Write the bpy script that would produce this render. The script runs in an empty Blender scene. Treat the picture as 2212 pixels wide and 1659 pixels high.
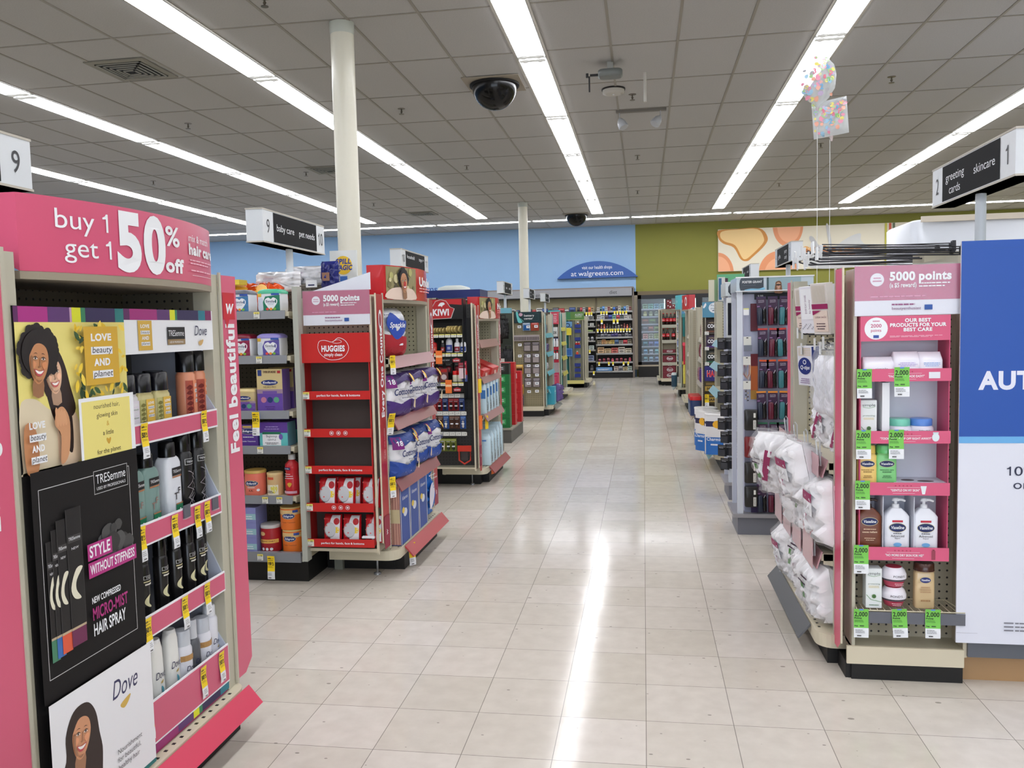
import bpy, math, random
from mathutils import Vector, Matrix
from mathutils.geometry import tessellate_polygon
random.seed(7)
SC = bpy.context.scene
COL = SC.collection
# ---------------------------------------------------------------- camera
F_PX, YAW, PITCH, ROLL, CAM_H = 1796.75, .157962, .0695907, -.0227484, 1.41927
IW, IH = 2212, 1659
_f = Vector((-math.sin(YAW)*math.cos(PITCH), math.cos(YAW)*math.cos(PITCH), -math.sin(PITCH)))
_r0 = Vector((math.cos(YAW), math.sin(YAW), 0)); _u0 = _r0.cross(_f)
_r = _r0*math.cos(ROLL)+_u0*math.sin(ROLL); _u = -_r0*math.sin(ROLL)+_u0*math.cos(ROLL)
cd = bpy.data.cameras.new('camera'); cam = bpy.data.objects.new('camera', cd); COL.objects.link(cam)
cd.sensor_fit = 'HORIZONTAL'; cd.sensor_width = 36; cd.lens = F_PX/IW*36; cd.clip_end = 200; cd.clip_start = .05
M = Matrix.Identity(4)
for i in range(3): M[i][0], M[i][1], M[i][2] = _r[i], _u[i], -_f[i]
M[2][3] = CAM_H
cam.matrix_world = M; SC.camera = cam
# ---------------------------------------------------------------- world, exposure, daylight
SC.view_settings.view_transform = 'Standard'; SC.view_settings.look = 'None'
SC.view_settings.gamma = 1; SC.view_settings.use_curve_mapping = False
SC.view_settings.exposure = 0.0
LAMP = 13.5            # ceiling fluorescent strength
DAY = 260             # daylight through the shop front
wd = bpy.data.worlds.new('world'); SC.world = wd; wd.use_nodes = True
wd.node_tree.nodes['Background'].inputs[0].default_value = (.55,.7,1,1); wd.node_tree.nodes['Background'].inputs[1].default_value = .3
al = bpy.data.lights.new('shopfront_daylight', 'AREA'); al.shape = 'RECTANGLE'; al.size = 9; al.size_y = 2.2; al.energy = DAY; al.color = (.72,.84,1)
ao = bpy.data.objects.new('shopfront_daylight', al); COL.objects.link(ao); ao.location = (1,-6.85,1.75); ao.rotation_euler = (math.radians(90),0,0)
# pixel of the 2212x1659 frame -> point on a wall, shelf or floor plane of the shop
def ray(px, py): return (px-IW/2)/F_PX*_r - (py-IH/2)/F_PX*_u + _f
def oX(px, py, X): d = ray(px,py); t = X/d.x; return Vector((X, t*d.y, CAM_H+t*d.z))
def oY(px, py, Y): d = ray(px,py); t = Y/d.y; return Vector((t*d.x, Y, CAM_H+t*d.z))
def oZ(px, py, Z): d = ray(px,py); t = (Z-CAM_H)/d.z; return Vector((t*d.x, t*d.y, Z))
# ---------------------------------------------------------------- materials
def lin(c): return c/12.92 if c <= .04045 else ((c+.055)/1.055)**2.4
_mat = {}
def C(*rgb, r=.5, metal=0, e=0, tr=0, a=1, spec=.5, var=0, bump=0, sc=40):
    k = (rgb, r, metal, e, tr, a, spec, var, bump, sc)
    if k in _mat: return _mat[k]
    m = bpy.data.materials.new('paint'); m.use_nodes = True; nt = m.node_tree; b = nt.nodes['Principled BSDF']
    col = tuple(lin(v/255) for v in rgb)+(1,)
    b.inputs['Base Color'].default_value = col; b.inputs['Roughness'].default_value = r; b.inputs['Metallic'].default_value = metal
    b.inputs['Specular IOR Level'].default_value = spec
    if e: b.inputs['Emission Color'].default_value = col; b.inputs['Emission Strength'].default_value = e
    if tr: b.inputs['Transmission Weight'].default_value = tr; b.inputs['IOR'].default_value = 1.45
    if a < 1: b.inputs['Alpha'].default_value = a
    if var or bump:
        tc = nt.nodes.new('ShaderNodeTexCoord'); no = nt.nodes.new('ShaderNodeTexNoise'); no.inputs['Scale'].default_value = sc; no.inputs['Detail'].default_value = 3
        nt.links.new(tc.outputs['Object'], no.inputs['Vector'])
        if var:
            mx = nt.nodes.new('ShaderNodeMix'); mx.data_type = 'RGBA'
            mx.inputs[6].default_value = tuple(v*(1-var) for v in col[:3])+(1,); mx.inputs[7].default_value = tuple(min(1,v*(1+var)) for v in col[:3])+(1,)
            nt.links.new(no.outputs['Fac'], mx.inputs[0]); nt.links.new(mx.outputs[2], b.inputs['Base Color'])
        if bump:
            bu = nt.nodes.new('ShaderNodeBump'); bu.inputs['Strength'].default_value = bump; bu.inputs['Distance'].default_value = .004
            nt.links.new(no.outputs['Fac'], bu.inputs['Height']); nt.links.new(bu.outputs[0], b.inputs['Normal'])
    _mat[k] = m; return m
def nodes(m):
    m.use_nodes = True; nt = m.node_tree
    return nt, nt.nodes['Principled BSDF'], (lambda t: nt.nodes.new('ShaderNode'+t)), nt.links.new
def MATH(nt, op, a, b=None, c=None):
    n = nt.nodes.new('ShaderNodeMath'); n.operation = op
    for i, v in enumerate((a, b, c)):
        if v is None: continue
        if isinstance(v, (int, float)): n.inputs[i].default_value = v
        else: nt.links.new(v, n.inputs[i])
    return n.outputs[0]
_peg = {}
def PEG(rgb, ax='XZ', pitch=.0285, rad=.0042, ox=0, oz=0):
    """perforated steel panel: rows of punched holes"""
    k = (rgb, ax, pitch, rad, ox, oz)
    if k in _peg: return _peg[k]
    m = bpy.data.materials.new('pegboard'); nt, b, N, L = nodes(m)
    tc = N('TexCoord'); se = N('SeparateXYZ'); L(tc.outputs['Object'], se.inputs[0])
    u = se.outputs[ax[0]]; v = se.outputs[ax[1]]
    du = MATH(nt,'SUBTRACT', MATH(nt,'FRACT', MATH(nt,'DIVIDE', MATH(nt,'ADD',u,20+ox), pitch)), .5)
    dv = MATH(nt,'SUBTRACT', MATH(nt,'FRACT', MATH(nt,'DIVIDE', MATH(nt,'ADD',v,20+oz), pitch)), .5)
    d = MATH(nt,'SQRT', MATH(nt,'ADD', MATH(nt,'MULTIPLY',du,du), MATH(nt,'MULTIPLY',dv,dv)))
    h = MATH(nt,'LESS_THAN', d, rad/pitch)
    mx = N('Mix'); mx.data_type = 'RGBA'; L(h, mx.inputs[0])
    mx.inputs[6].default_value = tuple(lin(c/255) for c in rgb)+(1,); mx.inputs[7].default_value = (.012,.01,.009,1)
    L(mx.outputs[2], b.inputs['Base Color']); b.inputs['Roughness'].default_value = .5
    _peg[k] = m; return m
# ---------------------------------------------------------------- text glyphs (built-in font)
_G = {}
def _glyphs():
    chars = "ABCDEFGHIJKLMNOPQRSTUVWXYZabcdefghijklmnopqrstuvwxyz0123456789%&.,!'\"+:-$*?/()"
    jobs = []
    def mk(s, off):
        cu = bpy.data.curves.new('glyph','FONT'); cu.body = s; cu.offset = off; cu.resolution_u = 5
        o = bpy.data.objects.new('glyph', cu); COL.objects.link(o); return o
    for b, off in ((0,0),(1,.02),(2,.042)):
        for c in chars: jobs.append((b, c, mk(c, off), mk('H'+c+'H', 0)))
    hh = mk('HH', 0); h = mk('H', 0)
    dg = bpy.context.evaluated_depsgraph_get(); dg.update()
    def geo(o):
        me = o.evaluated_get(dg).to_mesh(); v = [(p.co.x,p.co.y) for p in me.vertices]; f = [tuple(p.vertices) for p in me.polygons]
        o.evaluated_get(dg).to_mesh_clear(); return v, f
    vh, _ = geo(h); H = max(y for x,y in vh)
    whh = max(x for x,y in geo(hh)[0])
    for b, c, o, o2 in jobs:
        v, f = geo(o); adv = max(x for x,y in geo(o2)[0])-whh
        _G[(b,c)] = ([(x/H,y/H) for x,y in v], f, adv/H+(0,.03,.07)[b])
    for _, _, o, o2 in jobs:
        for q in (o, o2): cu = q.data; bpy.data.objects.remove(q); bpy.data.curves.remove(cu)
    for q in (hh, h): cu = q.data; bpy.data.objects.remove(q); bpy.data.curves.remove(cu)
_glyphs()
for _b, _t in ((0,.12),(1,.16),(2,.21)): _G[(_b,'1')] = ([(.28,0),(.28+_t,0),(.28+_t,1),(.30,1),(.22,.87),(.08,.80),(.08,.80-_t*.8),(.28,.80-_t*.6)], [tuple(range(8))], .62)   # flagged figure one
# ---------------------------------------------------------------- mesh builder
def smooth(pts, k=4):
    n = len(pts); out = []
    for i in range(n):
        p0,p1,p2,p3 = pts[i-1],pts[i],pts[(i+1)%n],pts[(i+2)%n]
        for j in range(k):
            t = j/k
            out.append(tuple(.5*((2*p1[q])+(-p0[q]+p2[q])*t+(2*p0[q]-5*p1[q]+4*p2[q]-p3[q])*t*t+(-p0[q]+3*p1[q]-3*p2[q]+p3[q])*t**3) for q in (0,1)))
    return out
class MB:
    def __init__(s): s.v=[]; s.f=[]; s.m=[]; s.s=[]; s.ml=[]
    def mi(s, m):
        if m not in s.ml: s.ml.append(m)
        return s.ml.index(m)
    def add(s, vs, fs, m, sm=False):
        o = len(s.v); s.v += [tuple(p) for p in vs]; i = s.mi(m)
        for f in fs: s.f.append(tuple(o+q for q in f)); s.m.append(i); s.s.append(sm)
        return s
    def box(s, x0,x1,y0,y1,z0,z1,m):
        if x0>x1: x0,x1=x1,x0
        if y0>y1: y0,y1=y1,y0
        if z0>z1: z0,z1=z1,z0
        return s.add([(x0,y0,z0),(x1,y0,z0),(x1,y1,z0),(x0,y1,z0),(x0,y0,z1),(x1,y0,z1),(x1,y1,z1),(x0,y1,z1)],
            [(3,2,1,0),(4,5,6,7),(0,1,5,4),(1,2,6,5),(2,3,7,6),(3,0,4,7)],m)
    def hexa(s, p, m):   # 8 corners, bottom loop then top loop
        return s.add(p, [(3,2,1,0),(4,5,6,7),(0,1,5,4),(1,2,6,5),(2,3,7,6),(3,0,4,7)], m)
    def prism(s, poly, d, m, side=None):   # poly: 3d loop, d: extrusion vector
        n = len(poly); d = Vector(d); a = [Vector(p) for p in poly]; b = [p+d for p in a]
        s.add(a+b, [tuple(range(n))[::-1], tuple(range(n,2*n))], m)
        return s.add(a+b, [(i,(i+1)%n,n+(i+1)%n,n+i) for i in range(n)], side or m)
    def tube(s, pts, r, m, n=8, cap=True):
        pts = [Vector(p) for p in pts]; vs = []; 
        for i, p in enumerate(pts):
            t = (pts[min(i+1,len(pts)-1)]-pts[max(i-1,0)]).normalized()
            a = t.cross(Vector((0,0,1))); 
            if a.length < 1e-3: a = t.cross(Vector((1,0,0)))
            a.normalize(); b = t.cross(a); rr = r[i] if isinstance(r,(list,tuple)) else r
            vs += [p+rr*(math.cos(6.2832*j/n)*a+math.sin(6.2832*j/n)*b) for j in range(n)]
        fs = [(i*n+j, i*n+(j+1)%n, (i+1)*n+(j+1)%n, (i+1)*n+j) for i in range(len(pts)-1) for j in range(n)]
        s.add(vs, fs, m, True)
        if cap: s.add(vs[:n], [tuple(range(n))], m); s.add(vs[-n:], [tuple(range(n))[::-1]], m)
        return s
    def lath(s, prof, m, e=2, n=24, c=(0,0,0), sm=True, caps=True, jit=0):
        """prof: (z, rx, ry); e: superellipse exponent (2 round, 8 boxy)"""
        def rg(t, q): return math.copysign(abs(t)**(2/e), q)
        vs = []
        for z, rx, ry in prof:
            for j in range(n):
                a = 6.28318*(j+.5)/n; ca, sa = math.cos(a), math.sin(a); w = 1+random.uniform(-jit,jit)
                vs.append((c[0]+rx*w*rg(ca,ca), c[1]+ry*w*rg(sa,sa), c[2]+z+random.uniform(-jit,jit)*.03))
        k = len(prof)
        s.add(vs, [(i*n+j, i*n+(j+1)%n, (i+1)*n+(j+1)%n, (i+1)*n+j) for i in range(k-1) for j in range(n)], m, sm)
        if caps: s.add(vs[:n], [tuple(range(n))[::-1]], m); s.add(vs[-n:], [tuple(range(n))], m)
        return s
    def data(s, name):
        me = bpy.data.meshes.new(name); me.from_pydata(s.v, [], s.f)
        for m in s.ml: me.materials.append(m)
        me.polygons.foreach_set('material_index', s.m); me.polygons.foreach_set('use_smooth', s.s); me.update(); return me
    def obj(s, name, parent=None, **k):
        o = bpy.data.objects.new(name, s.data(name)); COL.objects.link(o)
        if parent: o.parent = parent
        for a, b in k.items(): o[a] = b
        return o
class Fr:
    """printed-graphics frame: 2-D layout mapped onto a flat or curved surface"""
    def __init__(s, mb, fn=None, o=None, r=None, u=None, eps=.0012, sub=.025):
        s.mb = mb; s.k = 1; s.eps = eps; s.sub = sub if fn else 0
        if fn is None:
            o, r, u = Vector(o), Vector(r), Vector(u); n = r.cross(u).normalized()
            fn = lambda x, y, z: o+r*x+u*y+n*z
        s.fn = fn
    def poly(s, pts, m, z=None):
        s.k += 1; z = s.eps*(1+.12*s.k) if z is None else z
        if s.sub:   # curved surface: cut the shape into small facets that follow it
            T = [tuple(pts[i] for i in t) for t in tessellate_polygon([[Vector((x,y,0)) for x,y in pts]])]; vs = []; d = 0
            while T and d < 4000:
                a, b, c = T.pop(); d += 1
                e = [(math.dist(a,b),a,b,c),(math.dist(b,c),b,c,a),(math.dist(c,a),c,a,b)]; l, p, q, r = max(e, key=lambda t: t[0])
                if l > s.sub: h = ((p[0]+q[0])/2,(p[1]+q[1])/2); T += [(p,h,r),(h,q,r)]
                else: vs += [p,q,r]
            s.mb.add([s.fn(x,y,z) for x,y in vs], [(i,i+1,i+2) for i in range(0,len(vs),3)], m); return s
        s.mb.add([s.fn(x,y,z) for x,y in pts], [tuple(range(len(pts)))], m); return s
    def rect(s, x, y, w, h, m, z=None, sk=0): return s.poly([(x,y),(x+w,y),(x+w+sk,y+h),(x+sk,y+h)], m, z)
    def frame(s, x, y, w, h, t, m):
        s.rect(x,y,w,t,m); s.rect(x,y+h-t,w,t,m); s.rect(x,y,t,h,m); return s.rect(x+w-t,y,t,h,m)
    def ell(s, x, y, a, b, m, n=20, z=None): return s.poly([(x+a*math.cos(6.2832*i/n), y+b*math.sin(6.2832*i/n)) for i in range(n)], m, z)
    def ring(s, x, y, a, b, t, m, n=28):
        s.k += 1; z = s.eps*(1+.12*s.k); vs = []
        for q in (1, 1-t):
            vs += [s.fn(x+q*a*math.cos(6.2832*i/n), y+q*b*math.sin(6.2832*i/n), z) for i in range(n)]
        s.mb.add(vs, [(i,(i+1)%n,n+(i+1)%n,n+i) for i in range(n)], m); return s
    def blob(s, pts, m, k=4, z=None): return s.poly(smooth(pts,k), m, z)
    def line(s, pts, t, m):
        for (x0,y0),(x1,y1) in zip(pts, pts[1:]):
            d = math.hypot(x1-x0,y1-y0) or 1; a, b = -(y1-y0)/d*t/2, (x1-x0)/d*t/2
            s.poly([(x0+a,y0+b),(x0-a,y0-b),(x1-a,y1-b),(x1+a,y1+b)], m)
        return s
    def text(s, t, x, y, h, m, al='l', w=None, b=0, sh=0, rot=0, ws=1):
        """h: cap height; al: l, c or r; w: fit the width; rot: degrees"""
        adv = sum((_G[(b,c)][2] if c != ' ' else .38) for c in t)
        kx = h*ws if w is None else w/adv
        W = adv*kx; x0 = {'l':0,'c':-W/2,'r':-W}[al]; cr, sr = math.cos(math.radians(rot)), math.sin(math.radians(rot))
        s.k += 1; z = s.eps*(1+.12*s.k)
        for c in t:
            if c == ' ': x0 += .38*kx; continue
            v, f, ad = _G[(b,c)]
            q = []
            for px, py in v:
                a, bb = x0+px*kx+sh*py*h, py*h
                q.append(s.fn(x+a*cr-bb*sr, y+a*sr+bb*cr, z))
            s.mb.add(q, f, m); x0 += ad*kx
        return s
    def lines(s, x, y, w, n, dy, h, m, al='l'):
        """small print: rows of word-like dashes"""
        rnd = random.Random(int(x*9999+y*777+w*55))
        for i in range(n):
            ww = w*rnd.uniform(.7,1); x0 = x-(ww/2 if al == 'c' else 0); e = x0+ww; yy = y-i*dy
            while x0 < e-.0005:
                l = min(w*rnd.uniform(.06,.2), e-x0); s.rect(x0, yy, l*.86, h, m); x0 += l
        return s
def surf(mb, rx, ry, e=2, c=(0,0,0), eps=.0012):
    """frame wrapped round the front (-y) of a round or boxy body"""
    def fn(x, y, z):
        t = max(-.97, min(.97, x/rx)); d = (1-abs(t)**e)**(1/e)
        return Vector((c[0]+x*(1+z/rx), c[1]-(ry+z)*d, c[2]+y))
    return Fr(mb, fn, eps=eps, sub=rx*.35)
def tag(o, label, cat, group=None, kind=None):
    n = len(label.split()); assert 4 <= n <= 16, (n, label)
    o['label'] = label; o['category'] = cat
    if group: o['group'] = group
    if kind: o['kind'] = kind
    return o
def empty(name, loc, label, cat, group=None, rz=0):
    o = bpy.data.objects.new(name, None); o.empty_display_size = .05; COL.objects.link(o); o.location = loc; o.rotation_euler = (0,0,rz)
    return tag(o, label, cat, group)
def struct(name, mb):
    o = mb.obj(name); o['kind'] = 'structure'; return o
def lbox(name, x0,x1,y0,y1,z0,z1, m, parent=None): return MB().box(x0,x1,y0,y1,z0,z1,m).obj(name, parent)
# prototypes: first part is the thing, the others are its children
class Proto:
    def __init__(s, name, *parts):
        s.name = name; s.parts = [(n, mb.data(n)) for n, mb in parts]; s.me = s.parts[0][1]
    def put(s, loc, rz, label, cat, group=None, rx=0, ry=0, sc=1, name=None, parts=True):
        o = bpy.data.objects.new(name or s.name, s.me); COL.objects.link(o); o.location = loc; o.rotation_euler = (rx, ry, rz)
        if isinstance(sc, (tuple,list)): o.scale = sc
        elif sc != 1: o.scale = (sc,sc,sc)
        if parts:
            for n, me in s.parts[1:]:
                c = bpy.data.objects.new(n, me); COL.objects.link(c); c.parent = o
        return tag(o, label, cat, group)
ORD = ['leftmost','second from left','third from left','fourth from left','fifth from left','sixth from left','seventh from left','eighth from left','ninth from left','tenth from left','eleventh from left','twelfth from left','thirteenth from left','fourteenth from left','fifteenth from left','sixteenth from left','seventeenth from left','eighteenth from left','nineteenth from left','twentieth from left']
# common colours
WHITE = C(236,238,242); OFFW = C(226,226,222); BLACK = C(14,13,14); DARK = C(34,32,32); GREYM = C(96,98,106,r=.4); BEIGE = C(190,184,166,r=.45); CREAM = C(212,202,178,r=.5)
PINK = C(208,84,118,r=.45); PINKL = C(206,92,122,r=.4); RED = C(190,28,34,r=.4); REDD = C(160,22,30,r=.4); INK = C(20,20,24); YEL = C(246,208,24,r=.5); TEAL = C(76,168,180,r=.4)
NAVY = C(24,34,84,r=.4); KICK = C(15,14,14,r=.55); STEEL = C(150,152,156,r=.3,metal=.6); RAILG = C(132,134,140,r=.3); PLAST = C(225,232,236,r=.12,a=.28)
# ================================================================ the shop shell
CZ = 4.0; XL, XR, YF, YB = -15.0, 12.0, -7.0, 22.3
GX0, GX1, GY = -.007, .3048, 2.613
def floor_mat():
    m = bpy.data.materials.new('vinyl_tile'); nt, b, N, L = nodes(m)
    tc = N('TexCoord'); se = N('SeparateXYZ'); L(tc.outputs['Object'], se.inputs[0])
    u = MATH(nt,'DIVIDE', MATH(nt,'ADD', se.outputs[0], 30*.3048+.007), .3048); v = MATH(nt,'DIVIDE', MATH(nt,'ADD', se.outputs[1], 60*.3048-GY), .3048)
    def edge(w): f = MATH(nt,'FRACT', w); return MATH(nt,'MINIMUM', f, MATH(nt,'SUBTRACT', 1, f))
    g = MATH(nt,'LESS_THAN', MATH(nt,'MINIMUM', edge(u), edge(v)), .0042)
    cx = N('CombineXYZ'); L(MATH(nt,'FLOOR',u), cx.inputs[0]); L(MATH(nt,'FLOOR',v), cx.inputs[1])
    wn = N('TexWhiteNoise'); wn.noise_dimensions = '2D'; L(cx.outputs[0], wn.inputs['Vector'])
    cr = N('ValToRGB'); L(wn.outputs['Value'], cr.inputs[0])
    cr.color_ramp.elements[0].color = (.60,.55,.475,1); cr.color_ramp.elements[1].color = (.69,.635,.575,1)
    no = N('TexNoise'); no.inputs['Scale'].default_value = 14; no.inputs['Detail'].default_value = 5; L(tc.outputs['Object'], no.inputs['Vector'])
    mx = N('Mix'); mx.data_type = 'RGBA'; mx.blend_type = 'MULTIPLY'; mx.inputs[0].default_value = .35; L(cr.outputs[0], mx.inputs[6])
    r2 = N('ValToRGB'); r2.color_ramp.elements[0].position = .3; r2.color_ramp.elements[0].color = (.72,.7,.68,1); r2.color_ramp.elements[1].position = .7; L(no.outputs['Fac'], r2.inputs[0]); L(r2.outputs[0], mx.inputs[7])
    # scattered dark chips and scuffs
    mp = N('Mapping'); mp.inputs['Scale'].default_value = (16,28,1); mp.inputs['Rotation'].default_value = (0,0,.3); L(tc.outputs['Object'], mp.inputs[0])
    vo = N('TexVoronoi'); vo.inputs['Scale'].default_value = 1; vo.inputs['Randomness'].default_value = 1; L(mp.outputs[0], vo.inputs['Vector'])
    ch = MATH(nt,'LESS_THAN', vo.outputs['Distance'], MATH(nt,'MULTIPLY', MATH(nt,'POWER', vo.outputs['Color'], 3), .2))
    m2 = N('Mix'); m2.data_type = 'RGBA'; L(MATH(nt,'MULTIPLY', ch, .62), m2.inputs[0]); L(mx.outputs[2], m2.inputs[6]); m2.inputs[7].default_value = (.12,.10,.08,1)
    m3 = N('Mix'); m3.data_type = 'RGBA'; L(MATH(nt,'MULTIPLY', g, .72), m3.inputs[0]); L(m2.outputs[2], m3.inputs[6]); m3.inputs[7].default_value = (.10,.085,.07,1)
    L(m3.outputs[2], b.inputs['Base Color'])
    nr = N('TexNoise'); nr.inputs['Scale'].default_value = 3; nr.inputs['Detail'].default_value = 6; L(tc.outputs['Object'], nr.inputs['Vector'])
    L(MATH(nt,'ADD', MATH(nt,'MULTIPLY', nr.outputs['Fac'], .13), .06), b.inputs['Roughness'])
    b.inputs['Specular IOR Level'].default_value = .2
    bu = N('Bump'); bu.inputs['Strength'].default_value = .08; bu.inputs['Distance'].default_value = .01; n3 = N('TexNoise'); n3.inputs['Scale'].default_value = 5; L(tc.outputs['Object'], n3.inputs['Vector'])
    L(n3.outputs['Fac'], bu.inputs['Height']); L(bu.outputs[0], b.inputs['Normal'])
    return m
def ceil_mat():
    m = bpy.data.materials.new('ceiling_tile'); nt, b, N, L = nodes(m)
    tc = N('TexCoord'); se = N('SeparateXYZ'); L(tc.outputs['Object'], se.inputs[0])
    no = N('TexNoise'); no.inputs['Scale'].default_value = 90; no.inputs['Detail'].default_value = 4; L(tc.outputs['Object'], no.inputs['Vector'])
    cr = N('ValToRGB'); L(no.outputs['Fac'], cr.inputs[0]); cr.color_ramp.elements[0].color = (.41,.40,.39,1); cr.color_ramp.elements[1].color = (.53,.515,.505,1)
    L(cr.outputs[0], b.inputs['Base Color']); b.inputs['Roughness'].default_value = .9; b.inputs['Specular IOR Level'].default_value = .1
    return m
struct('floor', MB().add([(XL,YF,0),(XR,YF,0),(XR,YB,0),(XL,YB,0)], [(0,1,2,3)], floor_mat()))
struct('ceiling', MB().box(XL,XR,YF,YB,CZ,CZ+.1, ceil_mat()))
BLUEW = C(142,176,212,r=.7,var=.03,sc=2); GREENW = C(132,131,54,r=.7,var=.03,sc=2); WALLW = C(205,202,196,r=.7,var=.02,sc=2)
SPLIT = oY(1373,560,YB).x
struct('wall_back', MB().box(XL,SPLIT,YB,YB+.15,0,CZ,BLUEW).box(SPLIT,XR,YB,YB+.15,0,CZ,GREENW))
struct('wall_left', MB().box(XL-.15,XL,YF,YB,0,CZ,BLUEW))
struct('wall_right', MB().box(XR,XR+.15,YF,YB,0,CZ,GREENW))
struct('wall_front', MB().box(XL,XR,YF-.15,YF,0,CZ,WALLW))
# ceiling runner grid: 2 ft panels, four between each lamp row
STRIP = [1.713+2.745*k for k in range(-4,4)]
t = MB(); TB = C(150,144,134,r=.5)
for sx in STRIP:
    if sx > XL+.5:
        for d in (-.15,.15): t.box(sx+d-.012,sx+d+.012,YF,YB-1.75,CZ-.006,CZ,TB)
    for q in (1,2,3):
        x = sx+.15+q*.611
        if XL < x < XR: t.box(x-.012,x+.012,YF,YB,CZ-.006,CZ,TB)
k = -20
while True:
    y = 9.17+k*1.178/1.0
    k += 1
    if y < YF: continue
    if y > YB: break
    t.box(XL,XR,y-.010,y+.010,CZ-.005,CZ,TB)
struct('trim_1', t)
# ceiling fluorescents, every fixture on its own
LFR = C(214,214,210,r=.4); LDIF = C(248,250,255,e=LAMP,r=.6); LEND = C(200,200,198,e=.45)  # LEND: faint glow put into the lamp holders, which give no light themselves
def lamp(w, l, dif=None):
    a = MB().box(-w/2,w/2,-l/2,l/2,-.004,.0,LFR)
    b = MB().box(-w/2+.008,w/2-.008,-l/2+.03,l/2-.03,-.012,-.005,dif or LDIF)
    P_ = [('frame',a), ('diffuser',b)]
    for s in (-1,1):
        c = MB().box(-w/2+.01,w/2-.01,s*(l/2-.05)-.03,s*(l/2-.05)+.03,-.016,-.012,LEND)
        for q in (-.27,.27): c.lath([(-.024,.02,.03),(-.014,.045,.05)], LEND, c=(q*w, s*(l/2-.05),0), n=10)
        P_.append(('lamp_holder',c))
    return Proto('ceiling_light', *P_)
LP = lamp(.27, 2.30); i = 0
rows = ['far left','second from left','third from left','fourth from left, over the main aisle','second from right','far right']
for ri, sx in enumerate(STRIP[0:]):
    y = 19.75-1.16; j = 0
    rn = {0:'in the row left of the lamp rows seen',1:'in the leftmost lamp row',2:'in the second lamp row from left',3:'in the third lamp row from left',4:'in the fourth lamp row from left',5:'in the fifth lamp row from left',6:'in the rightmost lamp row',7:'in the row beyond the right edge'}[ri]
    rn = {0:'second row from left wall'}.get(ri, rn)
    while y > YF+1.2:
        nm = ['nearest the back wall','second from the back wall','third from the back wall','fourth from the back wall','fifth from the back wall','sixth from the back wall','seventh from the back wall','eighth from the back wall','ninth from the back wall','tenth from the back wall','eleventh from the back wall'][j]
        LP.put((sx, y, CZ-.006), 0, 'white ceiling lamp %s, %s' % (rn, nm), 'ceiling light', 'ceiling lamps in long rows')
        y -= 2.32; j += 1
LB = lamp(.16, 2.38, C(246,249,255,e=LAMP*2.3,r=.6)); x = XL+1.4; j = 0
while x < XR-1:
    LB.put((x, YB-1.62, CZ-.002), math.pi/2, 'slim ceiling lamp running along the back wall, %s' % (ORD[j] if j < 20 else 'last'), 'ceiling light', 'ceiling lamps along the back wall')
    x += 2.42; j += 1
# light-coloured soffit between that lamp row and the wall is part of the ceiling
# round columns
for (px, py, y, lb) in ((738,50,6.909,'white round column standing nearest, left of the main aisle'),(1129,440,17.5,'white round column farther back in front of blue wall')):
    x = oY(px,py,y).x
    o = MB().lath([(0,.098,.098),(3.9,.098,.098)], C(228,224,208,r=.28,var=.03,sc=3), c=(0,0,0), n=32).obj('column'); o.location = (x,y,0)
    tag(o, lb, 'column'); MB().lath([(3.9,.098,.098),(3.93,.104,.104),(CZ,.104,.104)], C(196,200,190,r=.3), n=32).obj('collar', o)
# vents
def vent(loc, lb, sc=1):
    a = MB().box(-.305,.305,-.305,.305,-.01,0,C(140,136,124,r=.6)); b = MB(); g = MB()
    for i in range(5):
        w = .235-.042*i; z = -.012-.004*i
        for (x0,x1,y0,y1) in ((-w,w,-w,-w+.016),(-w,w,w-.016,w),(-w,-w+.016,-w,w),(w-.016,w,-w,w)): b.box(x0,x1,y0,y1,z-.006,z,C(150,148,138,r=.5))
    g.box(-.24,.24,-.24,.24,-.0112,-.0102,C(16,15,14))
    Proto('ceiling_vent',('plate',a),('louvre',b),('duct_opening',g)).put(loc,0,lb,'vent')
for px,py,lb in ((285,149,'square ceiling air vent between the left lamp rows, nearest'),(713,366,'square ceiling air vent left of the near column'),(912,461,'square ceiling air vent far back, right of near column')):
    p = oZ(px,py,CZ); vent((p.x,p.y,CZ-.004), lb)
# black camera domes
def dome(px,py,lb,r=.265):
    p = oZ(px,py,CZ)
    pl = MB().box(-.3,.3,-.3,.3,-.008,0,C(160,150,136,r=.7))
    rg = MB().lath([(-.012,r,r),(-.03,r*1.0,r*1.0),(-.03,r*.9,r*.9)], C(18,16,16,r=.6,spec=.3), n=32)
    dm = MB().lath([(-.03-.245*math.sin(a*.19635), r*.9*math.cos(a*.19635)+.001, r*.9*math.cos(a*.19635)+.001) for a in range(9)], C(12,11,12,r=.16,spec=.3), n=32)
    Proto('dome_mirror',('mounting_plate',pl),('rim',rg),('dome',dm)).put((p.x,p.y,CZ-.006),0,lb,'security dome')
dome(1068,180,'large black ceiling dome left of the middle lamp row'); dome(1245,463,'small black ceiling dome far back before the blue wall')
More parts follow.
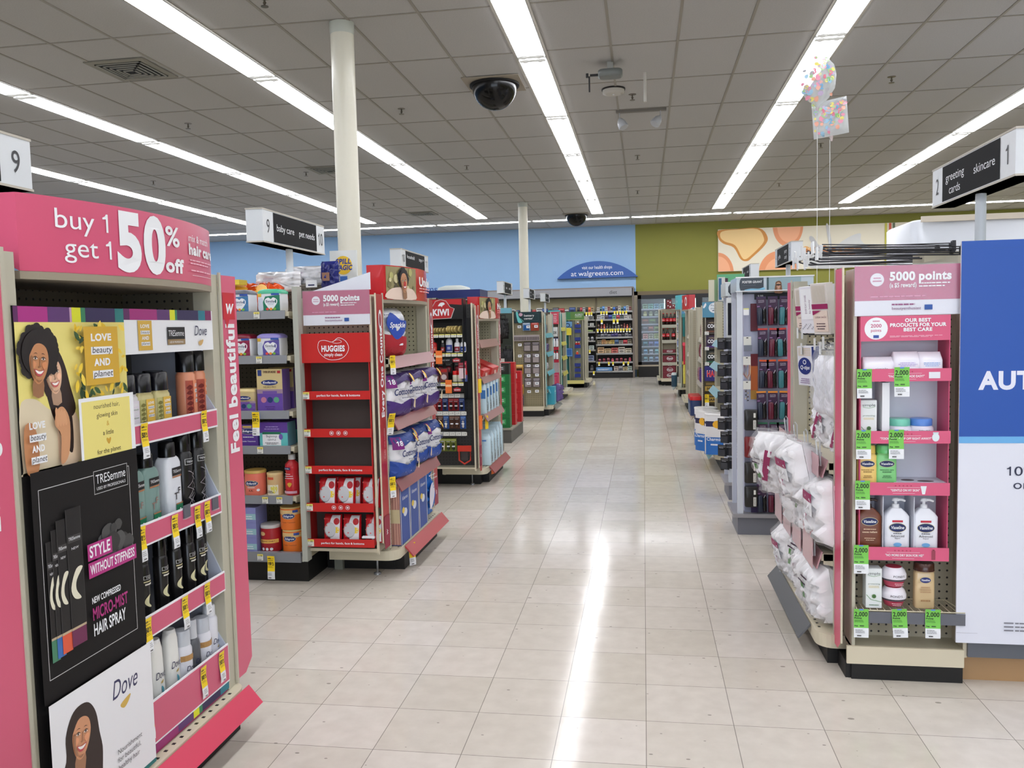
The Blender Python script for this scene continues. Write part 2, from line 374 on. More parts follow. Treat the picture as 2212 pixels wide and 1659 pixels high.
# sprinklers
SPM = C(120,112,100,r=.3,metal=.6)
def spk():
    a = MB().lath([(-.004,.04,.04),(0,.045,.045)], SPM, n=14); a.tube([(0,0,0),(0,0,-.05)], .008, SPM, 6)
    b = MB().tube([(0,0,-.02),(.012,0,-.035),(0,0,-.06)], .003, SPM, 5).tube([(0,0,-.02),(-.012,0,-.035),(0,0,-.06)], .003, SPM, 5).lath([(-.066,.03,.03),(-.062,.03,.03)], SPM, n=12)
    return Proto('sprinkler',('pipe',a),('deflector',b))
SP = spk()
for px,py,w in ((571,2,'at the top edge left of the near column'),(406,273,'above the second lamp row'),(331,397,'between the two leftmost lamp rows'),(661,378,'just left of the near column'),(867,241,'right of the near column, nearest'),(1008,364,'behind the large black dome'),(807,445,'right of the near column, far back'),
    (1366,210,'beside the white smoke detector'),(1377,342,'between the middle lamp rows, second'),(1377,418,'between the middle lamp rows, farthest'),(1926,172,'right of the round balloon'),(1773,316,'just under the square balloon'),(1683,402,'near the back end of the fourth lamp row')):
    p = oZ(px,py-6,CZ); SP.put((p.x,p.y,CZ), 0, 'small ceiling sprinkler head '+w, 'sprinkler', 'ceiling sprinklers')
# devices between the middle lamp rows
p = oZ(1318,134,CZ); a = empty('wireless_antenna', (p.x,p.y,CZ), 'grey box with black antenna hanging from the ceiling grid', 'antenna')
GB = C(112,116,114,r=.4)
MB().lath([(-.15,.105,.07),(-.14,.12,.085),(-.09,.12,.085),(-.08,.11,.075)], GB, e=4, n=20).obj('housing', a)
MB().box(-.03,.03,-.02,.02,-.08,0,C(170,170,164)).obj('mount', a)
MB().box(-.2,-.12,-.02,0,-.13,-.11,BLACK).box(-.215,-.2,-.02,0,-.13,-.28,BLACK).box(-.24,-.215,-.02,0,-.10,-.14,BLACK).obj('antenna', a)
p = oZ(1325,192,CZ); a = empty('smoke_detector', (p.x,p.y,CZ), 'white round smoke detector on the ceiling below the antenna box', 'smoke detector')
MB().lath([(-.015,.13,.13),(0,.13,.13)], C(40,38,36), n=28).obj('shadow_gap_ring', a)
MB().lath([(-.06,.08,.08),(-.05,.118,.118),(-.016,.12,.12)], C(190,186,178,r=.4), n=28).obj('cover', a)
MB().lath([(-.068,.012,.012),(-.06,.012,.012)], C(240,240,240,r=.2), n=10).obj('indicator', a)
p = oZ(1393,156,CZ); o = MB().tube([(0,0,0),(0,0,-.30)], .016, C(196,192,184), 10).obj('hanging_rod'); o.location = (p.x,p.y,CZ); tag(o, 'short white rod hanging from the ceiling beside the antenna', 'rod')
p0 = oZ(1338,239,CZ); p1 = oZ(1432,233,CZ)
a = empty('emergency_light', (p0.x,p0.y,CZ), 'pair of small spot heads on a ceiling bar', 'spotlight'); a.rotation_euler.z = math.atan2(p1.y-p0.y, p1.x-p0.x); D = (p1-p0).length
MB().box(-.04,D+.04,-.03,.03,-.03,0,C(128,122,114)).obj('bar', a)
for i, (x, s) in enumerate(((0,1),(D-.03,-1))):
    h = MB().tube([(x,0,-.03),(x,0,-.09)], .008, C(190,190,190), 6)
    d = Vector((.45*s*.9,-.3,-1)).normalized() if s > 0 else Vector((-.6,-.4,-.9)).normalized(); c = Vector((x,0,-.09))
    h.tube([c, c+d*.03, c+d*.06, c+d*.13, c+d*.14], [.01,.035,.05,.062,.055], C(176,178,182,r=.3), 16); h.obj('spot_head', a)
# blue wall lettering, mostly hidden by the red header
m = MB(); p = oY(922,632,YB-.012); fr = Fr(m, o=(p.x,YB-.004,p.z), r=(1,0,0), u=(0,0,1)); fr.text('ms', 0, 0, .18, C(28,72,150))
tag(m.obj('wall_lettering'), 'blue letters ms on the blue back wall', 'lettering')
# health shops arch sign
a0, a1, a2 = oY(1203,604,YB-.1), oY(1378,596,YB-.1), oY(1287,564,YB-.1); z0 = (a0.z+a1.z)/2; w = a1.x-a0.x; h = a2.z-z0
m = MB(); R_ = (w*w/4+h*h)/(2*h); pts = []
for i in range(25):
    x = -w/2+w*i/24; pts.append((a0.x+w/2+x, YB-.06, z0+math.sqrt(max(0,R_*R_-x*x))-(R_-h)))
m.prism([(x,YB,z) for x,y,z in pts], (0,-.09,0), C(44,86,158,r=.35))
m.obj('arch_sign'); o = bpy.data.objects['arch_sign']; tag(o, 'dark blue arched sign for health shops on blue wall', 'sign')
m = MB(); f = Fr(m, o=((a0.x+a1.x)/2, YB-.0915, z0), r=(1,0,0), u=(0,0,1)); f.text('visit our health shops',0,.235,.085,WHITE,'c',w=.78*w*.48); f.text('at walgreens.com',0,.06,.125,WHITE,'c',w=.65*w); m.obj('lettering', o)
# long food picture on the green wall
p0, p1 = oY(1551,496,YB-.05), oY(1551,587,YB-.05); X0, Z1, Z0 = p0.x, p0.z, p1.z; Wd, Hd = 7.4, Z1-Z0
m = MB().box(X0,X0+Wd,YB-.06,YB-.01,Z0,Z1,C(228,220,200,r=.5)); o = m.obj('wall_picture'); tag(o, 'long food picture with toast, eggs and cereal on green wall', 'picture')
m = MB(); f = Fr(m, o=(X0,YB-.061,Z0), r=(1,0,0), u=(0,0,1))
def at_(px,py): q = oY(px,py,YB-.061); return (min(max(q.x-X0,0.005),Wd), min(max(q.z-Z0,.005),Hd-.005))
EG = C(226,148,104,r=.5); EG2 = C(238,172,132,r=.5)
def circ(cx,cy,rx,ry,m_,sc=1):
    pts=[]
    for i in range(40): pts.append(at_(cx+rx*sc*math.cos(i*.15708), cy+ry*sc*math.sin(i*.15708)))
    f.poly(pts, m_)
circ(1552,590,33,44,EG); circ(1552,590,26,36,EG2); circ(1702,487,33,46,EG); circ(1704,490,25,34,EG2); circ(1683,590,44,48,EG); circ(1686,594,35,38,EG2)
f.blob([at_(*q) for q in ((1552,498),(1590,493),(1640,492),(1658,512),(1652,530),(1625,556),(1614,564),(1600,560),(1585,535),(1562,526),(1551,514))], C(206,138,62))
f.blob([at_(*q) for q in ((1560,500),(1592,496),(1636,495),(1650,514),(1646,528),(1622,552),(1610,560),(1602,555),(1588,530),(1566,522),(1556,512))], C(240,204,142))
f.blob([at_(*q) for q in ((1738,546),(1790,536),(1880,540),(1878,566),(1840,590),(1760,590),(1740,566))], C(196,196,198))
rr = random.Random(3)
for i in range(60):
    cx, cy = rr.uniform(1740,1880), rr.uniform(534,548); a = rr.uniform(4,9)
    f.blob([at_(cx+a*math.cos(t_)*rr.uniform(.6,1.1), cy+a*.6*math.sin(t_)*rr.uniform(.6,1.1)) for t_ in (0,1,2,3,4,5.2)], C(*rr.choice([(206,140,70),(226,172,104),(178,104,48),(236,196,140)])), k=2)
f.blob([at_(*q) for q in ((1748,512),(1756,512),(1772,536),(1768,540),(1752,524))], C(190,190,192)); f.blob([at_(*q) for q in ((1784,488),(1790,488),(1797,534),(1792,536))], C(200,200,202))
f.blob([at_(*q) for q in ((1806,534),(1830,514),(1858,504),(1860,520),(1880,540),(1840,532))], C(212,212,212))
for px, c_ in ((1911,(196,190,70)),(1920,(206,84,54)),(1928,(96,110,84))):
    x = at_(px,500)[0]; f.rect(x,.005,.055,Hd-.01,C(*c_))
f.text('e', at_(1949,540)[0], at_(1949,540)[1], .24, C(70,64,58))
m.obj('print', o)
# ================================================================ end-of-aisle fixtures
POST = C(186,182,164,r=.4); DECK = C(206,198,174,r=.45,var=.04,sc=8)
def hair_header(*a): pass
def endcap(name, lb, side, X, Y0, col, top=1.62, strip_txt=None, strip_h=.055, header=None, shelves=(), railc=None, kick_in=0, peg=(168,160,140), strip_bot=.17, dk=.13, baserail=None, txtc=WHITE, deckd=.30, near_strip=True, bay=False, W=1.25, stripw=.125, stripX=0):
    """display at the end of an aisle run. side -1: left of the main aisle (faces +x), 1: right (faces -x)"""
    s = -side
    def wx(v): return X+s*v           # v: distance out towards the main aisle
    e = empty(name, (X-s*.25, Y0+W/2, 0), lb, 'display stand')
    def part(n, mb, parent=e):
        o = mb.obj(n, parent); o.location = (-e.location.x, -e.location.y, 0) if parent is e else (0,0,0); return o
    y0, y1 = Y0+.15, Y0+W-.15
    part('back_panel', MB().box(wx(-.33),wx(-.35),y0-(.0 if bay else .12),y1+.12,.1,top-.02, PEG(peg,'YZ')))
    for yy in (y0, y1):
        if bay and yy == y0: part('post', MB().box(wx(-.35),wx(.0),yy+.004,yy+.026,.14,top-.02,PEG(peg,'XZ',ox=.01))); continue
        part('post', MB().box(wx(-.35),wx(.0),yy-.022,yy+.022,.14,top-.02,PEG(peg,'XZ',ox=.01)).box(wx(-.06),wx(.004),yy-.03,yy-.022,.14,top,POST).box(wx(-.012),wx(.004),yy-.022,yy+.022,.14,top,POST))
    # deck with rounded nose and kick plate
    m = MB(); pts = []
    for a in range(7): t_ = a/6*math.pi/2; pts.append((wx(deckd-.07+.07*math.sin(t_)), y0-.04+.07-.07*math.cos(t_), dk))
    q = [(wx(-.35), y0-.04, dk)]+pts+[(p[0], (y0+y1)-p[1], dk) for p in pts[::-1]]+[(wx(-.35), y1+.04, dk)]
    if s < 0: q = q[::-1]
    m.prism(q[::-1], (0,0,-.055), DECK)
    for i in range(20): m.box(wx(deckd-.028),wx(deckd-.018),y0+.05+i*.044,y0+.06+i*.044,dk,dk+.0012,BLACK)
    part('base_deck', m)
    part('kick_plate', MB().box(wx(-.36),wx(min(deckd-.02,.03)),y0+kick_in,y1+.0,0,dk-.055,KICK))
    if kick_in: part('leveling_foot', MB().lath([(0,.02,.02),(.012,.02,.02),(.015,.006,.006),(.09,.006,.006)], STEEL, c=(wx(-.1),y0+.06,0), n=10))
    # coloured strips flanking the opening
    sm = C(*col, r=.35) if isinstance(col, tuple) else col
    for i, (a, b) in enumerate(((Y0+.01, Y0+stripw), (Y0+W-stripw, Y0+W-.01))):
        if i == 0 and not near_strip: continue
        xo = wx(.006+stripX)
        cut = strip_bot+.03
        if i == 1: poly = [(xo,a,strip_bot),(xo,b-.05,strip_bot),(xo,b,strip_bot+.04),(xo,b,top),(xo,a,top)]
        else: poly = [(xo,a+.05,strip_bot),(xo,b,strip_bot),(xo,b,top),(xo,a,top),(xo,a,strip_bot+.04)]
        m = MB().prism(poly, (s*.004,0,0), sm, C(196,184,150))
        yb = b if i == 0 else a
        m.box(xo, xo+s*.007, yb-.006, yb+.006, strip_bot-.01, top+.008, POST)
        if i == 0: m.box(xo-s*.002, xo+s*.005, a-.008, a, strip_bot+.04, top+.004, CREAM)
        o = part('side_strip', m)
        if strip_txt:
            m = MB(); yc = (a+b)/2
            # reads upwards, seen from the aisle
            fr = Fr(m, o=(xo+s*.004, yc, 0), r=(0,0,1), u=(0,-s*1,0)); fr.fn = (lambda x,y,z,yc=yc,xo=xo: Vector((xo+s*(.004+z), yc-s*y, x)))
            strip_txt(fr, i); m.obj('strip_print', o)
    # shelves: (z, depth, ncols rail colour)
    for k, (z, d, ang) in enumerate(shelves):
        m = MB().box(wx(-.33),wx(-.33+d),y0+.03,y1-.03,z-.03,z,DECK)
        for yy in (y0+.03, y1-.042):
            pl = [(wx(-.33),yy,z-.12),(wx(-.33+d-.01),yy,z-.045),(wx(-.33+d-.01),yy,z-.002),(wx(-.33),yy,z-.002)]
            m.prism(pl if s<0 else pl[::-1], (0,.010,0), CREAM)
        o = part('shelf', m)
        x0 = -.33+d; dx, dz = math.sin(ang)*.075, math.cos(ang)*.075
        m = MB(); A = [(wx(x0),y0+.02,z+.012),(wx(x0),y1-.02,z+.012),(wx(x0+dx),y1-.02,z+.012-dz),(wx(x0+dx),y0+.02,z+.012-dz)]
        m.prism(A if s>0 else A[::-1], (-s*.006*math.cos(ang),0,-.006*math.sin(ang)), railc or RAILG)
        m.obj('price_rail', o)
    if baserail:
        o = part('base_rail', MB().prism([(wx(deckd),y0+.2,dk-.005),(wx(deckd),y1+.06,dk-.005),(wx(deckd+.09),y1+.06,dk-.055),(wx(deckd+.09),y0+.2,dk-.055)], (0,0,-.006), baserail[0], baserail[0])
            if False else MB().hexa([(wx(deckd+.00),y0+.1,dk-.012),(wx(deckd+.00),y1+.03,dk-.012),(wx(deckd+.05),y1+.03,dk-.07),(wx(deckd+.05),y0+.1,dk-.07),(wx(deckd+.004),y0+.1,dk-.004),(wx(deckd+.004),y1+.03,dk-.004),(wx(deckd+.056),y1+.03,dk-.066),(wx(deckd+.056),y0+.1,dk-.066)], baserail[0]))
    # curved header sign
    if header:
        hz0, hz1, fcol, draw = header
        # outline seen from above: side wing, then a bowed front
        L = [(-.30,.0),(-.08,.0),(-.012,.0)]
        N = 22; yA, yB = y0+.05, y1+.0
        fpts = [(wx(.092*math.sin(math.pi*i/N)**.8-.005), yA+(yB-yA)*i/N) for i in range(N+1)]
        wg = -.34 if draw is hair_header else -.10; wing = [(wx(wg), yA-.005), (wx(-.005), yA)]
        m = MB(); fm = C(*fcol, r=.3) if isinstance(fcol, tuple) else fcol
        n_ = len(fpts); q = []
        for z in (hz0, hz1): q += [(x,y,z) for x,y in fpts]
        m.add(q, [(i,i+1,n_+i+1,n_+i) for i in range(n_-1)], fm, True)
        q = []
        for z in (hz0, hz1): q += [(x-s*.004,y,z) for x,y in fpts]
        m.add(q, [(i,i+1,n_+i+1,n_+i) for i in range(n_-1)], OFFW, True)
        m.add([(x,y,hz1) for x,y in fpts]+[(x-s*.004,y,hz1) for x,y in fpts], [(i,i+1,n_+i+1,n_+i) for i in range(n_-1)], OFFW)
        m.add([(x,y,hz0) for x,y in fpts]+[(x-s*.004,y,hz0) for x,y in fpts], [(i,i+1,n_+i+1,n_+i) for i in range(n_-1)], OFFW)
        pl = [(wing[0][0],wing[0][1],hz0+.03),(wx(-.06),yA-.001,hz0+.03),(wx(-.005),yA,hz0+.0),(wx(-.005),yA,hz1),(wx(wg),yA-.005,hz1)]
        m.prism(pl, (0,.004,0), fm, OFFW)
        o = part('header_sign', m)
        # steel canopy and brackets carrying it
        m2 = MB(); m2.prism([(x,y,hz0+.001) for x,y in fpts]+[(wx(-.33),yB,hz0+.001),(wx(-.33),yA,hz0+.001)], (0,0,-.02), C(150,140,122,r=.5))
        m2.hexa([(wx(-.33),yA-.03,hz0-.03),(wx(-.05),yA-.03,hz0-.03),(wx(-.05),yA-.012,hz0-.03),(wx(-.33),yA-.012,hz0-.03),(wx(-.33),yA-.03,hz0+.03),(wx(-.09),yA-.03,hz0+.03),(wx(-.09),yA-.012,hz0+.03),(wx(-.33),yA-.012,hz0+.03)], C(206,204,194,r=.35))
        part('header_canopy', m2)
        if draw:
            cum = [0]
            for (xa,ya),(xb,yb_) in zip(fpts, fpts[1:]): cum.append(cum[-1]+math.hypot(xb-xa,yb_-ya))
            T = cum[-1]
            def fn(x, y, z):
                if s < 0: x = T-x
                x = max(0,min(T,x)); i = 0
                while i < N-1 and cum[i+1] < x: i += 1
                t_ = (x-cum[i])/(cum[i+1]-cum[i]); a, b = fpts[i], fpts[i+1]
                nx, ny = (b[1]-a[1])/(cum[i+1]-cum[i]), -(b[0]-a[0])/(cum[i+1]-cum[i])
                if s < 0: nx, ny = -nx, -ny
                return Vector((a[0]+(b[0]-a[0])*t_+nx*z, a[1]+(b[1]-a[1])*t_+ny*z, y))
            m = MB(); draw(Fr(m, fn, eps=.0016, sub=.05), T, hz0, hz1); m.obj('header_print', o)
    return e, wx, y0, y1
# printed portrait of a smiling woman, drawn in flat shapes
def portrait(f, x, y, s, skin, hair, curl=0, tilt=0, red=False, lip=(190,80,84), seed=1, hr=1.0, hairpts=None):
    rd = random.Random(seed); SK = C(*skin); SD = C(*[int(c*.78) for c in skin]); HR = C(*hair)
    ct, st = math.cos(tilt), math.sin(tilt)
    def T(p): return (x+s*(p[0]*ct-p[1]*st), y+s*(p[0]*st+p[1]*ct))
    def B(p, m, k=4): f.blob([T(q) for q in p], m, k)
    if hairpts: B(hairpts, HR)
    elif curl:
        for i in range(30):
            a = i*.2094; r = rd.uniform(.85,1.05)*hr; B([(.0+r*(.95)*math.cos(a)+.26*math.cos(b), .35+r*.95*math.sin(a)*.95+.26*math.sin(b)) for b in (0,1.2,2.4,3.6,4.9)], HR, 3)
        B([(.9*hr*math.cos(a), .35+.9*hr*math.sin(a)) for a in [i*.6283 for i in range(10)]], HR)
    else:
        B([(-.2,1.15),(.3,1.2),(.75,.8),(.85,.1),(.95,-.9),(1.1,-1.9),(.4,-2.2),(-.3,-2.1),(-1.0,-1.9),(-.95,-.8),(-.8,.2),(-.7,.85)], HR)
    B([(-.24,-.6),(.26,-.6),(.34,-1.5),(-.3,-1.5)], SD, 2)                # neck
    B([(0,.78),(.4,.62),(.58,.15),(.5,-.4),(.28,-.82),(0,-1.0),(-.28,-.82),(-.5,-.4),(-.58,.15),(-.4,.62)], SK)   # face
    B([(-.6,.2),(-.5,.75),(0,.95),(.5,.75),(.62,.2),(.5,.55),(.1,.78),(-.3,.68)], HR)
    for q in (-1,1):
        B([(q*.36,.30),(q*.2,.36),(q*.1,.30),(q*.2,.33)], HR, 2)
        B([(q*.16,-.1),(q*.42,0),(q*.46,-.2),(q*.3,-.34)], C(*[min(255,int(c*1.07)+(8 if i == 0 else 0)) for i, c in enumerate(skin)]), 3)
        B([(q*.36,.1),(q*.23,.16),(q*.1,.1),(q*.23,.06)], C(226,214,204), 3); B([(q*.18,.11),(q*.235,.16),(q*.29,.11),(q*.235,.065)], C(40,26,20), 3)
        B([(q*.40,.13),(q*.23,.21),(q*.07,.11),(q*.23,.165)], C(34,22,18), 3); B([(q*.36,.06),(q*.23,.02),(q*.1,.06),(q*.23,.045)], SD, 3)
    B([(.0,.14),(.05,.1),(.08,-.16),(.11,-.23),(.0,-.29),(-.1,-.23),(.02,-.21)], SD, 3); B([(-.52,.2),(-.40,.1),(-.38,-.3),(-.2,-.74),(-.3,-.74),(-.5,-.35)], SD, 3); B([(-.2,-.78),(0,-.84),(.2,-.78),(0,-.92)], SD, 3)
    B([(-.30,-.36),(0,-.42),(.30,-.36),(.17,-.6),(0,-.66),(-.17,-.6)], C(*lip)); B([(-.25,-.40),(0,-.445),(.25,-.40),(.13,-.53),(0,-.56),(-.13,-.53)], C(244,240,234), 3)
    if red: f.ell(*T((.04,-.2)), s*.2, s*.21, C(200,40,44), 18); f.ell(*T((-.02,-.13)), s*.05, s*.05, C(232,110,110), 10)
# ---------------------------------------------------------------- hair care display, nearest on the left
def hair_header(f, T, z0, z1):
    H = z1-z0; q = T/.92
    f.text('buy 1', .262*q, z0+.112, .048, WHITE, 'r', w=.175*q); f.text('get 1', .268*q, z0+.042, .048, WHITE, 'r', w=.155*q)
    f.text('50', .275*q, z0+.022, .146, WHITE, b=2, w=.215*q)
    f.text('%', .485*q, z0+.102, .055, WHITE, w=.085*q, b=1); f.text('off', .48*q, z0+.025, .038, WHITE, w=.105*q, b=2)
    f.text('mix & match', .63*q, z0+.128, .022, WHITE, w=.2*q); f.text('hair care', .63*q, z0+.088, .031, WHITE, w=.26*q, b=2)
    f.lines(.635*q, z0+.068, .25*q, 2, .01, .0035, C(240,190,205)); f.lines(.635*q, z0+.036, .26*q, 1, .008, .0035, C(240,190,205)); f.rect(.64*q, z0+.022, .2*q, .001, WHITE)
def hair_strip(f, i):
    if i == 1:
        f.text('Feel beautiful', .985, -.03, .058, WHITE, b=2, w=.47)
        f.rect(1.465, -.042, .095, .084, C(196,20,40)); f.poly([(1.43,.02),(1.466,0),(1.466,.03)], C(196,20,40))
        f.text('w', 1.487, 0, .05, WHITE, 'c', b=1, sh=.2, rot=-90)
    else: f.text('Look good', .975, .0, .058, WHITE, b=2, w=.33)
HP = C(208,84,118,r=.3)
e1, wx1, ya, yb = endcap('endcap_display', 'pink hair care display stand nearest on the left of the aisle', -1, -1.47, 1.60, (212,92,122), strip_txt=hair_strip,
    header=(1.578,1.765,HP,hair_header), kick_in=0, peg=(120,112,96), dk=.155, deckd=.045, baserail=(C(206,54,86,r=.35),), strip_bot=.17)
# the cardboard tray unit standing in it
PX = -1.462
u = empty('cardboard_display', (-1.62, 2.2, .155), 'cardboard hair care tray unit with printed posters in the pink stand', 'display unit')
def up(n, mb, parent=u):
    o = mb.obj(n, parent)
    if parent is u: o.location = (1.62,-2.2,-.155)
    return o
WB = C(214,216,224,r=.5); GB_ = C(112,114,120,r=.6)
up('back_board', MB().box(-1.775,-1.77,1.775,2.665,.16,1.49,GB_))
up('base_box', MB().box(-1.77,PX-.004,1.775,2.66,.157,.19,C(150,30,90)))
m = MB().box(PX-.004,PX,1.752,2.172,.165,1.494,C(30,28,28,r=.7,spec=.2)); m.box(-1.77,PX-.004,1.765,1.772,.165,1.494,BLACK); m.box(-1.77,PX-.002,2.168,2.174,.165,1.494,WB)
pan = up('poster_panel', m)
m = MB(); f = Fr(m, o=(PX,1.752,0), r=(0,1,0), u=(0,0,1), eps=.001); W_ = .42
PY = C(236,222,130,r=.45)
bands = [(0,.015,(90,30,90)),(.015,.10,(170,40,130)),(.115,.08,(90,50,110)),(.195,.008,(200,160,190)),(.203,.035,(222,226,40)),(.238,.018,(50,130,90)),(.256,.125,(44,34,80)),(.381,.039,(30,120,120))]
for a, b_, c_ in bands: f.rect(a,1.455,b_,.038,C(*c_))
f.rect(0,1.092,W_,.363,PY)
SK1, SK2 = (196,136,92), (232,188,156)
# two women
f.blob([(.0,1.10),(.0,1.25),(.045,1.27),(.09,1.245),(.13,1.21),(.16,1.10),(.155,1.095),(.005,1.095)], C(222,208,178))
f.blob([(.13,1.22),(.175,1.24),(.205,1.2),(.215,1.13),(.2,1.095),(.13,1.095)], C(232,206,176))
f.blob([(.08,1.36),(.115,1.395),(.15,1.37),(.165,1.3),(.182,1.2),(.175,1.12),(.14,1.16),(.1,1.25)], C(38,22,20))
portrait(f, .122, 1.325, .05, SK2, (40,24,22), hairpts=[(-.2,1.2),(.5,1.15),(.9,.3),(1.1,-.8),(1.3,-2.0),(.7,-2.3),(.2,-1),(-.7,-1),(-.8,.4)], tilt=.1, lip=(200,90,90))
portrait(f, .066, 1.36, .056, SK1, (24,16,14), curl=1, tilt=-.12, seed=5, hr=1.15)
f.blob([(.0,1.2),(.03,1.21),(.045,1.16),(.04,1.095),(.002,1.095)], C(*SK1)); f.blob([(.12,1.10),(.15,1.12),(.16,1.2),(.14,1.24),(.115,1.235),(.105,1.2),(.125,1.17)], C(206,150,108))
for i in range(4): f.blob([(.108+.009*i,1.235-.003*i),(.116+.009*i,1.24-.003*i),(.12+.01*i,1.2),(.112+.01*i,1.195)], C(216,160,118), 2)
rd = random.Random(4)
for i in range(46):
    t_ = rd.random()*4
    cx, cy = (.205+rd.uniform(-.014,.012),rd.uniform(1.27,1.445)) if t_<1.3 else ((rd.uniform(.2,.40),1.272+rd.uniform(-.012,.012)) if t_<2.6 else ((.388+rd.uniform(-.014,.016),rd.uniform(1.27,1.44)) if t_ < 3.5 else (rd.uniform(.2,.4),1.442)))
    a = rd.uniform(0,6.28); l = rd.uniform(.009,.019); w = l*.45
    f.blob([(cx+l*math.cos(a),cy+l*math.sin(a)),(cx-w*math.sin(a),cy+w*math.cos(a)),(cx-l*math.cos(a),cy-l*math.sin(a)),(cx+w*math.sin(a),cy-w*math.cos(a))], C(*rd.choice([(50,84,40),(40,66,34),(240,206,60),(246,214,80),(236,198,50)])), 2)
f.rect(.223,1.288,.142,.155,C(214,170,50))
def lbp(f, x, y, h, w, c1=WHITE, c2=INK):
    f.text('LOVE', x, y+h*.78, h*.12, c1, 'c', b=2, w=w*.78); f.rect(x-w*.4, y+h*.53, w*.8, h*.14, WHITE); f.text('beauty', x, y+h*.56, h*.11, c2, 'c', w=w*.74, sh=.2)
    f.text('AND', x, y+h*.33, h*.12, c1, 'c', b=2, w=w*.6); f.rect(x-w*.38, y+h*.1, w*.76, h*.14, WHITE); f.text('planet', x, y+h*.13, h*.11, c2, 'c', w=w*.72, sh=.2)
lbp(f, .294, 1.29, .148, .112)
f.rect(.187,1.08,.233,.176,WHITE); f.rect(.197,1.088,.205,.158,PY)
for i, s_ in enumerate(('nourished hair,','glowing skin','&','a little','','for the planet')):
    if s_: f.text(s_, .30, 1.224-.0245*i, .0125, C(70,60,40) if s_ != '&' else C(206,160,50), 'c')
f.blob([(.30,1.124),(.309,1.135),(.307,1.142),(.30,1.138),(.293,1.142),(.291,1.135)], C(206,160,50))
f.rect(0,.525,W_,.57,C(30,28,28,r=.7,spec=.2)); lbp(f, .034, 1.102, .125, .07)
LW = C(200,200,200); f.line([(.225,1.05),(.022,1.05),(.022,.58),(.378,.58),(.378,1.05),(.37,1.05)], .0018, LW); f.frame(.225,.998,.145,.062,.0015,LW)
f.text('TRESemme', .297, 1.025, .024, WHITE, 'c', w=.128); f.text('USED BY PROFESSIONALS', .297, 1.008, .008, WHITE, 'c', w=.125)
for i in range(26):
    a = rd.uniform(0,6.28); r_ = rd.uniform(0,.06); c_ = rd.randint(44,92); q = rd.uniform(.012,.03)
    f.blob([(.29+r_*math.cos(a)*1.1+q*math.cos(b)*1.1, .85+r_*math.sin(a)+q*math.sin(b)) for b in (0,1.25,2.5,3.7,5)], C(c_,c_,c_), 3)
for i, (x, w, h, c_) in enumerate(((.03,.028,.245,(70,130,100)),(.048,.03,.27,(60,110,180)),(.066,.036,.29,(220,90,60)),(.1,.055,.31,(110,40,80)))):
    f.rect(x,.62+.004*i,w,.055-.004*i,C(*c_)); f.rect(x,.675,w,h,C(18,17,18)); f.rect(x,.675,.001,h,C(80,78,78)); f.rect(x+w,.675,.001,h,C(80,78,78)); f.rect(x,.675,w,.006,C(190,170,140)); f.rect(x+w*.06,.675+h*.72,w*.88,.018,C(60,58,58)); f.text('TRESemme',x+w/2,.675+h*.74,.008,WHITE,'c',w=w*.8)
    f.blob([(x+w*.1,.785),(x+w*.5,.828),(x+w*.95,.828),(x+w*.5,.8),(x+w*.45,.775),(x+w*.75,.75),(x+w*.3,.755)], C(226,222,200)); f.text('NEW',x+w/2,.675+h*.66,.006,WHITE,'c',w=w*.5)
MG = C(176,44,126)
f.rect(.174,.832,.1,.044,MG); f.text('STYLE',.181,.84,.029,WHITE,b=1,w=.086); f.rect(.174,.786,.205,.041,MG); f.text('WITHOUT STIFFNESS',.181,.795,.024,WHITE,b=1,w=.19)
f.text('NEW COMPRESSED',.179,.718,.016,WHITE,b=1,w=.122); f.text('MICRO-MIST',.179,.674,.031,MG,b=1,w=.15); f.text('HAIR SPRAY',.179,.632,.031,WHITE,b=1,w=.136)
f.rect(0,.165,W_,.36,C(232,232,236)); f.rect(.0,.165,W_,.012,C(20,110,110))
f.text('Dove', .292, .43, .05, C(50,50,90), 'c', w=.115, sh=.2); f.blob([(.27,.405),(.315,.418),(.305,.4),(.285,.39)], C(206,170,80))
portrait(f, .108, .40, .06, (210,150,112), (44,30,26), tilt=-.15, hairpts=[(-.2,1.3),(.4,1.25),(.9,.7),(1.2,-.2),(1.5,-1.2),(1.3,-2.6),(-.6,-2.6),(-1.3,-1.8),(-.9,-.8),(-1,.2),(-.7,1.0)])
for i, s_ in enumerate(('Nourishment','for beautiful,','healthy hair')): f.text(s_, .243, .275-.022*i, .014, C(90,90,96))
m.obj('poster_print', pan)
# header board and the four trays
m = MB().box(PX-.09,PX,2.172,2.668,1.362,1.494,WHITE); hb = up('brand_board', m)
m = MB(); f = Fr(m, o=(PX,2.172,0), r=(0,1,0), u=(0,0,1), eps=.001)
for a, b_, c_ in ((0,.03,(90,30,90)),(.03,.14,(160,40,120)),(.17,.07,(90,50,110)),(.24,.03,(222,226,40)),(.27,.012,(50,130,90)),(.282,.13,(44,34,80)),(.412,.044,(30,120,140)),(.456,.04,(120,30,90))): f.rect(a*.98,1.462,b_*.98,.032,C(*c_))
f.rect(.065,1.372,.07,.088,C(212,172,70)); lbp(f,.1,1.378,.078,.058); f.rect(.215,1.385,.10,.055,BLACK); f.rect(.215,1.385,.10,.017,C(150,124,84)); f.text('TRESemme',.265,1.412,.018,WHITE,'c',w=.088); f.text('USED BY PROFESSIONALS',.265,1.39,.006,WHITE,'c',w=.08)
f.text('Dove',.41,1.412,.032,C(60,60,90),'c',w=.08,sh=.2); f.blob([(.395,1.39),(.425,1.398),(.42,1.385),(.405,1.378)], C(206,170,110))
m.obj('brand_print', hb)
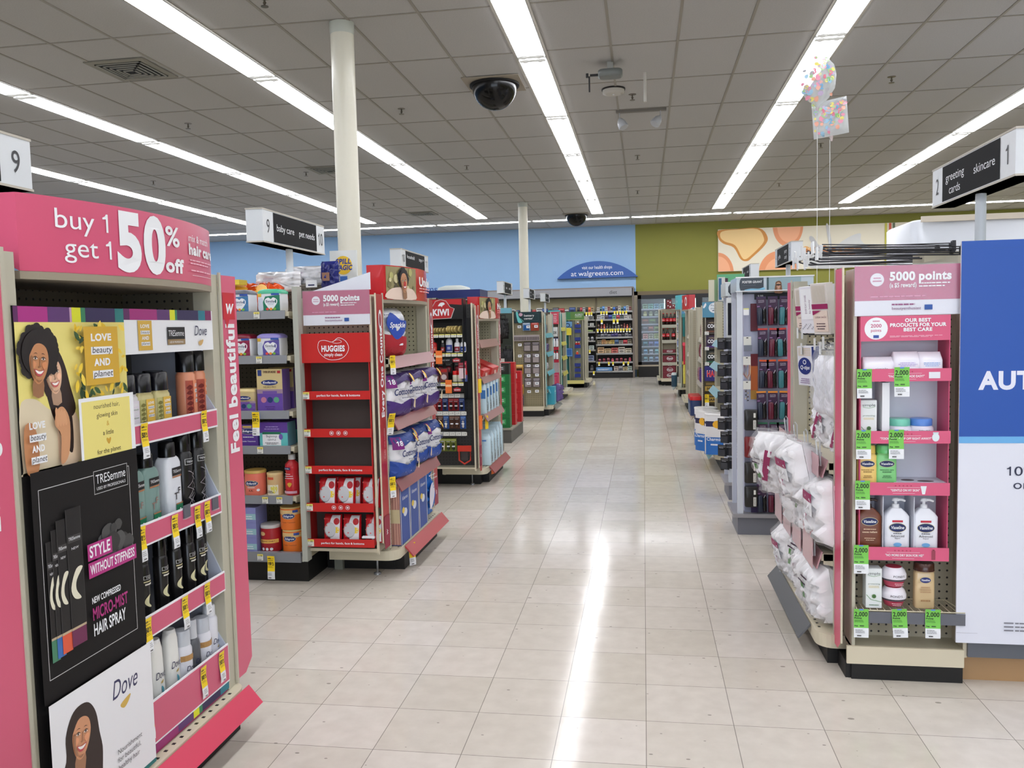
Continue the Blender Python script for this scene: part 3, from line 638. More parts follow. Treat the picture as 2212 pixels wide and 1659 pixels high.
# curved side wall
sp = []
for (z, x) in ((.20,0),(.32,0),(.40,-.05),(.50,-.055),(.575,0),(.64,-.03),(.70,-.06),(.78,-.05),(.86,0),(.93,-.035),(1.0,-.06),(1.08,-.045),(1.16,0),(1.24,-.05),(1.32,-.06),(1.37,-.03)): sp.append((PX+x-.004, z))
m = MB().prism([(-1.77,2.664,.17)]+[(x,2.664,z) for x,z in sp]+[(-1.77,2.664,1.37)], (0,.005,0), C(190,196,212,r=.5)); up('side_wall', m)
TR = [(1.095,1.158),(.793,.861),(.516,.585),(.19,.325)]
for k, (z0_, z1_) in enumerate(TR):
    m = MB().box(PX-.004,PX,2.166,2.672,z0_,z1_,WHITE).box(PX,PX+.001,2.172,2.668,z0_+.006,z1_-.006,PINKL)
    m.box(-1.77,PX,2.176,2.664,z0_+.01,z0_+.015,C(150,152,158))
    if k == 3:
        x = 2.17
        for w, c_ in ((.05,(120,30,90)),(.12,(150,40,110)),(.09,(90,50,110)),(.035,(222,226,40)),(.02,(50,130,90)),(.12,(44,34,80)),(.06,(30,120,140))): m.box(PX-.003,PX+.0005,x,x+w,.166,.19,C(*c_)); x += w
    up('tray', m)
# ---- bottles
def sbottle(name, w, d, h, col, capc, caph, capw, e=4, lab=None, neck=.0, taper=1.0, r=.3, sh=.04):
    b = MB().lath([(0,w/2*.92,d/2*.92),(.006,w/2,d/2),(h*.45,w/2*(1+taper)/2,d/2*(1+taper)/2),(h-sh,w/2*taper,d/2*taper),(h-sh*.3,w/2*taper*.86,d/2*taper*.86),(h,capw*.9,capw*.9)], C(*col,r=r), e=e, n=28)
    c = MB().lath([(h,capw,capw),(h+caph-.004,capw*.97,capw*.97),(h+caph,capw*.88,capw*.88)], C(*capc,r=.2), n=22)
    parts = [(name,b),('cap',c)]
    if lab: m = MB(); lab(surf(m, w/2*(1 if taper == 1 else (1+taper)/2), d/2*(1 if taper == 1 else (1+taper)/2), e), w, h); parts.append(('label',m))
    return Proto(*([name]+parts))
def L_lbp(c, dark):
    def g(f, w, h):
        f.rect(-w*.44,h*.08,w*.3,h*.76,C(*dark)); rd = random.Random(2)
        for i in range(7): y = h*(.1+.1*i); f.blob([(-w*.42,y),(-w*.3,y+h*.06),(-w*.17,y+h*.02),(-w*.28,y-h*.03)], C(*[max(0,v-70) for v in dark]), 2)
        f.rect(-w*.14,h*.06,w*.56,h*.78,C(*c)); lbp(f, w*.14, h*.38, h*.44, w*.46); f.lines(w*.02,h*.2,w*.26,2,h*.05,h*.012,C(80,60,40))
    return g
def L_tres(mode):
    def g(f, w, h):
        if mode in ('shampoo','white'):
            f.rect(-w*.2,h*.72,w*.66,h*.12,BLACK); f.text('TRESemme',w*.13,h*.76,h*.045,WHITE,'c',w=w*.56); f.rect(-w*.2,h*.69,w*.66,h*.025,C(176,120,80))
            c_ = C(60,56,60) if mode == 'white' else C(150,120,110)
            f.text('T',-w*.12,h*.36,h*.1,c_,b=1); f.text('F',w*.1,h*.44,h*.09,c_,b=1); f.rect(-w*.05,h*.12,w*.5,h*.16,C(24,120,80)); f.rect(-w*.05,h*.28,w*.5,h*.02,C(176,120,80)); f.ell(w*.2,h*.2,w*.05,w*.05,WHITE,8)
        elif mode == 'tall':
            f.frame(-w*.36,h*.80,w*.76,h*.09,.0012,LW); f.text('TRESemme',w*.02,h*.83,h*.03,WHITE,'c',w=w*.62)
            rd = random.Random(9)
            for q in range(3): f.line([(rd.uniform(-.3,.35)*w, h*(.15+.08*j)) for j in range(8)], .0014, C(150,146,150))
            f.rect(-w*.3,h*.03,w*.7,h*.07,C(110,90,150))
        else:
            f.frame(-w*.36,h*.76,w*.72,h*.06,.0010,LW); f.text('TRES',0,h*.775,h*.028,LW,'c',w=w*.5); f.rect(-w*.36,h*.715,w*.72,h*.022,C(190,180,140)); f.rect(-w*.3,h*.67,w*.55,h*.024,C(220,216,206))
            f.blob([(0,h*.52),(-w*.3,h*.46),(-w*.34,h*.38),(-w*.1,h*.32),(w*.1,h*.32),(-w*.1,h*.38),(-w*.08,h*.46)], C(220,214,170))
            f.rect(-w*.4,0.004,w*.8,h*.09,C(*mode)); f.rect(-w*.36,h*.09,w*.72,h*.02,C(190,180,140)); f.text('HAIR',0,h*.14,h*.02,C(*[min(255,v+60) for v in mode]),'c')
    return g
def L_dove(band):
    def g(f, w, h):
        f.text('Dove', 0, h*.56, h*.085, C(40,44,80), 'c', w=w*.66, sh=.2); f.blob([(-w*.05,h*.5),(w*.15,h*.53),(w*.1,h*.49)], C(206,180,110), 3)
        if band == 'swirl': f.blob([(0,h*.46),(w*.16,h*.4),(w*.1,h*.28),(w*.3,h*.16),(w*.05,h*.26),(w*.02,h*.36)], C(90,170,190)); f.lines(-w*.3,h*.17,w*.5,2,h*.035,h*.016,C(60,150,190)); f.rect(-w*.34,h*.05,w*.68,h*.025,C(40,120,170))
        elif band: f.rect(-w*.47,h*.74,w*.94,h*.10,C(184,140,84)); f.lines(-w*.3,h*.3,w*.6,2,h*.06,h*.015,C(180,180,190)); f.lines(-w*.3,h*.1,w*.6,1,h*.05,h*.015,C(150,200,200))
    return g
LBY = sbottle('shampoo_bottle', .072,.045,.118,(206,196,140),(16,16,24),.052,.030,e=5,lab=L_lbp((226,184,70),(190,186,120)),sh=.012)
LBP_ = sbottle('shampoo_bottle', .072,.045,.118,(222,220,224),(16,16,24),.052,.030,e=5,lab=L_lbp((232,226,236),(200,110,160)),sh=.012)
LBC = sbottle('dry_shampoo_can', .056,.056,.160,(226,150,116),(14,14,18),.062,.027,e=2,lab=L_lbp((228,140,104),(180,80,60)),sh=.01)
TSH = sbottle('shampoo_bottle', .080,.048,.188,(126,156,150),(14,14,16),.04,.024,e=5,lab=L_tres('shampoo'),sh=.02)
TWH = sbottle('conditioner_bottle', .080,.048,.200,(228,232,240),(14,14,16),.045,.024,e=5,lab=L_tres('white'),sh=.02)
TBK = sbottle('hairspray_can', .056,.056,.205,(22,21,23),(13,12,13),.06,.026,e=2,lab=L_tres('tall'),sh=.01,r=.25)
SPR = [sbottle('hairspray_can', .044,.044,.175,(26,24,25),(13,12,13),.052,.020,e=2,lab=L_tres(c_),sh=.008,r=.25) for c_ in ((130,50,40),(36,84,150),(44,50,60))]
DVW = sbottle('shampoo_bottle', .074,.046,.205,(236,236,232),(236,236,234),.008,.02,e=3,lab=L_dove('swirl'),taper=.78,sh=.02)
DVP = sbottle('lotion_bottle', .062,.062,.150,(232,232,240),(200,204,212),.04,.027,e=2,lab=L_dove(1),sh=.01)
DVT = sbottle('shampoo_bottle', .056,.056,.180,(232,232,240),(228,230,236),.03,.022,e=2,lab=L_dove(0),sh=.01)
DVK = sbottle('spray_bottle', .052,.052,.150,(90,92,98),(206,208,214),.05,.017,e=2,lab=L_dove(0),sh=.02)
R90 = math.pi/2
def rowX(px_list, ypx, X, z, protos, lbs, cat, group, rz=R90, jx=0, rx=0, sc=1):
    for i, (px, pr_, lb) in enumerate(zip(px_list, protos, lbs)):
        y = oX(px, ypx, X).y
        pr_.put((X+(jx[i] if isinstance(jx,(list,tuple)) else jx), y, z), rz, lb, cat, group, sc=sc)
z_ = TR[0][0]+.016
rowX([268,303,340,364], 870, -1.52, z_, [LBP_,LBY,LBY,LBP_], ['shampoo bottle half hidden by the yellow poster, leftmost on top tray','yellow shampoo bottle with black cap, second on top tray','yellow shampoo bottle with black cap, third on top tray','white and purple shampoo bottle behind the yellow ones'], 'bottle', 'shampoo bottles on the top tray', jx=[0,0,0,-.05], sc=1.12)
rowX([402,427], 850, -1.53, z_, [LBC,LBC], ['coral spray can with black cap, left of the coral pair','coral spray can with black cap, right of the coral pair'], 'can', 'coral cans on the top tray', sc=1.12)
z_ = TR[1][0]+.016
rowX([280,314,364,397,425], 1060, -1.52, z_, [TSH,TSH,TWH,TBK,TBK], ['teal shampoo bottle at the poster edge on second tray','teal shampoo bottle with black cap beside the white bottle','large white conditioner bottle on the second tray','tall black hairspray can with silver figure, beside white bottle','tall black hairspray can, rightmost on the second tray'], 'bottle', 'bottles on the second tray', sc=1.08)
z_ = TR[2][0]+.016
rowX([284,306,326,347,378,408,430,447], 1240, -1.515, z_, [SPR[0],SPR[0],SPR[2],SPR[0],SPR[1],SPR[1],SPR[1],SPR[1]], ['slim black hairspray can, %s on the third tray' % ORD[i] for i in range(8)], 'can', 'black hairspray cans on the third tray', jx=[0,0,-.05,0,0,0,0,-.02], sc=(1,1,1.1))
z_ = TR[3][0]+.016
rowX([299,334,369,396,418,439,457], 1450, -1.52, z_, [DVW,DVW,DVW,DVP,DVK,DVP,DVT], ['white bottle cut by the poster edge on the lowest tray','white shampoo bottle with blue swirl, left one on lowest tray','white shampoo bottle with teal swirl, right one on lowest tray','white bottle with tan band beside the teal swirl bottle','grey clear spray bottle between the two tan-banded bottles','white bottle with tan band, right of the grey bottle','slim white bottle, rightmost on the lowest tray'], 'bottle', 'white bottles on the lowest tray', sc=(1,1,1.25))
# ---- hanging price tags
def tagproto(c1, big, top, w=.034, h=.105, inkc=INK, sub=None):
    b = MB(); n = 6; vs = []
    for i in range(n+1):
        z = -h*i/n; y = .003*math.sin(i*.9); vs += [(-w/2,y,z),(w/2,y,z)]
    b.add(vs, [(2*i,2*i+1,2*i+3,2*i+2) for i in range(n)], WHITE); b.add([(x,y+.0006,z) for x,y,z in vs], [(2*i,2*i+2,2*i+3,2*i+1) for i in range(n)], WHITE)
    m = MB(); f = Fr(m, lambda x,y,z: Vector((x, .003*math.sin(-y/h*n*.9)-z, y)), eps=.0006); 
    for i in range(4): f.rect(-w/2,-h*.66+h*.165*i,w,h*.165,C(*c1), z=.0006)
    if top: f.text(top,-w*.42,-h*.13,h*.06,inkc,b=2,w=w*.42); f.lines(w*.05,-h*.12,w*.4,1,.01,h*.012,inkc); f.lines(-w*.42,-h*.2,w*.8,1,.01,h*.018,inkc); f.text(big,-w*.43,-h*.40,h*.13,inkc,b=2,w=w*.5); f.text('%',w*.1,-h*.34,h*.07,inkc,b=1,w=w*.28); f.text('off',w*.1,-h*.41,h*.045,inkc,b=1,w=w*.3); f.lines(-w*.4,-h*.46,w*.7,2,h*.035,h*.012,C(120,100,20))
    else:
        f.rect(-w*.14,-h*.045,w*.28,h*.045,C(90,140,220)); f.text(big,0,-h*.26,h*.15,inkc,'c',b=1,w=w*.88); f.text('Points',-w*.45,-h*.35,h*.05,inkc,b=2,w=w*.5); f.lines(-w*.44,-h*.4,w*.8,3,h*.03,h*.01,C(50,90,40)); f.text('Reg.',-w*.45,-h*.6,h*.035,inkc,b=2,w=w*.24); f.lines(-w*.1,-h*.6,w*.3,1,.01,h*.03,inkc)
    f.lines(-w*.42,-h*.73,w*.75,3,h*.045,h*.014,INK); f.lines(-w*.3,-h*.94,w*.4,1,.01,h*.04,INK)
    return Proto('price_tag', ('price_tag',b), ('tag_print',m))
TAGY = tagproto((248,214,28), '50', 'sale'); TAGG = tagproto((120,200,80), '2,000', None, w=.057, h=.118)
hw = [('left end of the top tray',(312,914)),('right end of the top tray',(441,887)),('left end of the second tray',(307,1137)),('middle of the second tray',(378,1112)),('second tray, left of the rightmost pair',(427,1093)),('second tray, right end',(448,1083)),
      ('left end of the third tray',(320,1335)),('middle of the third tray',(400,1288)),('right end of the third tray',(448,1259)),('left end of the lowest tray',(324,1526)),('lowest tray, second from right',(440,1440)),('lowest tray, right end',(479,1408))]
for w_, (px,py) in hw:
    p = oX(px,py,PX+.006); TAGY.put((p.x,p.y,p.z), R90, 'yellow sale tag hanging at the '+w_ if not w_.startswith(('second','lowest')) else 'yellow sale tag on the '+w_, 'price tag', 'yellow sale tags on the pink trays')
for w_, (px,py) in (('middle',(405,1105)),('right end',(466,1088))):
    p = oX(px,py,PX+.006); tag(MB().box(PX+.002,PX+.006,p.y-.019,p.y+.019,p.z-.018,p.z+.022,C(92,92,102,r=.3)).box(PX+.001,PX+.008,p.y-.02,p.y+.02,p.z-.022,p.z-.018,PLAST).obj('label_holder'), 'empty grey label holder on the second tray, '+w_, 'label holder')
# blue cloth corner at the very lower left
m = MB(); n = 14; vs = []
for i in range(n+1):
    for j in range(n+1):
        s_, t_ = i/n, j/n; z = .535-.30*s_; y = 1.455+.10*s_*t_*1.2-.17*(1-t_); x = -1.26+.02*math.sin(9*t_+3*s_)-.05*(1-t_)
        vs.append((x,y,z+.02*math.sin(5*t_)*s_))
fs = [(i*(n+1)+j,i*(n+1)+j+1,(i+1)*(n+1)+j+1,(i+1)*(n+1)+j) for i in range(n) for j in range(n)]
m.add(vs, fs, C(88,104,168,r=.9,var=.12,sc=60,bump=.3), True); m.add([(x-.06,y,z) for x,y,z in vs], [q[::-1] for q in fs], C(88,104,168,r=.9), True)
o = m.obj('cloth_bag'); tag(o, 'blue cloth bag edge at the lower left in front of the stand', 'bag')
# ================================================================ shared product shapes
def pillow(mb, w, h, d, m, n=12, seed=1, crump=.1, fin=.012, c=(0,0,0), sag=0):
    """soft bag standing on its bottom edge, front towards -y"""
    rd = random.Random(seed); g = [[rd.uniform(-1,1) for _ in range(n+1)] for _ in range(n+1)]; g2 = [[rd.uniform(-1,1) for _ in range(n+1)] for _ in range(n+1)]
    for sgn, gg in ((-1,g),(1,g2)):
        vs = []
        for i in range(n+1):
            for j in range(n+1):
                u, v = j/n*2-1, i/n*2-1
                b = max(0,1-abs(u)**5)**.5*max(0,1-abs(v)**5)**.5
                y = sgn*(d/2*b*(1+crump*1.6*gg[i][j]-sag*v)+.0008)
                vs.append((c[0]+w/2*u*(1-.06*(1-b))+crump*.02*gg[i][j]*b, c[1]+y, c[2]+h/2*(v+1)))
        fs = [(i*(n+1)+j, i*(n+1)+j+1, (i+1)*(n+1)+j+1, (i+1)*(n+1)+j) for i in range(n) for j in range(n)]
        mb.add(vs, fs if sgn < 0 else [f[::-1] for f in fs], m, True)
    return mb
def pfr(mb, w, h, d, c=(0,0,0), eps=.002):
    def fn(x, y, z):
        u, v = x/(w/2), y/(h/2)-1; u = max(-1,min(1,u)); v = max(-1,min(1,v))
        b = max(0,1-abs(u)**5)**.5*max(0,1-abs(v)**5)**.5
        return Vector((c[0]+x, c[1]-d/2*b-z-.002, c[2]+y))
    return Fr(mb, fn, eps=eps, sub=w*.12)
def boxp(name, w, d, h, col, draw=None, side=None, top=None, r=.4):
    b = MB().box(-w/2,w/2,-d/2,d/2,0,h,C(*col,r=r)); parts = [(name,b)]
    if side: b.box(-w/2-.0005,-w/2,-d/2+.001,d/2,0.001,h-.001,C(*side,r=r)).box(w/2,w/2+.0005,-d/2+.001,d/2,.001,h-.001,C(*side,r=r))
    if top: b.box(-w/2,w/2,-d/2,d/2,h,h+.0008,C(*top,r=r))
    if draw: m = MB(); draw(Fr(m, o=(-w/2,-d/2,0), r=(1,0,0), u=(0,0,1), eps=.0008), w, h); parts.append(('label',m))
    return Proto(name, *parts)
def canp(name, r_, h, col, lid, draw=None, lidh=.012, e=2, ry=None, rough=.35):
    ry = ry or r_
    b = MB().lath([(0,r_*.97,ry*.97),(.004,r_,ry),(h-.004,r_,ry),(h,r_*.98,ry*.98)], C(*col,r=rough), e=e, n=28)
    c = MB().lath([(h,r_*1.02,ry*1.02),(h+lidh*.8,r_*1.02,ry*1.02),(h+lidh,r_*.96,ry*.96)], C(*lid,r=.3), e=e, n=28); parts = [(name,b),('lid',c)]
    if draw: m = MB(); draw(surf(m, r_, ry, e), r_*2, h); parts.append(('label',m))
    return Proto(name, *parts)
def bagp(name, w, h, d, col, draw=None, seed=1, crump=.1, r=.22, bump=.3):
    b = pillow(MB(), w, h, d, C(*col,r=r,bump=bump,sc=30), seed=seed, crump=crump); parts = [(name,b)]
    if draw: m = MB(); draw(pfr(m, w, h, d, eps=.001+crump*d*.45), w, h); parts.append(('label',m))
    return Proto(name, *parts)
def tubp(w, d, h, lid, badge, draw=None, name='formula_tub', body=(232,234,240)):
    b = MB().lath([(0,w*.46,d*.44),(.008,w*.49,d*.48),(h*.5,w*.5,d*.5),(h-.004,w*.49,d*.49)], C(*body,r=.35), e=6, n=28)
    c = MB().lath([(h-.006,w*.505,d*.505),(h+.006,w*.505,d*.505),(h+.016,w*.40,d*.45),(h+.020,w*.30,d*.38)], C(*lid,r=.35), e=6, n=28)
    m = MB(); f = surf(m, w/2, d/2, 6)
    f.blob([(-w*.44,h*.12),(-w*.40,h*.62),(-w*.24,h*.7),(-w*.2,h*.5),(-w*.22,h*.1)], C(202,210,224), 3); f.rect(-w*.44,h*.78,w*.16,h*.18,C(220,180,60))
    f.poly([(-w*.2,h*.04),(-w*.22,h*.5),(-w*.12,h*.8),(w*.44,h*.86),(w*.44,h*.04)], C(*badge))
    f.blob([(w*.1,h*.1),(-w*.12,h*.4),(-w*.14,h*.62),(0,h*.74),(w*.1,h*.66),(w*.2,h*.74),(w*.34,h*.62),(w*.32,h*.4)], WHITE)
    f.text('Similac', w*.1, h*.48, h*.12, C(28,40,90), 'c', b=1, w=w*.42); f.lines(w*.1,h*.42,w*.3,2,h*.06,h*.02,C(150,160,180),'c')
    for q, c_ in ((-.04,(220,70,60)),(.1,(236,150,50)),(.24,(120,180,60))): f.ell(w*q,h*.14,w*.06,h*.07,C(*c_),10)
    f.rect(w*.12,h*.86,w*.3,h*.1,C(40,80,170))
    return Proto(name, (name,b), ('lid',c), ('label',m))
def oval(f, x, y, w, h, t, c=(24,40,110)):
    f.ell(x,y,w/2*1.06,h/2*1.12,C(200,190,150),22); f.ell(x,y,w/2,h/2,C(*c),22); f.text(t,x,y-h*.16,h*.36,WHITE,'c',b=1,w=w*.8,sh=.15)
def small_label(o_parent, name, x, y, z, w, h, txt=None, n=(0,-1,0), top=None):
    m = MB(); r = (1,0,0) if n[1] else ((0,1,0) if n[0] > 0 else (0,-1,0)); f = Fr(m, o=(x,y,z), r=r, u=(0,0,1), eps=.001)
    f.rect(-w/2,-h/2,w,h,C(232,232,226)); 
    if top: f.rect(-w/2,h*.2,w,h*.3,C(*top))
    if txt: f.text(txt,0,-h*.05,h*.42,INK,'c',w=w*.7)
    f.lines(-w*.4,-h*.3,w*.8,2,h*.14,h*.06,INK); return m.obj(name, o_parent)
def sidebay(e, xa, xb, Yf, depth, dz, top, zk=.06, kick_y=None, inner=(168,160,140), wing='R', lip=True):
    ofs = (-e.location.x, -e.location.y, -e.location.z)
    def P(n, mb, par=e):
        o = mb.obj(n, par)
        if par is e: o.location = ofs
        return o
    P('bay_panel', MB().box(xa,xb,Yf+depth,Yf+depth+.01,dz,top,PEG(inner,'XZ',ox=.006,oz=.012)))
    for nm, x in (('wing_panel',xa),('wing_panel',xb)):
        if (x == xb and wing in 'RB') or (x == xa and wing in 'LB'):
            sg = 1 if x == xb else -1
            P(nm, MB().box(x,x+sg*.006,Yf,Yf+depth,dz-.02,top,C(176,168,148,r=.4,var=.04,sc=4)).box(x-sg*.002,x+sg*.012,Yf-.004,Yf+.002,dz-.03,top+.006,CREAM))
        else: P('bay_post', MB().box(x,x+.012,Yf,Yf+depth,dz-.02,top,POST))
    m = MB().box(xa,xb,Yf-.002,Yf+depth,dz-.012,dz,C(176,170,148,r=.45,var=.06,sc=9))
    if lip: m.box(xa-.02,xb,Yf-.012,Yf,zk,dz+.002,CREAM)
    P('bay_deck', m)
    ky = Yf if kick_y is None else kick_y
    P('bay_kick', MB().box(xa,xb+.0,ky,ky+.25,0,zk,KICK))
    return P
def points_sign(e, P, x0, x1, y, z0, z1):
    m = MB().box(x0,x1,y-.003,y,z0,z1,C(180,62,110,r=.2)); m.box(x0-.002,x1+.002,y-.0055,y-.0048,z0-.002,z1+.004,C(240,240,245,r=.05,a=.09,bump=.5,sc=18)); o = P('points_sign', m)
    m = MB(); w, h = x1-x0, z1-z0; f = Fr(m, o=(x0,y-.003,z0), r=(1,0,0), u=(0,0,1), eps=.0006)
    f.rect(0,0,w,h*.3,C(226,228,238)); f.ell(w*.2,h*.72,w*.062,w*.062,C(232,232,240)); f.lines(w*.2,h*.74,w*.09,2,h*.06,h*.025,C(200,120,160),'c')
    f.text('5000 points', w*.31, h*.7, h*.16, WHITE, b=2, w=w*.55); f.text('(a $5 reward)', w*.31, h*.56, h*.085, WHITE, b=1, w=w*.24); f.lines(w*.57,h*.62,w*.28,2,h*.06,h*.022,WHITE)
    f.lines(w*.14,h*.37,w*.5,1,.01,h*.016,C(230,170,200)); f.lines(w*.33,h*.2,w*.28,1,.01,h*.03,C(150,90,130)); f.text('beautyenthusiast',w*.33,h*.11,h*.055,C(120,60,110),w=w*.26); f.rect(w*.62,h*.1,w*.07,h*.1,C(44,84,160))
    m.obj('sign_print', o)
# ================================================================ skin care end display, nearest on the right
e, wxr, ra, rb = endcap('endcap_display', 'beige and pink skin care display stand nearest on the right', 1, .765, 3.36, (214,80,116), bay=True, top=1.612, strip_bot=.10, peg=(188,180,154), dk=.132, deckd=.075, baserail=(C(96,98,102,r=.35),), shelves=((.83,.36,.3),(.45,.38,.3)), railc=C(206,160,166,r=.2,a=.8))
P = sidebay(e, .795, 1.204, 3.36, .122, .134, 1.607, zk=.066)
P('bay_kick', MB().box(.775,1.20,3.372,3.5,.0,.066,KICK))
points_sign(e, P, .796, 1.198, 3.353, 1.427, 1.615)
# wire shelf in the bay
m = MB(); WS = C(214,206,180,r=.35); x0, x1, yf, yb_, z = .806, 1.196, 3.325, 3.478, .29
m.tube([(x0,yf,z),(x1,yf,z),(x1-.02,yb_,z),(x0+.02,yb_,z),(x0,yf,z)], .0025, WS, 6)
for i in range(1,15): x = x0+(x1-x0)*i/15; m.tube([(x,yf,z),(x*.97+.03,yb_,z)], .0015, WS, 5, False)
ws = P('wire_shelf', m); MB().box(x0+.004,x1,yf-.006,yf-.003,.242,.286,C(98,100,108,r=.3)).obj('price_rail', ws)
# pink cardboard tray unit
u = empty('cardboard_display', (.98,3.45,.484), 'pink cardboard skin care tray unit hanging in the right stand', 'display unit')
def up(n, mb, par=u):
    o = mb.obj(n, par)
    if par is u: o.location = (-.98,-3.45,-.484)
    return o
PK = C(214,90,126,r=.45); PKD = C(196,74,110,r=.5); GW = C(206,208,220,r=.5)
ux0, ux1, uy0, uy1 = .817, 1.140, 3.346, 3.478
up('side_wall', MB().box(ux0,ux0+.004,uy0+.006,uy1,.486,1.33,PKD)); up('side_wall', MB().box(ux1-.004,ux1,uy0+.006,uy1,.486,1.33,PKD))
up('back_board', MB().box(ux0,ux1,uy1-.003,uy1,.486,1.42,GW))
hb = up('header_board', MB().box(ux0,ux1-.002,uy0,uy0+.09,1.33,1.425,PK)); m = MB(); f = Fr(m, o=(ux0,uy0,1.33), r=(1,0,0), u=(0,0,1), eps=.0008)
f.ell(.056,.048,.042,.042,WHITE,28); f.text('2000',.056,.052,.013,C(190,80,120),'c',b=1); f.text('points',.056,.036,.010,C(190,80,120),'c',b=1); f.lines(.056,.074,.03,1,.01,.004,C(200,120,150),'c'); f.rect(.046,.012,.02,.011,C(50,80,160))
for i, s_ in enumerate(('OUR BEST','PRODUCTS FOR YOUR','BEST CARE')): f.text(s_,.205,.071-.0175*i,.0125,WHITE,'c',b=2,w=(.093,.2,.103)[i])
f.lines(.105,.018,.2,2,.004,.0015,C(240,200,215)); m.obj('header_print', hb)
for k, (zb, zt, tx) in enumerate(((1.176,1.224,'"FACE WASH MADE EASY!"'),(.938,.986,'"TOOK MY MAKEUP OFF RIGHT AWAY!"'),(.738,.787,'"GENTLE ON MY SKIN"'),(.484,.535,'"NO MORE DRY SKIN FOR ME!"'))):
    m = MB().box(ux0-.002,ux1+.002,uy0-.004,uy0,zb,zt,PK).box(ux0,ux1,uy0,uy1,zb+.006,zb+.010,GW); 
    if k == 2: m.box(ux0+.13,ux1,uy0,uy1,zt-.006,zt-.002,GW); m.lath([(0,.024,.018),(.0006,.024,.018)], C(60,30,30), c=(1.01,3.41,zt-.002)); m.lath([(0,.03,.016),(.0006,.03,.016)], C(60,30,30), c=(1.07,3.39,zt-.002))
    o = up('tray', m); m = MB(); f = Fr(m, o=(ux0,uy0-.004,zb), r=(1,0,0), u=(0,0,1), eps=.0006); h = zt-zb
    f.text(tx, .165, h*.32, h*.17, WHITE, 'c', b=1, w=(.13,.185,.105,.14)[k]); f.rect(.10,h*.62,.12,.0008,WHITE); f.rect(.12,h*.16,.08,.0008,WHITE)
    for q in range(5): f.ell(.13+.014*q,h*.76,.003,.003,C(178,60,90),5)
    if k == 1: f.ell(.272,h*.5,.013,.016,C(220,232,236)); f.rect(.262,h*.78,.02,.006,C(206,222,226))
    if k == 2: f.poly([(.226,h*.1),(.236,h*.1),(.242,h*.75),(.22,h*.75)], C(226,232,236))
    if k == 3: f.rect(.262,h*.1,.014,h*.7,C(150,60,80)); f.rect(.265,h*.8,.008,.004,C(120,40,60))
    if k == 0: f.rect(.245,h*.22,.04,h*.5,C(226,228,236))
    m.obj('tray_print', o)
for x in (.902,.926,): up('divider', MB().box(x,x+.003,uy0+.02,uy1,.986,1.17,WHITE))
up('divider', MB().box(.902,.929,uy0+.018,uy0+.021,.955,1.17,WHITE))
for x in (.905,1.018): up('divider', MB().box(x,x+.003,uy0+.01,uy1,.50,.73,GW))
# products
def d_simple(f, w, h): f.text('simple',w*.56,h*.56,h*.13,C(50,70,60),'c',w=w*.4); f.line([(w*.42,h*.5),(w*.56,h*.45),(w*.74,h*.52)],.0015,C(90,150,70)); f.lines(w*.56,h*.34,w*.5,1,.01,h*.02,C(150,160,150),'c'); f.lines(w*.56,h*.2,w*.42,2,h*.07,h*.04,C(90,90,90),'c')
def wipes(c1, c2):
    def g(f, w, h):
        if not c1: return d_simple(f, w, h)
        f.lines(w*.5,h*.8,w*.7,3,h*.08,h*.03,C(*c1),'c'); f.blob([(-0+w*.02,h*.34),(w*.3,h*.42),(w*.6,h*.3),(w*.97,h*.4),(w*.97,h*.1),(w*.02,h*.1)],C(*c1)); f.rect(w*.02,h*.02,w*.96,h*.2,C(*c2))
    return g
def wipep(w, h, dr):
    b = MB().lath([(0,w*.48,.034),(.01,w/2,.036),(h*.7,w/2,.036),(h*.8,w*.48,.03),(h*1.02,w*.46,.004)], C(232,230,240,r=.25,bump=.4,sc=40), e=5, n=28, jit=.015)
    m = MB(); dr(Fr(m, o=(-w/2,-.0392,0), r=(1,0,0), u=(0,0,1), eps=.001), w, h*.74); return Proto('wipes_pack', ('wipes_pack',b), ('label',m))
Y_ = 3.386
def atp(px): return oY(px, 900, Y_-.03).x
G1 = 'skin care packs on the pink trays'
wipep(.118,.080,wipes(None,None)).put((atp(1898),Y_,1.187),0,'white face wipes pack with green swoosh, top pink tray','wipes',G1)
wipep(.098,.098,wipes((170,150,210),(90,60,160))).put((atp(1958),Y_,1.187),0,'white and purple wipes pack on the top pink tray','wipes',G1)
wipep(.088,.096,wipes((110,160,220),(30,90,180))).put((atp(2010),Y_,1.187),0,'white and blue wipes pack on the top pink tray','wipes',G1)
def d_simplebox(f, w, h):
    f.text('simple',w*.5,h*.85,h*.06,C(50,70,60),'c',w=w*.82); f.line([(w*.12,h*.83),(w*.5,h*.8),(w*.9,h*.84)],.0012,C(90,150,70)); f.text('protecting',w*.5,h*.6,h*.035,C(120,140,120),'c',w=w*.75); f.lines(w*.5,h*.55,w*.7,2,h*.03,h*.012,C(220,200,130),'c')
    f.ell(w*.5,h*.3,w*.14,w*.14,C(90,130,70)); f.ell(w*.5,h*.3,w*.1,w*.1,C(60,100,50)); f.line([(0.001,h*.34),(w*.3,h*.22),(w*.98,h*.16)],.0018,C(80,140,70)); f.lines(w*.5,h*.07,w*.7,1,.01,h*.02,C(90,130,90),'c')
SB = boxp('cream_box',.058,.05,.155,(228,232,232),d_simplebox,side=(206,212,212))
SB.put((atp(1878),Y_+.004,.948),0,'white and grey cream carton on the second pink tray','box')
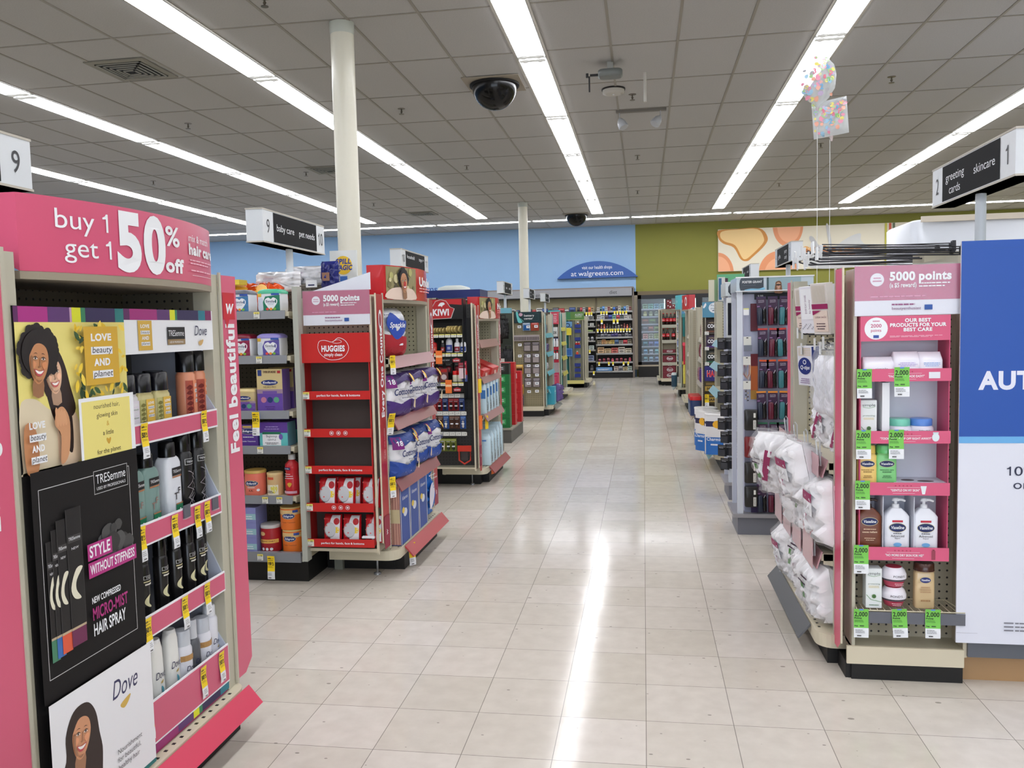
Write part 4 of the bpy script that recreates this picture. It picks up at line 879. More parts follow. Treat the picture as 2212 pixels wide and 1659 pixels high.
def jar(lid):
    b = MB().lath([(0,.036,.036),(.006,.042,.042),(.025,.047,.047),(.045,.044,.044),(.052,.038,.038)], C(232,228,240,r=.2), n=28); c = MB().lath([(.052,.040,.040),(.076,.040,.040),(.079,.037,.037)], C(*lid,r=.3), n=28)
    m = MB(); f = surf(m,.047,.047); f.text("POND'S",0,.028,.009,INK,'c',w=.04); f.rect(-.03,.012,.06,.008,C(60,60,70)); return Proto('cream_jar',('cream_jar',b),('lid',c),('label',m))
jar((120,206,180)).put((atp(1952),3.415,.948),0,'white cream jar with mint green lid','jar','cream jars on the second pink tray'); jar((90,140,220)).put((atp(2001),3.418,.948),0,'white cream jar with blue lid','jar','cream jars on the second pink tray')
def d_vas(c2):
    def g(f, w, h):
        oval(f,0,h*.72,w*.66,h*.16,'Vaseline',(20,36,90)); f.text('Intensive care',0,h*.55,h*.032,C(*c2),'c',w=w*.6,b=1); f.lines(0,h*.5,w*.5,1,.01,h*.02,C(*c2),'c'); f.lines(0,h*.4,w*.4,2,h*.04,h*.016,C(*c2),'c'); f.ell(0,h*.12,w*.2,h*.05,C(*c2))
    return g
def d_adv(f, w, h):
    f.rect(-w*.2,h*.77,w*.4,h*.045,C(190,40,60)); oval(f,0,h*.65,w*.62,h*.19,'Vaseline',(20,36,90)); f.lines(0,h*.51,w*.4,1,.01,h*.016,INK,'c'); f.text('Advanced',0,h*.44,h*.05,INK,'c',w=w*.5); f.text('Repair',0,h*.4,h*.03,C(60,60,80),'c'); f.ell(0,h*.27,w*.15,h*.045,C(110,170,220)); f.rect(-w*.3,h*.02,w*.62,h*.2,C(168,168,180)); f.lines(0,h*.14,w*.5,3,h*.04,h*.016,C(90,90,110),'c')
def d_cocoa(f, w, h): oval(f,0,h*.78,w*.6,h*.17,'Vaseline',(20,36,90)); f.lines(0,h*.6,w*.5,1,.01,h*.018,C(220,190,160),'c'); f.text('cocoa radiant',0,h*.53,h*.04,C(236,210,180),'c',w=w*.55,b=1); f.lines(0,h*.4,w*.4,2,h*.04,h*.016,C(220,190,160),'c'); [f.ell(w*.05*q,h*(.08+.02*(q*q%3)),.0018,.0018,C(240,220,190),6) for q in range(-5,6)]
VY = sbottle('lotion_bottle',.074,.045,.150,(240,206,120),(228,190,100),.03,.034,e=5,lab=d_vas((120,80,30)),taper=.96,sh=.012)
VG = sbottle('lotion_bottle',.078,.045,.150,(130,206,130),(96,186,110),.03,.036,e=5,lab=d_vas((30,90,50)),taper=.96,sh=.012)
VY.put((atp(1876),Y_,.748),0,'yellow lotion bottle on the third pink tray','bottle','lotion bottles on the third pink tray'); VG.put((atp(1918),Y_,.748),0,'green lotion bottle on the third pink tray','bottle','lotion bottles on the third pink tray')
def pump(col, lab, cap):
    w, d, h = .094, .056, .175
    b = MB().lath([(0,w*.47,d*.46),(.006,w/2,d/2),(h-.02,w/2,d/2),(h-.006,w*.4,d*.4),(h+.012,.018,.018)], C(*col,r=.3), e=5, n=28); q = MB().lath([(h+.01,.014,.014),(h+.026,.013,.013),(h+.026,.006,.006),(h+.04,.006,.006)], C(*cap,r=.3), n=16)
    q.lath([(h+.038,.014,.010),(h+.046,.013,.010),(h+.05,.008,.006)], C(*cap,r=.3), n=16); q.tube([(0,0,h+.044),(.022,-.004,h+.043),(.034,-.006,h+.038)], [.006,.005,.004], C(*cap,r=.3), 8)
    m = MB(); lab(surf(m,w/2,d/2,5),w,h); return Proto('pump_bottle',('pump_bottle',b),('pump',q),('label',m))
PW = pump((230,232,240), d_adv, (236,238,242))
pump((110,58,36), d_cocoa, (50,26,18)).put((atp(1881),Y_+.002,.494),0,'brown lotion pump bottle on the lowest pink tray','bottle','pump bottles on the lowest pink tray')
PW.put((atp(1942),Y_+.004,.494),0,'white lotion pump bottle in the middle of the lowest pink tray','bottle','pump bottles on the lowest pink tray'); PW.put((atp(2004),Y_+.004,.494),0,'white lotion pump bottle at the right of the lowest pink tray','bottle','pump bottles on the lowest pink tray')
SB.put((oY(1887,1200,3.355).x,3.372,.293),0,'white and green cream carton on the wire shelf','box')
b = MB().lath([(0,.022,.022),(.006,.034,.034),(.028,.041,.041)], C(196,70,96,r=.12), n=28); b.lath([(.028,.044,.044),(.036,.046,.046)], C(80,70,80), n=28)
c = MB().lath([(.036,.047,.047),(.05,.047,.047),(.068,.04,.04),(.078,.03,.03)], C(232,228,236,r=.2), n=28); c.lath([(.0775,.03,.03),(.0785,.029,.029)], C(196,50,80), n=24); m = MB(); f = surf(m,.047,.047); f.text("POND'S",0,.045,.008,INK,'c',w=.044); f.lines(0,.02,.04,2,.006,.002,C(240,200,210),'c')
PJ = Proto('cream_jar',('cream_jar',b),('lid',c),('label',m)); x = oY(1934,1250,3.36).x
PJ.put((x,3.385,.293),0,'round pink and white cream jar on the wire shelf, lower','jar','round cream jars on the wire shelf'); PJ.put((x,3.385,.3715),.2,'round pink and white cream jar on top of the other','jar','round cream jars on the wire shelf')
b = sbottle('lotion_bottle',.074,.042,.148,(206,180,138),(66,34,26),.03,.038,e=5,lab=lambda f,w,h: (oval(f,0,h*.76,w*.5,h*.15,'Vaseline',(24,36,110)), f.lines(0,h*.55,w*.5,3,h*.06,h*.03,C(186,150,110),'c'), f.lines(0,h*.2,w*.5,1,.01,h*.04,C(160,120,80),'c')),taper=.96,sh=.01,r=.12)
b.put((oY(1998,1250,3.36).x,3.375,.293),0,'amber lotion bottle with brown cap on the wire shelf','bottle')
for i, (px,py,w_) in enumerate(((1867,797,'left on the top pink tray'),(1948,793,'middle of the top pink tray'),(1865,929,'left on the second pink tray'),(1936,928,'middle of the second pink tray'),(1863,1038,'on the third pink tray'),(1860,1177,'on the lowest pink tray'),(1860,1315,'left on the wire shelf'),(1942,1315,'middle of the wire shelf'),(2015,1316,'right on the wire shelf'))):
    p = oY(px,py,3.342 if i < 6 else 3.315); TAGG.put((p.x,p.y-.003,p.z), 0, 'green points tag hanging '+w_, 'price tag', 'green points tags on the right stand', ry=(0,0,.0,.0,0,0,0,-.05,0)[i], sc=.95)
# ---- cotton wool, swabs on the aisle face of that stand
COT = C(246,245,248,r=.6,bump=.35,sc=45); MGT = (150,30,90)
def d_cot(k):
    def g(f, w, h):
        if k == 0: f.rect(-w*.3,h*.45,w*.62,h*.34,WHITE); f.rect(-w*.3,h*.66,w*.62,h*.13,C(*MGT)); f.poly([(-w*.3,h*.45),(w*.05,h*.45),(-w*.12,h*.33),(-w*.3,h*.38)],C(*MGT)); f.text('studio 35 beauty',0,h*.55,h*.05,C(70,60,70),'c',w=w*.5); f.text('COTTON BALLS',0,h*.36,h*.04,C(*MGT),'c',w=w*.4)
        elif k == 1: f.poly([(-w*.3,h*.2),(-w*.1,h*.2),(w*.3,h*.8),(w*.1,h*.82)],C(*MGT)); f.text('S',-w*.1,h*.55,h*.08,C(*MGT))
        else: f.rect(-w*.25,h*.4,w*.12,h*.3,C(70,130,60)); f.lines(0,h*.8,w*.5,2,h*.06,h*.03,C(60,40,60),'c')
    return g
CB = []
for k in range(3):
    b = pillow(MB(), .20, .25, .11, COT, n=14, seed=k+3, crump=.35); m = MB(); d_cot(k)(pfr(m,.20,.25,.115,eps=.012),.20,.25)
    # clear crinkled wrapper around the cotton
    pillow(m, .225, .285, .125, C(250,250,252,r=.12,a=.13,bump=.6,sc=26), n=10, seed=k+20, crump=.3, c=(0,0,-.015)); CB.append(Proto('cotton_bag',('cotton_bag',b),('wrapper',m)))
RZ = -math.pi/2
cb = [(0,3.60,.80,.88,.1,.2,'in front on the upper shelf'),(1,3.80,.80,.88,-.2,.3,'second on the upper shelf'),(0,4.0,.8,.88,.2,-.2,'third on the upper shelf'),(1,4.2,.79,.88,-.1,.3,'at the far end of the upper shelf'),(2,3.7,.93,.96,1.3,.1,'lying on top of the upper shelf bags'),(1,4.0,.92,.97,1.2,.6,'lying farthest on the upper shelf bags'),
      (0,3.58,.49,.75,.1,.1,'nearest on the middle shelf'),(2,3.78,.47,.74,-.2,.3,'second on the middle shelf'),(1,3.98,.47,.73,.3,-.3,'third on the middle shelf'),(0,4.2,.49,.74,-.2,.4,'farthest on the middle shelf'),(1,4.12,.62,.67,.9,1.1,'sticking out at the top of the middle shelf'),(0,3.76,.62,.70,.6,.3,'lying tilted over the middle shelf'),(2,4.3,.56,.69,1.1,1.2,'sticking out far on the middle shelf'),
      (2,3.62,.15,.76,.5,.5,'nearest on the base deck'),(1,3.84,.15,.75,.4,-.3,'second on the base deck'),(2,4.06,.15,.75,-.2,.7,'third on the base deck'),(0,4.26,.15,.74,.6,.2,'farthest on the base deck')]
for i, (k,y,z,x,tilt,yaw,w_) in enumerate(cb):
    CB[k].put((x,y,z), RZ+yaw*.5, 'clear bag of white cotton wool '+w_, 'bag', 'cotton wool bags on the right stand', rx=tilt*.35, sc=.92 if i < 6 else (1.1 if i < 13 else .98))
# clear bin fronts holding them in
for z, lb, nlip, hh in ((.80,'upper',4,.12),(.42,'middle',4,.26)):
    m = MB(); px_ = .712 if z > .6 else .69
    for i in range(nlip):
        y = ra+.07+i*.26; m.tube([(px_,y,z+.01),(px_-.012,y,z+hh),(px_-.004,y,z+hh+.012),(px_+.004,y,z+hh),(px_+.008,y,z+.01)], .003, C(200,204,206,r=.1), 6); m.box(px_-.012,px_-.010,y-.05,y+.16,z-.03,z+hh*.5,C(206,160,166,r=.15,a=.85))
    o = m.obj('bin_front'); tag(o, 'clear and pale pink plastic bin front on the %s cotton shelf' % lb, 'bin front')
# swab packs on hooks
def d_swab(f, w, h):
    for i in range(12): f.rect(w*(.08+.07*i),h*.62,w*.035,h*.34,C(206,196,180))
    f.rect(0,h*.5,w,h*.1,C(*MGT)); f.rect(w*.05,h*.05,w*.9,h*.42,C(226,208,196)); f.text('cotton swabs',w*.5,h*.32,h*.05,C(120,70,80),'c',w=w*.7); f.lines(w*.5,h*.2,w*.6,3,h*.05,h*.02,C(90,70,80),'c'); f.poly([(w*.05,h*.47),(w*.6,h*.47),(w*.05,h*.38)],C(*MGT))
def d_swab2(f, w, h): f.rect(w*.08,h*.3,w*.84,h*.65,WHITE); f.text('EVERYDAY SWABS',w*.45,h*.42,w*.12,C(120,70,120),'l',rot=90,w=h*.4); f.text('by beauty',w*.7,h*.42,w*.1,C(120,70,120),'l',rot=90,w=h*.3); [f.ell(w*(.1+.08*i),h*(.1+.03*(i%4)),.004,.004,C(160,160,170),6) for i in range(11)]
SW1 = boxp('swab_pack',.10,.035,.22,(222,216,212),d_swab); SW2 = boxp('swab_pack',.10,.035,.22,(226,226,234),d_swab2)
for pr_, x, y, lb, ti in ((SW2,.79,4.12,'white swab pack hanging second nearest on the upper hooks',.1),(SW1,.80,4.30,'swab pack with magenta band hanging farthest on the upper hooks',.1),(SW1,.78,3.78,'swab pack with magenta band hanging nearest on the upper hooks',.12),(SW2,.82,3.93,'white swab pack hanging between two banded packs',.05)):
    pr_.put((x,y,1.355), RZ+.5, lb, 'swab pack', 'swab packs on the upper hooks', ry=.0, rx=ti)
def d_qt(f, w, h):
    for i in range(9): f.rect(w*.06,h*(.76+.024*i),w*.88,h*.01,C(214,196,160))
    f.ell(w*.5,h*.5,w*.46,h*.22,C(24,44,120)); f.text('Q-tips',w*.5,h*.42,h*.09,WHITE,'c',w=w*.66,sh=.2,b=1); f.ell(w*.5,h*.6,w*.12,h*.06,WHITE); f.ell(w*.5,h*.6,w*.08,h*.04,C(24,44,120)); f.lines(w*.5,h*.16,w*.7,3,h*.05,h*.02,C(130,100,150),'c')
boxp('swab_box',.11,.05,.19,(226,226,236),d_qt,side=(40,60,140)).put((.80,4.22,1.10), RZ+.45, 'white swab box with dark blue oval label hanging on a hook', 'box', rx=.06)
b = pillow(MB(), .13, .26, .08, C(236,236,244,r=.3,bump=.3,sc=30), n=12, seed=5, crump=.15); m = pillow(MB(), .15, .32, .10, C(248,250,252,r=.06,a=.16,bump=.6,sc=22), n=10, seed=8, crump=.3)
CP = Proto('cotton_pads_bag',('cotton_pads_bag',b),('wrapper',m)); CP.put((.79,3.80,1.0), RZ+.4, 'clear tall bag of cotton pads hanging, left one', 'bag', 'bags of cotton pads on hooks'); CP.put((.80,3.63,1.0), RZ+.3, 'clear tall bag of cotton pads hanging by the pink strip', 'bag', 'bags of cotton pads on hooks')
HK = C(58,58,62,r=.3,metal=.7)
hm = MB().tube([(0,0,0),(0,-.30,.0),(0,-.32,.012)], .0035, HK, 6); hm.tube([(0,0,.025),(0,-.31,.025)], .0025, HK, 6); ht = MB().box(-.014,.014,-.335,-.331,-.02,.034,C(224,226,226,r=.3)); hb_ = MB().box(-.012,.012,-.004,.004,-.01,.035,HK)
HKP = Proto('peg_hook',('peg_hook',hm),('label_plate',ht),('back_plate',hb_))
for i, (y,z) in enumerate(((4.32,1.345),(4.2,1.345),(3.9,1.30),(3.72,1.31),(4.22,1.27),(3.78,1.285))):
    HKP.put((1.09,y,z), RZ, 'black peg hook with white label plate, number %s' % ('one farthest on the upper row','two far on the upper row','three near on the upper row','four nearest on the upper row','five above the blue swab box','six above the cotton pads')[i], 'hook', 'peg hooks on the right stand')
for i in range(13):
    rd = random.Random(i); p = Vector((1.33-.03*rd.random(), 3.72+.05*i, 1.672+.012*(i%4)))
    o = HKP.put(p, RZ+rd.uniform(-.12,.12), 'loose black peg hook lying on top of the right run, %s' % (ORD[i].replace('left','front') if i else 'nearest the front'), 'hook', 'loose peg hooks on top of the right run', sc=(1,1.75,1), ry=rd.uniform(-.3,.3), rx=rd.uniform(-.04,.02))
# ---- the run behind: blue and white promotion panel
g = empty('shelf_run', (3.2,3.98,0), 'long beige shelf run behind the blue promotion panel', 'shelving')
def gp(n, mb): o = mb.obj(n, g); o.location = (-3.2,-3.98,0); return o
gp('center_spine', MB().box(1.25,8.5,3.955,4.005,.1,1.70,PEG((176,170,150),'XZ'))); gp('end_upright', MB().box(1.215,1.25,3.5,4.5,.1,1.655,POST)); gp('top_rail', MB().box(1.215,8.5,3.90,4.06,1.655,1.70,C(196,190,170,r=.4)))
gp('wood_kick', MB().box(1.20,8.5,3.40,3.42,0,.112,C(176,140,100,r=.35,var=.12,sc=5))); gp('base_deck', MB().box(1.215,8.5,3.36,4.6,.112,.135,CREAM)); gp('price_rail', MB().box(1.215,8.5,3.342,3.36,.112,.172,C(92,96,104,r=.3)))
gp('rear_kick', MB().box(1.2,8.5,4.5,4.52,0,.11,KICK)); l = gp('upright_label', MB().box(1.34,1.37,3.949,3.954,1.63,1.72,WHITE))
m = MB().box(1.165,3.0,3.325,3.333,.174,1.694,C(222,224,236,r=.3)); o = m.obj('promotion_panel'); tag(o, 'tall blue and white promotion panel at the right edge', 'sign panel')
m = MB(); f = Fr(m, o=(1.165,3.325,.174), r=(1,0,0), u=(0,0,1), eps=.001); f.rect(0,.793,1.835,.727,C(24,78,166,r=.4)); f.rect(0,.768,1.835,.025,C(104,172,226)); f.rect(0,1.49,1.835,.002,C(30,80,160))
f.text('AUTO',.07,.972,.062,C(224,226,240),b=2,w=.262); f.text('10% off',.165,.646,.034,C(40,44,70),w=.19); f.text('on all',.19,.596,.034,C(40,44,70),w=.13); f.lines(.168,.08,.2,3,.014,.005,C(120,120,130)); f.rect(0.0,.04,.075,.0008,C(150,150,160))
m.obj('panel_print', o)
# white card fixture farther back on the right
g = empty('card_fixture', (5,8.3,0), 'white tall greeting card fixture behind the right run', 'card fixture')
m = MB().lath([(0,3.2,.5),(2.25,3.2,.5),(2.27,3.18,.48)], C(214,218,226,r=.3), e=14, n=48, c=(.55,0,0)).obj('cabinet', g); MB().box(-2.6,3.7,-.52,-.49,2.24,2.29,C(206,196,180)).obj('top_trim', g)
# ================================================================ generic shelf run seen from the main aisle
def run(lb, x0, x1, yf, yb, top, shelves=(), peg=(150,142,124), upr=None, zk=.13, kin=.06, cols=None):
    cx, cy = (x0+x1)/2, (yf+yb)/2; g = empty('shelf_run', (cx,cy,0), lb, 'shelving')
    def P(n, mb, par=g):
        o = mb.obj(n, par)
        if par is g: o.location = (-cx,-cy,0)
        return o
    ym = (yf+yb)/2
    P('center_spine', MB().box(x0,x1,ym-.03,ym+.03,.1,top,PEG(peg,'XZ'))); P('end_upright', MB().box(x1-.035,x1,ym-.04,ym+.04,.1,top,POST).box(x0,x0+.035,ym-.04,ym+.04,.1,top,POST))
    P('base_deck', MB().box(x0,x1,yf,yb,zk,zk+.03,DECK)); P('kick_plate', MB().box(x0,x1,yf+kin,yb-kin,0,zk,KICK))
    for i, (z, d) in enumerate(shelves):
        m = MB().box(x0,x1-.03,ym-d,ym-.03,z-.025,z,DECK)
        for x in (x1-.04, x1-.95): m.prism([(x,ym-.04,z-.11),(x,ym-d+.01,z-.035),(x,ym-d+.01,z-.002),(x,ym-.04,z-.002)], (.004,0,0), CREAM)
        o = P('shelf', m)
        MB().hexa([(x0,ym-d-.012,z-.040),(x1-.05,ym-d-.012,z-.040),(x1-.05,ym-d-.006,z-.040),(x0,ym-d-.006,z-.040),(x0,ym-d-.004,z+.006),(x1-.05,ym-d-.004,z+.006),(x1-.05,ym-d,z+.006),(x0,ym-d,z+.006)], RAILG).obj('price_rail', o)
    return g, P
# ================================================================ baby care run and its end display (second on the left)
SHZ = [1.5275,1.282,.975,.778,.497,.175]
g2, P2 = run('beige baby care shelf run second on the left', -6.5, -1.892, 4.33, 5.6, 1.70, [(z,.63) for z in SHZ[:5]], peg=(84,78,68))
m = MB().box(-6.5,-1.90,4.31,4.34,.13,.185,RAILG); P2('base_rail', m)
P2('side_upright', MB().box(-1.885,-1.855,4.30,4.36,.14,1.66,C(176,178,168,r=.4)))
def bx(px): return oY(px, 900, 4.36).x
Yp = 4.40
def put(pr_, px, z, lb, cat, g=None, y=Yp, rz=0, **k): return pr_.put((oY(px,900,y-.04).x, y, z+.001), rz, lb, cat, g, **k)
TW, TH, TD = .142, .105, .12
G_ = 'baby formula tubs on the baby care shelves'
put(tubp(TW,TD,TH,(96,98,108),(60,120,170)),527,SHZ[0],'white formula tub with grey lid on the top baby shelf','tub',G_)
put(tubp(TW,TD,TH,(96,98,108),(60,120,170)),468,SHZ[0],'white formula tub behind the pink strip on the top baby shelf','tub',G_)
put(tubp(TW,TD,TH,(70,180,140),(20,120,90)),594,SHZ[0],'white formula tub with green lid on the top baby shelf','tub',G_)
put(tubp(TW,TD,TH,(130,20,50),(140,24,70)),526,SHZ[1],'white formula tub with dark red lid on the second baby shelf','tub',G_)
put(tubp(TW,TD,TH,(150,140,210),(90,80,160)),589,SHZ[1],'white formula tub with lilac lid on the second baby shelf','tub',G_)
def d_enf(top, bot, t='Enfamil', big=False):
    def g(f, w, h):
        x0 = 0 if big else -w/2; X = lambda a: x0+a*w
        f.rect(X(.0),h*.0,w,h*.42,C(*bot)); f.rect(X(0),h*.42,w,h*.1,C(*[(a+b)//2 for a,b in zip(top,bot)])); oval(f,X(.5),h*.68,w*.66,h*(.13 if big else .22),t); f.text('NEURO PRO',X(.5),h*(.55 if big else .5),h*.045,C(110,90,60),'c',w=w*.5)
        if big: f.text('OVER 50% MORE!',X(.52),h*.91,h*.045,C(90,50,40),'c',b=2,w=w*.5); f.rect(X(.05),h*.84,w*.15,h*.14,C(40,60,130)); f.rect(X(.82),h*.9,w*.12,h*.06,C(180,40,50))
        f.rect(X(.22),h*.41,w*.56,h*.07,C(110,80,160))
        for q, c_ in ((.25,(190,120,150)),(.5,(30,50,110)),(.75,(90,160,130))): f.ell(X(q),h*.27,w*.11,h*(.07 if big else .12),C(*c_),12)
        f.lines(X(.5),h*.1,w*.4,2,h*.05,h*.015,C(80,40,120),'c')
    return g
bE = MB().lath([(0,.06,.05),(.006,.064,.054),(.11,.066,.056)], C(206,186,140,r=.35), e=6, n=28); cE = MB().lath([(.108,.067,.057),(.122,.067,.057),(.126,.05,.045)], C(222,200,140,r=.3), e=6, n=28); m = MB(); d_enf((206,186,140),(110,80,160))(surf(m,.066,.056,6),.125,.11)
put(Proto('formula_tub',('formula_tub',bE),('lid',cE),('label',m)),531,SHZ[2],'beige and purple formula tub left of the tall box','tub',G_)
EB = boxp('formula_box',.15,.10,.235,(212,192,140),d_enf((212,192,140),(100,70,160),big=True),side=(120,90,170))
put(EB,587,SHZ[2],'tall beige and purple formula box in front on the third baby shelf','box','tall formula boxes',rz=0); put(EB,612,SHZ[2],'tall formula box behind and right of the front one','box','tall formula boxes',y=4.56)
bE = MB().lath([(0,.056,.05),(.006,.058,.052),(.115,.058,.052),(.12,.054,.048)], C(92,60,150,r=.35), e=6, n=28); m = MB(); f = surf(m,.058,.052,6); oval(f,0,.085,.08,.03,'Enfagrow'); f.lines(0,.05,.07,1,.01,.004,WHITE,'c'); f.text('Toddler Transitions',0,.025,.007,WHITE,'c',w=.08); f.rect(-.03,.105,.05,.01,C(200,170,90))
put(Proto('formula_tub',('formula_tub',bE),('label',m)),537,SHZ[3],'dark purple formula tub on the fourth baby shelf','tub',G_)
def d_gentle(f, w, h): f.rect(0,0,w,h*.56,C(96,190,190)); f.rect(w*.1,h*.04,w*.66,h*.5,WHITE); f.rect(w*.1,h*.5,w*.66,h*.1,C(30,110,80)); f.text('Beginnings',w*.43,h*.38,h*.09,C(60,60,90),'c',w=w*.4); f.text('GENTLE',w*.43,h*.24,h*.07,C(60,60,90),'c'); f.lines(w*.43,h*.14,w*.5,2,h*.05,h*.02,INK,'c'); f.ell(w*.76,h*.4,w*.07,h*.12,C(110,90,170)); f.lines(w*.45,h*.8,w*.6,2,h*.09,h*.03,C(180,160,220),'c')
GB2 = boxp('formula_box',.165,.11,.135,(96,62,150),d_gentle,side=(100,150,170)); put(GB2,592,SHZ[3],'purple and teal formula box in front on the fourth baby shelf','box','purple and teal boxes'); put(GB2,618,SHZ[3],'purple and teal formula box behind the front one','box','purple and teal boxes',y=4.56)
def d_gold(bot): return lambda f,w,h: (oval(f,-w*.0,h*.56,w*.6,h*.26,'Enfamil'), f.lines(0,h*.36,w*.4,1,.01,h*.03,WHITE,'c'), f.text('A.R.',0,h*.2,h*.08,C(90,30,20),'c',b=1), f.ell(w*.3,h*.26,w*.06,w*.06,WHITE))
put(canp('formula_can',.060,.125,(232,120,100),(206,170,90),d_gold(0),.016),539,SHZ[4],'coral formula can with gold lid on the fifth baby shelf','can','formula cans on the fifth baby shelf')
put(canp('formula_can',.045,.115,(214,180,130),(222,196,140),lambda f,w,h: (f.rect(-w*.3,h*.78,w*.4,h*.12,C(210,90,60)), f.rect(-w*.34,h*.02,w*.68,h*.5,C(232,226,206)), f.blob([(-w*.1,h*.4),(w*.2,h*.5),(w*.3,h*.3),(w*.1,h*.1)],C(220,210,90)), f.lines(-w*.3,h*.2,w*.4,2,h*.07,h*.03,INK)),.012),582,SHZ[4],'small tan formula can beside the red bottle','can','formula cans on the fifth baby shelf')
b = MB().lath([(0,.036,.036),(.01,.041,.041),(.09,.041,.041),(.10,.037,.037),(.13,.036,.036),(.15,.041,.041),(.175,.038,.038),(.195,.017,.017),(.205,.017,.017)], C(206,40,50,r=.3), n=28); c = MB().lath([(.2,.02,.02),(.225,.02,.02),(.228,.018,.018)], C(226,228,230,r=.3), n=20)
m = MB(); f = surf(m,.041,.041); f.rect(-.034,.145,.04,.014,C(24,40,100)); f.text('Similac',-.014,.149,.006,WHITE,'c',w=.032); f.lines(-.03,.12,.05,3,.012,.003,WHITE); f.blob([(0,.075),(.012,.068),(0,.048),(-.012,.066)],C(220,170,60)); f.rect(-.034,.012,.066,.014,C(220,170,190))
put(Proto('drink_bottle',('drink_bottle',b),('cap',c),('label',m)),620,SHZ[4],'red drink bottle with white cap on the fifth baby shelf','bottle')
LPK = boxp('drink_pack',.10,.14,.085,(130,134,190),lambda f,w,h: (f.rect(0,h*.2,w,h*.4,C(150,190,200)), f.lines(w*.1,h*.4,w*.8,2,h*.15,h*.05,WHITE)))
for k in range(3): put(LPK,530,SHZ[5]+.0855*k,'lilac drink pack, %s in the stack on the lowest shelf' % ('bottom','middle','top')[k],'box','lilac drink packs')
put(canp('formula_can',.058,.135,(168,30,40),(190,188,186),lambda f,w,h: (f.ell(-w*.22,h*.78,w*.14,w*.1,C(220,180,120)), f.rect(-w*.46,h*.38,w*.92,h*.16,C(230,180,90)), f.text('ORGANIC DAIRY',0,h*.44,h*.05,C(120,30,20),'c',b=1,w=w*.7), f.ell(-w*.2,h*.14,w*.07,w*.07,WHITE), f.ell(0,h*.14,w*.07,w*.07,WHITE), f.ell(w*.2,h*.14,w*.07,w*.07,WHITE)),.018),568,SHZ[5],'dark red formula can with grey lid on the lowest baby shelf','can','formula cans on the lowest baby shelf')
OC = canp('formula_can',.060,.12,(236,120,40),(206,176,110),lambda f,w,h: (f.rect(-w*.48,h*.72,w*.96,h*.22,C(226,190,130)), oval(f,0,h*.66,w*.56,h*.26,'Enfagrow'), f.text('Toddler Transitions',0,h*.34,h*.05,C(120,40,20),'c',w=w*.6), f.rect(w*.2,h*.82,w*.2,h*.12,C(50,80,160))),.008)
put(OC,617,SHZ[5],'orange formula can, lower one of the pair','can','formula cans on the lowest baby shelf'); put(OC,614,SHZ[5]+.129,'orange formula can stacked on the other orange one','can','formula cans on the lowest baby shelf',rz=.1)
# bags and packs on top of the run
def d_or(f, w, h): f.blob([(-w*.2,h*.3),(0,h*.7),(w*.3,h*.4),(w*.1,h*.2)],C(250,190,60)); f.lines(-w*.3,h*.5,w*.4,2,h*.1,h*.04,WHITE)
OB = bagp('snack_bag',.24,.16,.10,(232,84,26),d_or,seed=4,crump=.3,r=.15)
for px, y, lb, rz in ((515,4.72,'orange bag lying on top behind the tubs, left',.1),(560,4.78,'orange bag lying on top behind the tubs, middle',-.2),(585,4.85,'orange bag lying on top behind the tubs, right',.3)): put(OB,px,1.585,lb,'bag','orange bags on the baby run',y=y,rz=rz,rx=-.9)
put(boxp('wipes_box',.2,.1,.03,(230,206,70),lambda f,w,h: f.lines(w*.05,h*.4,w*.8,1,.01,h*.3,INK)),498,1.70,'yellow flat pack on top of the baby run','box',y=4.7)
WB_ = bagp('diaper_pack',.30,.13,.16,(232,230,232),lambda f,w,h: f.lines(-w*.2,h*.6,w*.3,2,h*.12,h*.04,C(190,170,190)),seed=6,crump=.22,r=.12)
for px, y, z, lb in ((610,4.95,1.66,'white shiny bag left of the sign pole'),(672,5.1,1.70,'white shiny pack on top right of the sign pole'),(705,5.3,1.70,'white shiny pack on top behind the blue bag')): put(WB_,px,z,lb+' on the baby run','bag','white packs on the baby run',y=y)
put(boxp('diaper_box',.22,.14,.12,(234,234,238),lambda f,w,h: f.line([(w*.3,h*.5),(w*.3,h*.9)],.003,INK)),668,1.70,'white square pack on top of the baby run','box',y=5.35)
b = pillow(MB(), .12, .17, .07, C(34,42,120,r=.15,bump=.5,sc=25), seed=9, crump=.35); put(Proto('pet_food_bag',('pet_food_bag',b),('label',MB().box(-.03,.02,-.048,-.046,.05,.1,C(150,110,90)))),720,1.665,'small dark blue pouch leaning on top of the baby run','bag',y=4.85,rz=-.15)
m = MB().box(-.09,.09,-.01,.01,0,.33,C(226,228,226)); o = Proto('sign_card',('sign_card',m),('print',(lambda q: (lambda f: (f.ell(0,.235,.06,.06,C(240,196,50)), f.text('SPILL',0,.245,.03,C(40,60,150),'c',b=2,w=.105,sh=.15), f.text('MAGIC',0,.205,.03,C(40,60,150),'c',b=2,w=.12,sh=.15), f.rect(-.025,0,.05,.165,C(60,110,190)), q)[-1])(Fr(q,o=(0,-.01,0),r=(1,0,0),u=(0,0,1))))(MB())))
put(o,750,1.6,'white card sign with blue and yellow cleaner logo','sign',y=5.2,name='sign_card')
P2('top_bracket', MB().box(-1.82,-1.62,4.9,4.96,1.60,1.70,CREAM)); P2('top_bracket', MB().box(-1.80,-1.45,5.0,5.03,1.6,1.68,CREAM))
p = oY(673,613,4.88); P2('upright_label', MB().box(p.x-.035,p.x+.035,4.875,4.882,p.z-.022,p.z+.022,WHITE).box(p.x-.02,p.x+.02,4.873,4.875,p.z-.012,p.z-.004,NAVY))
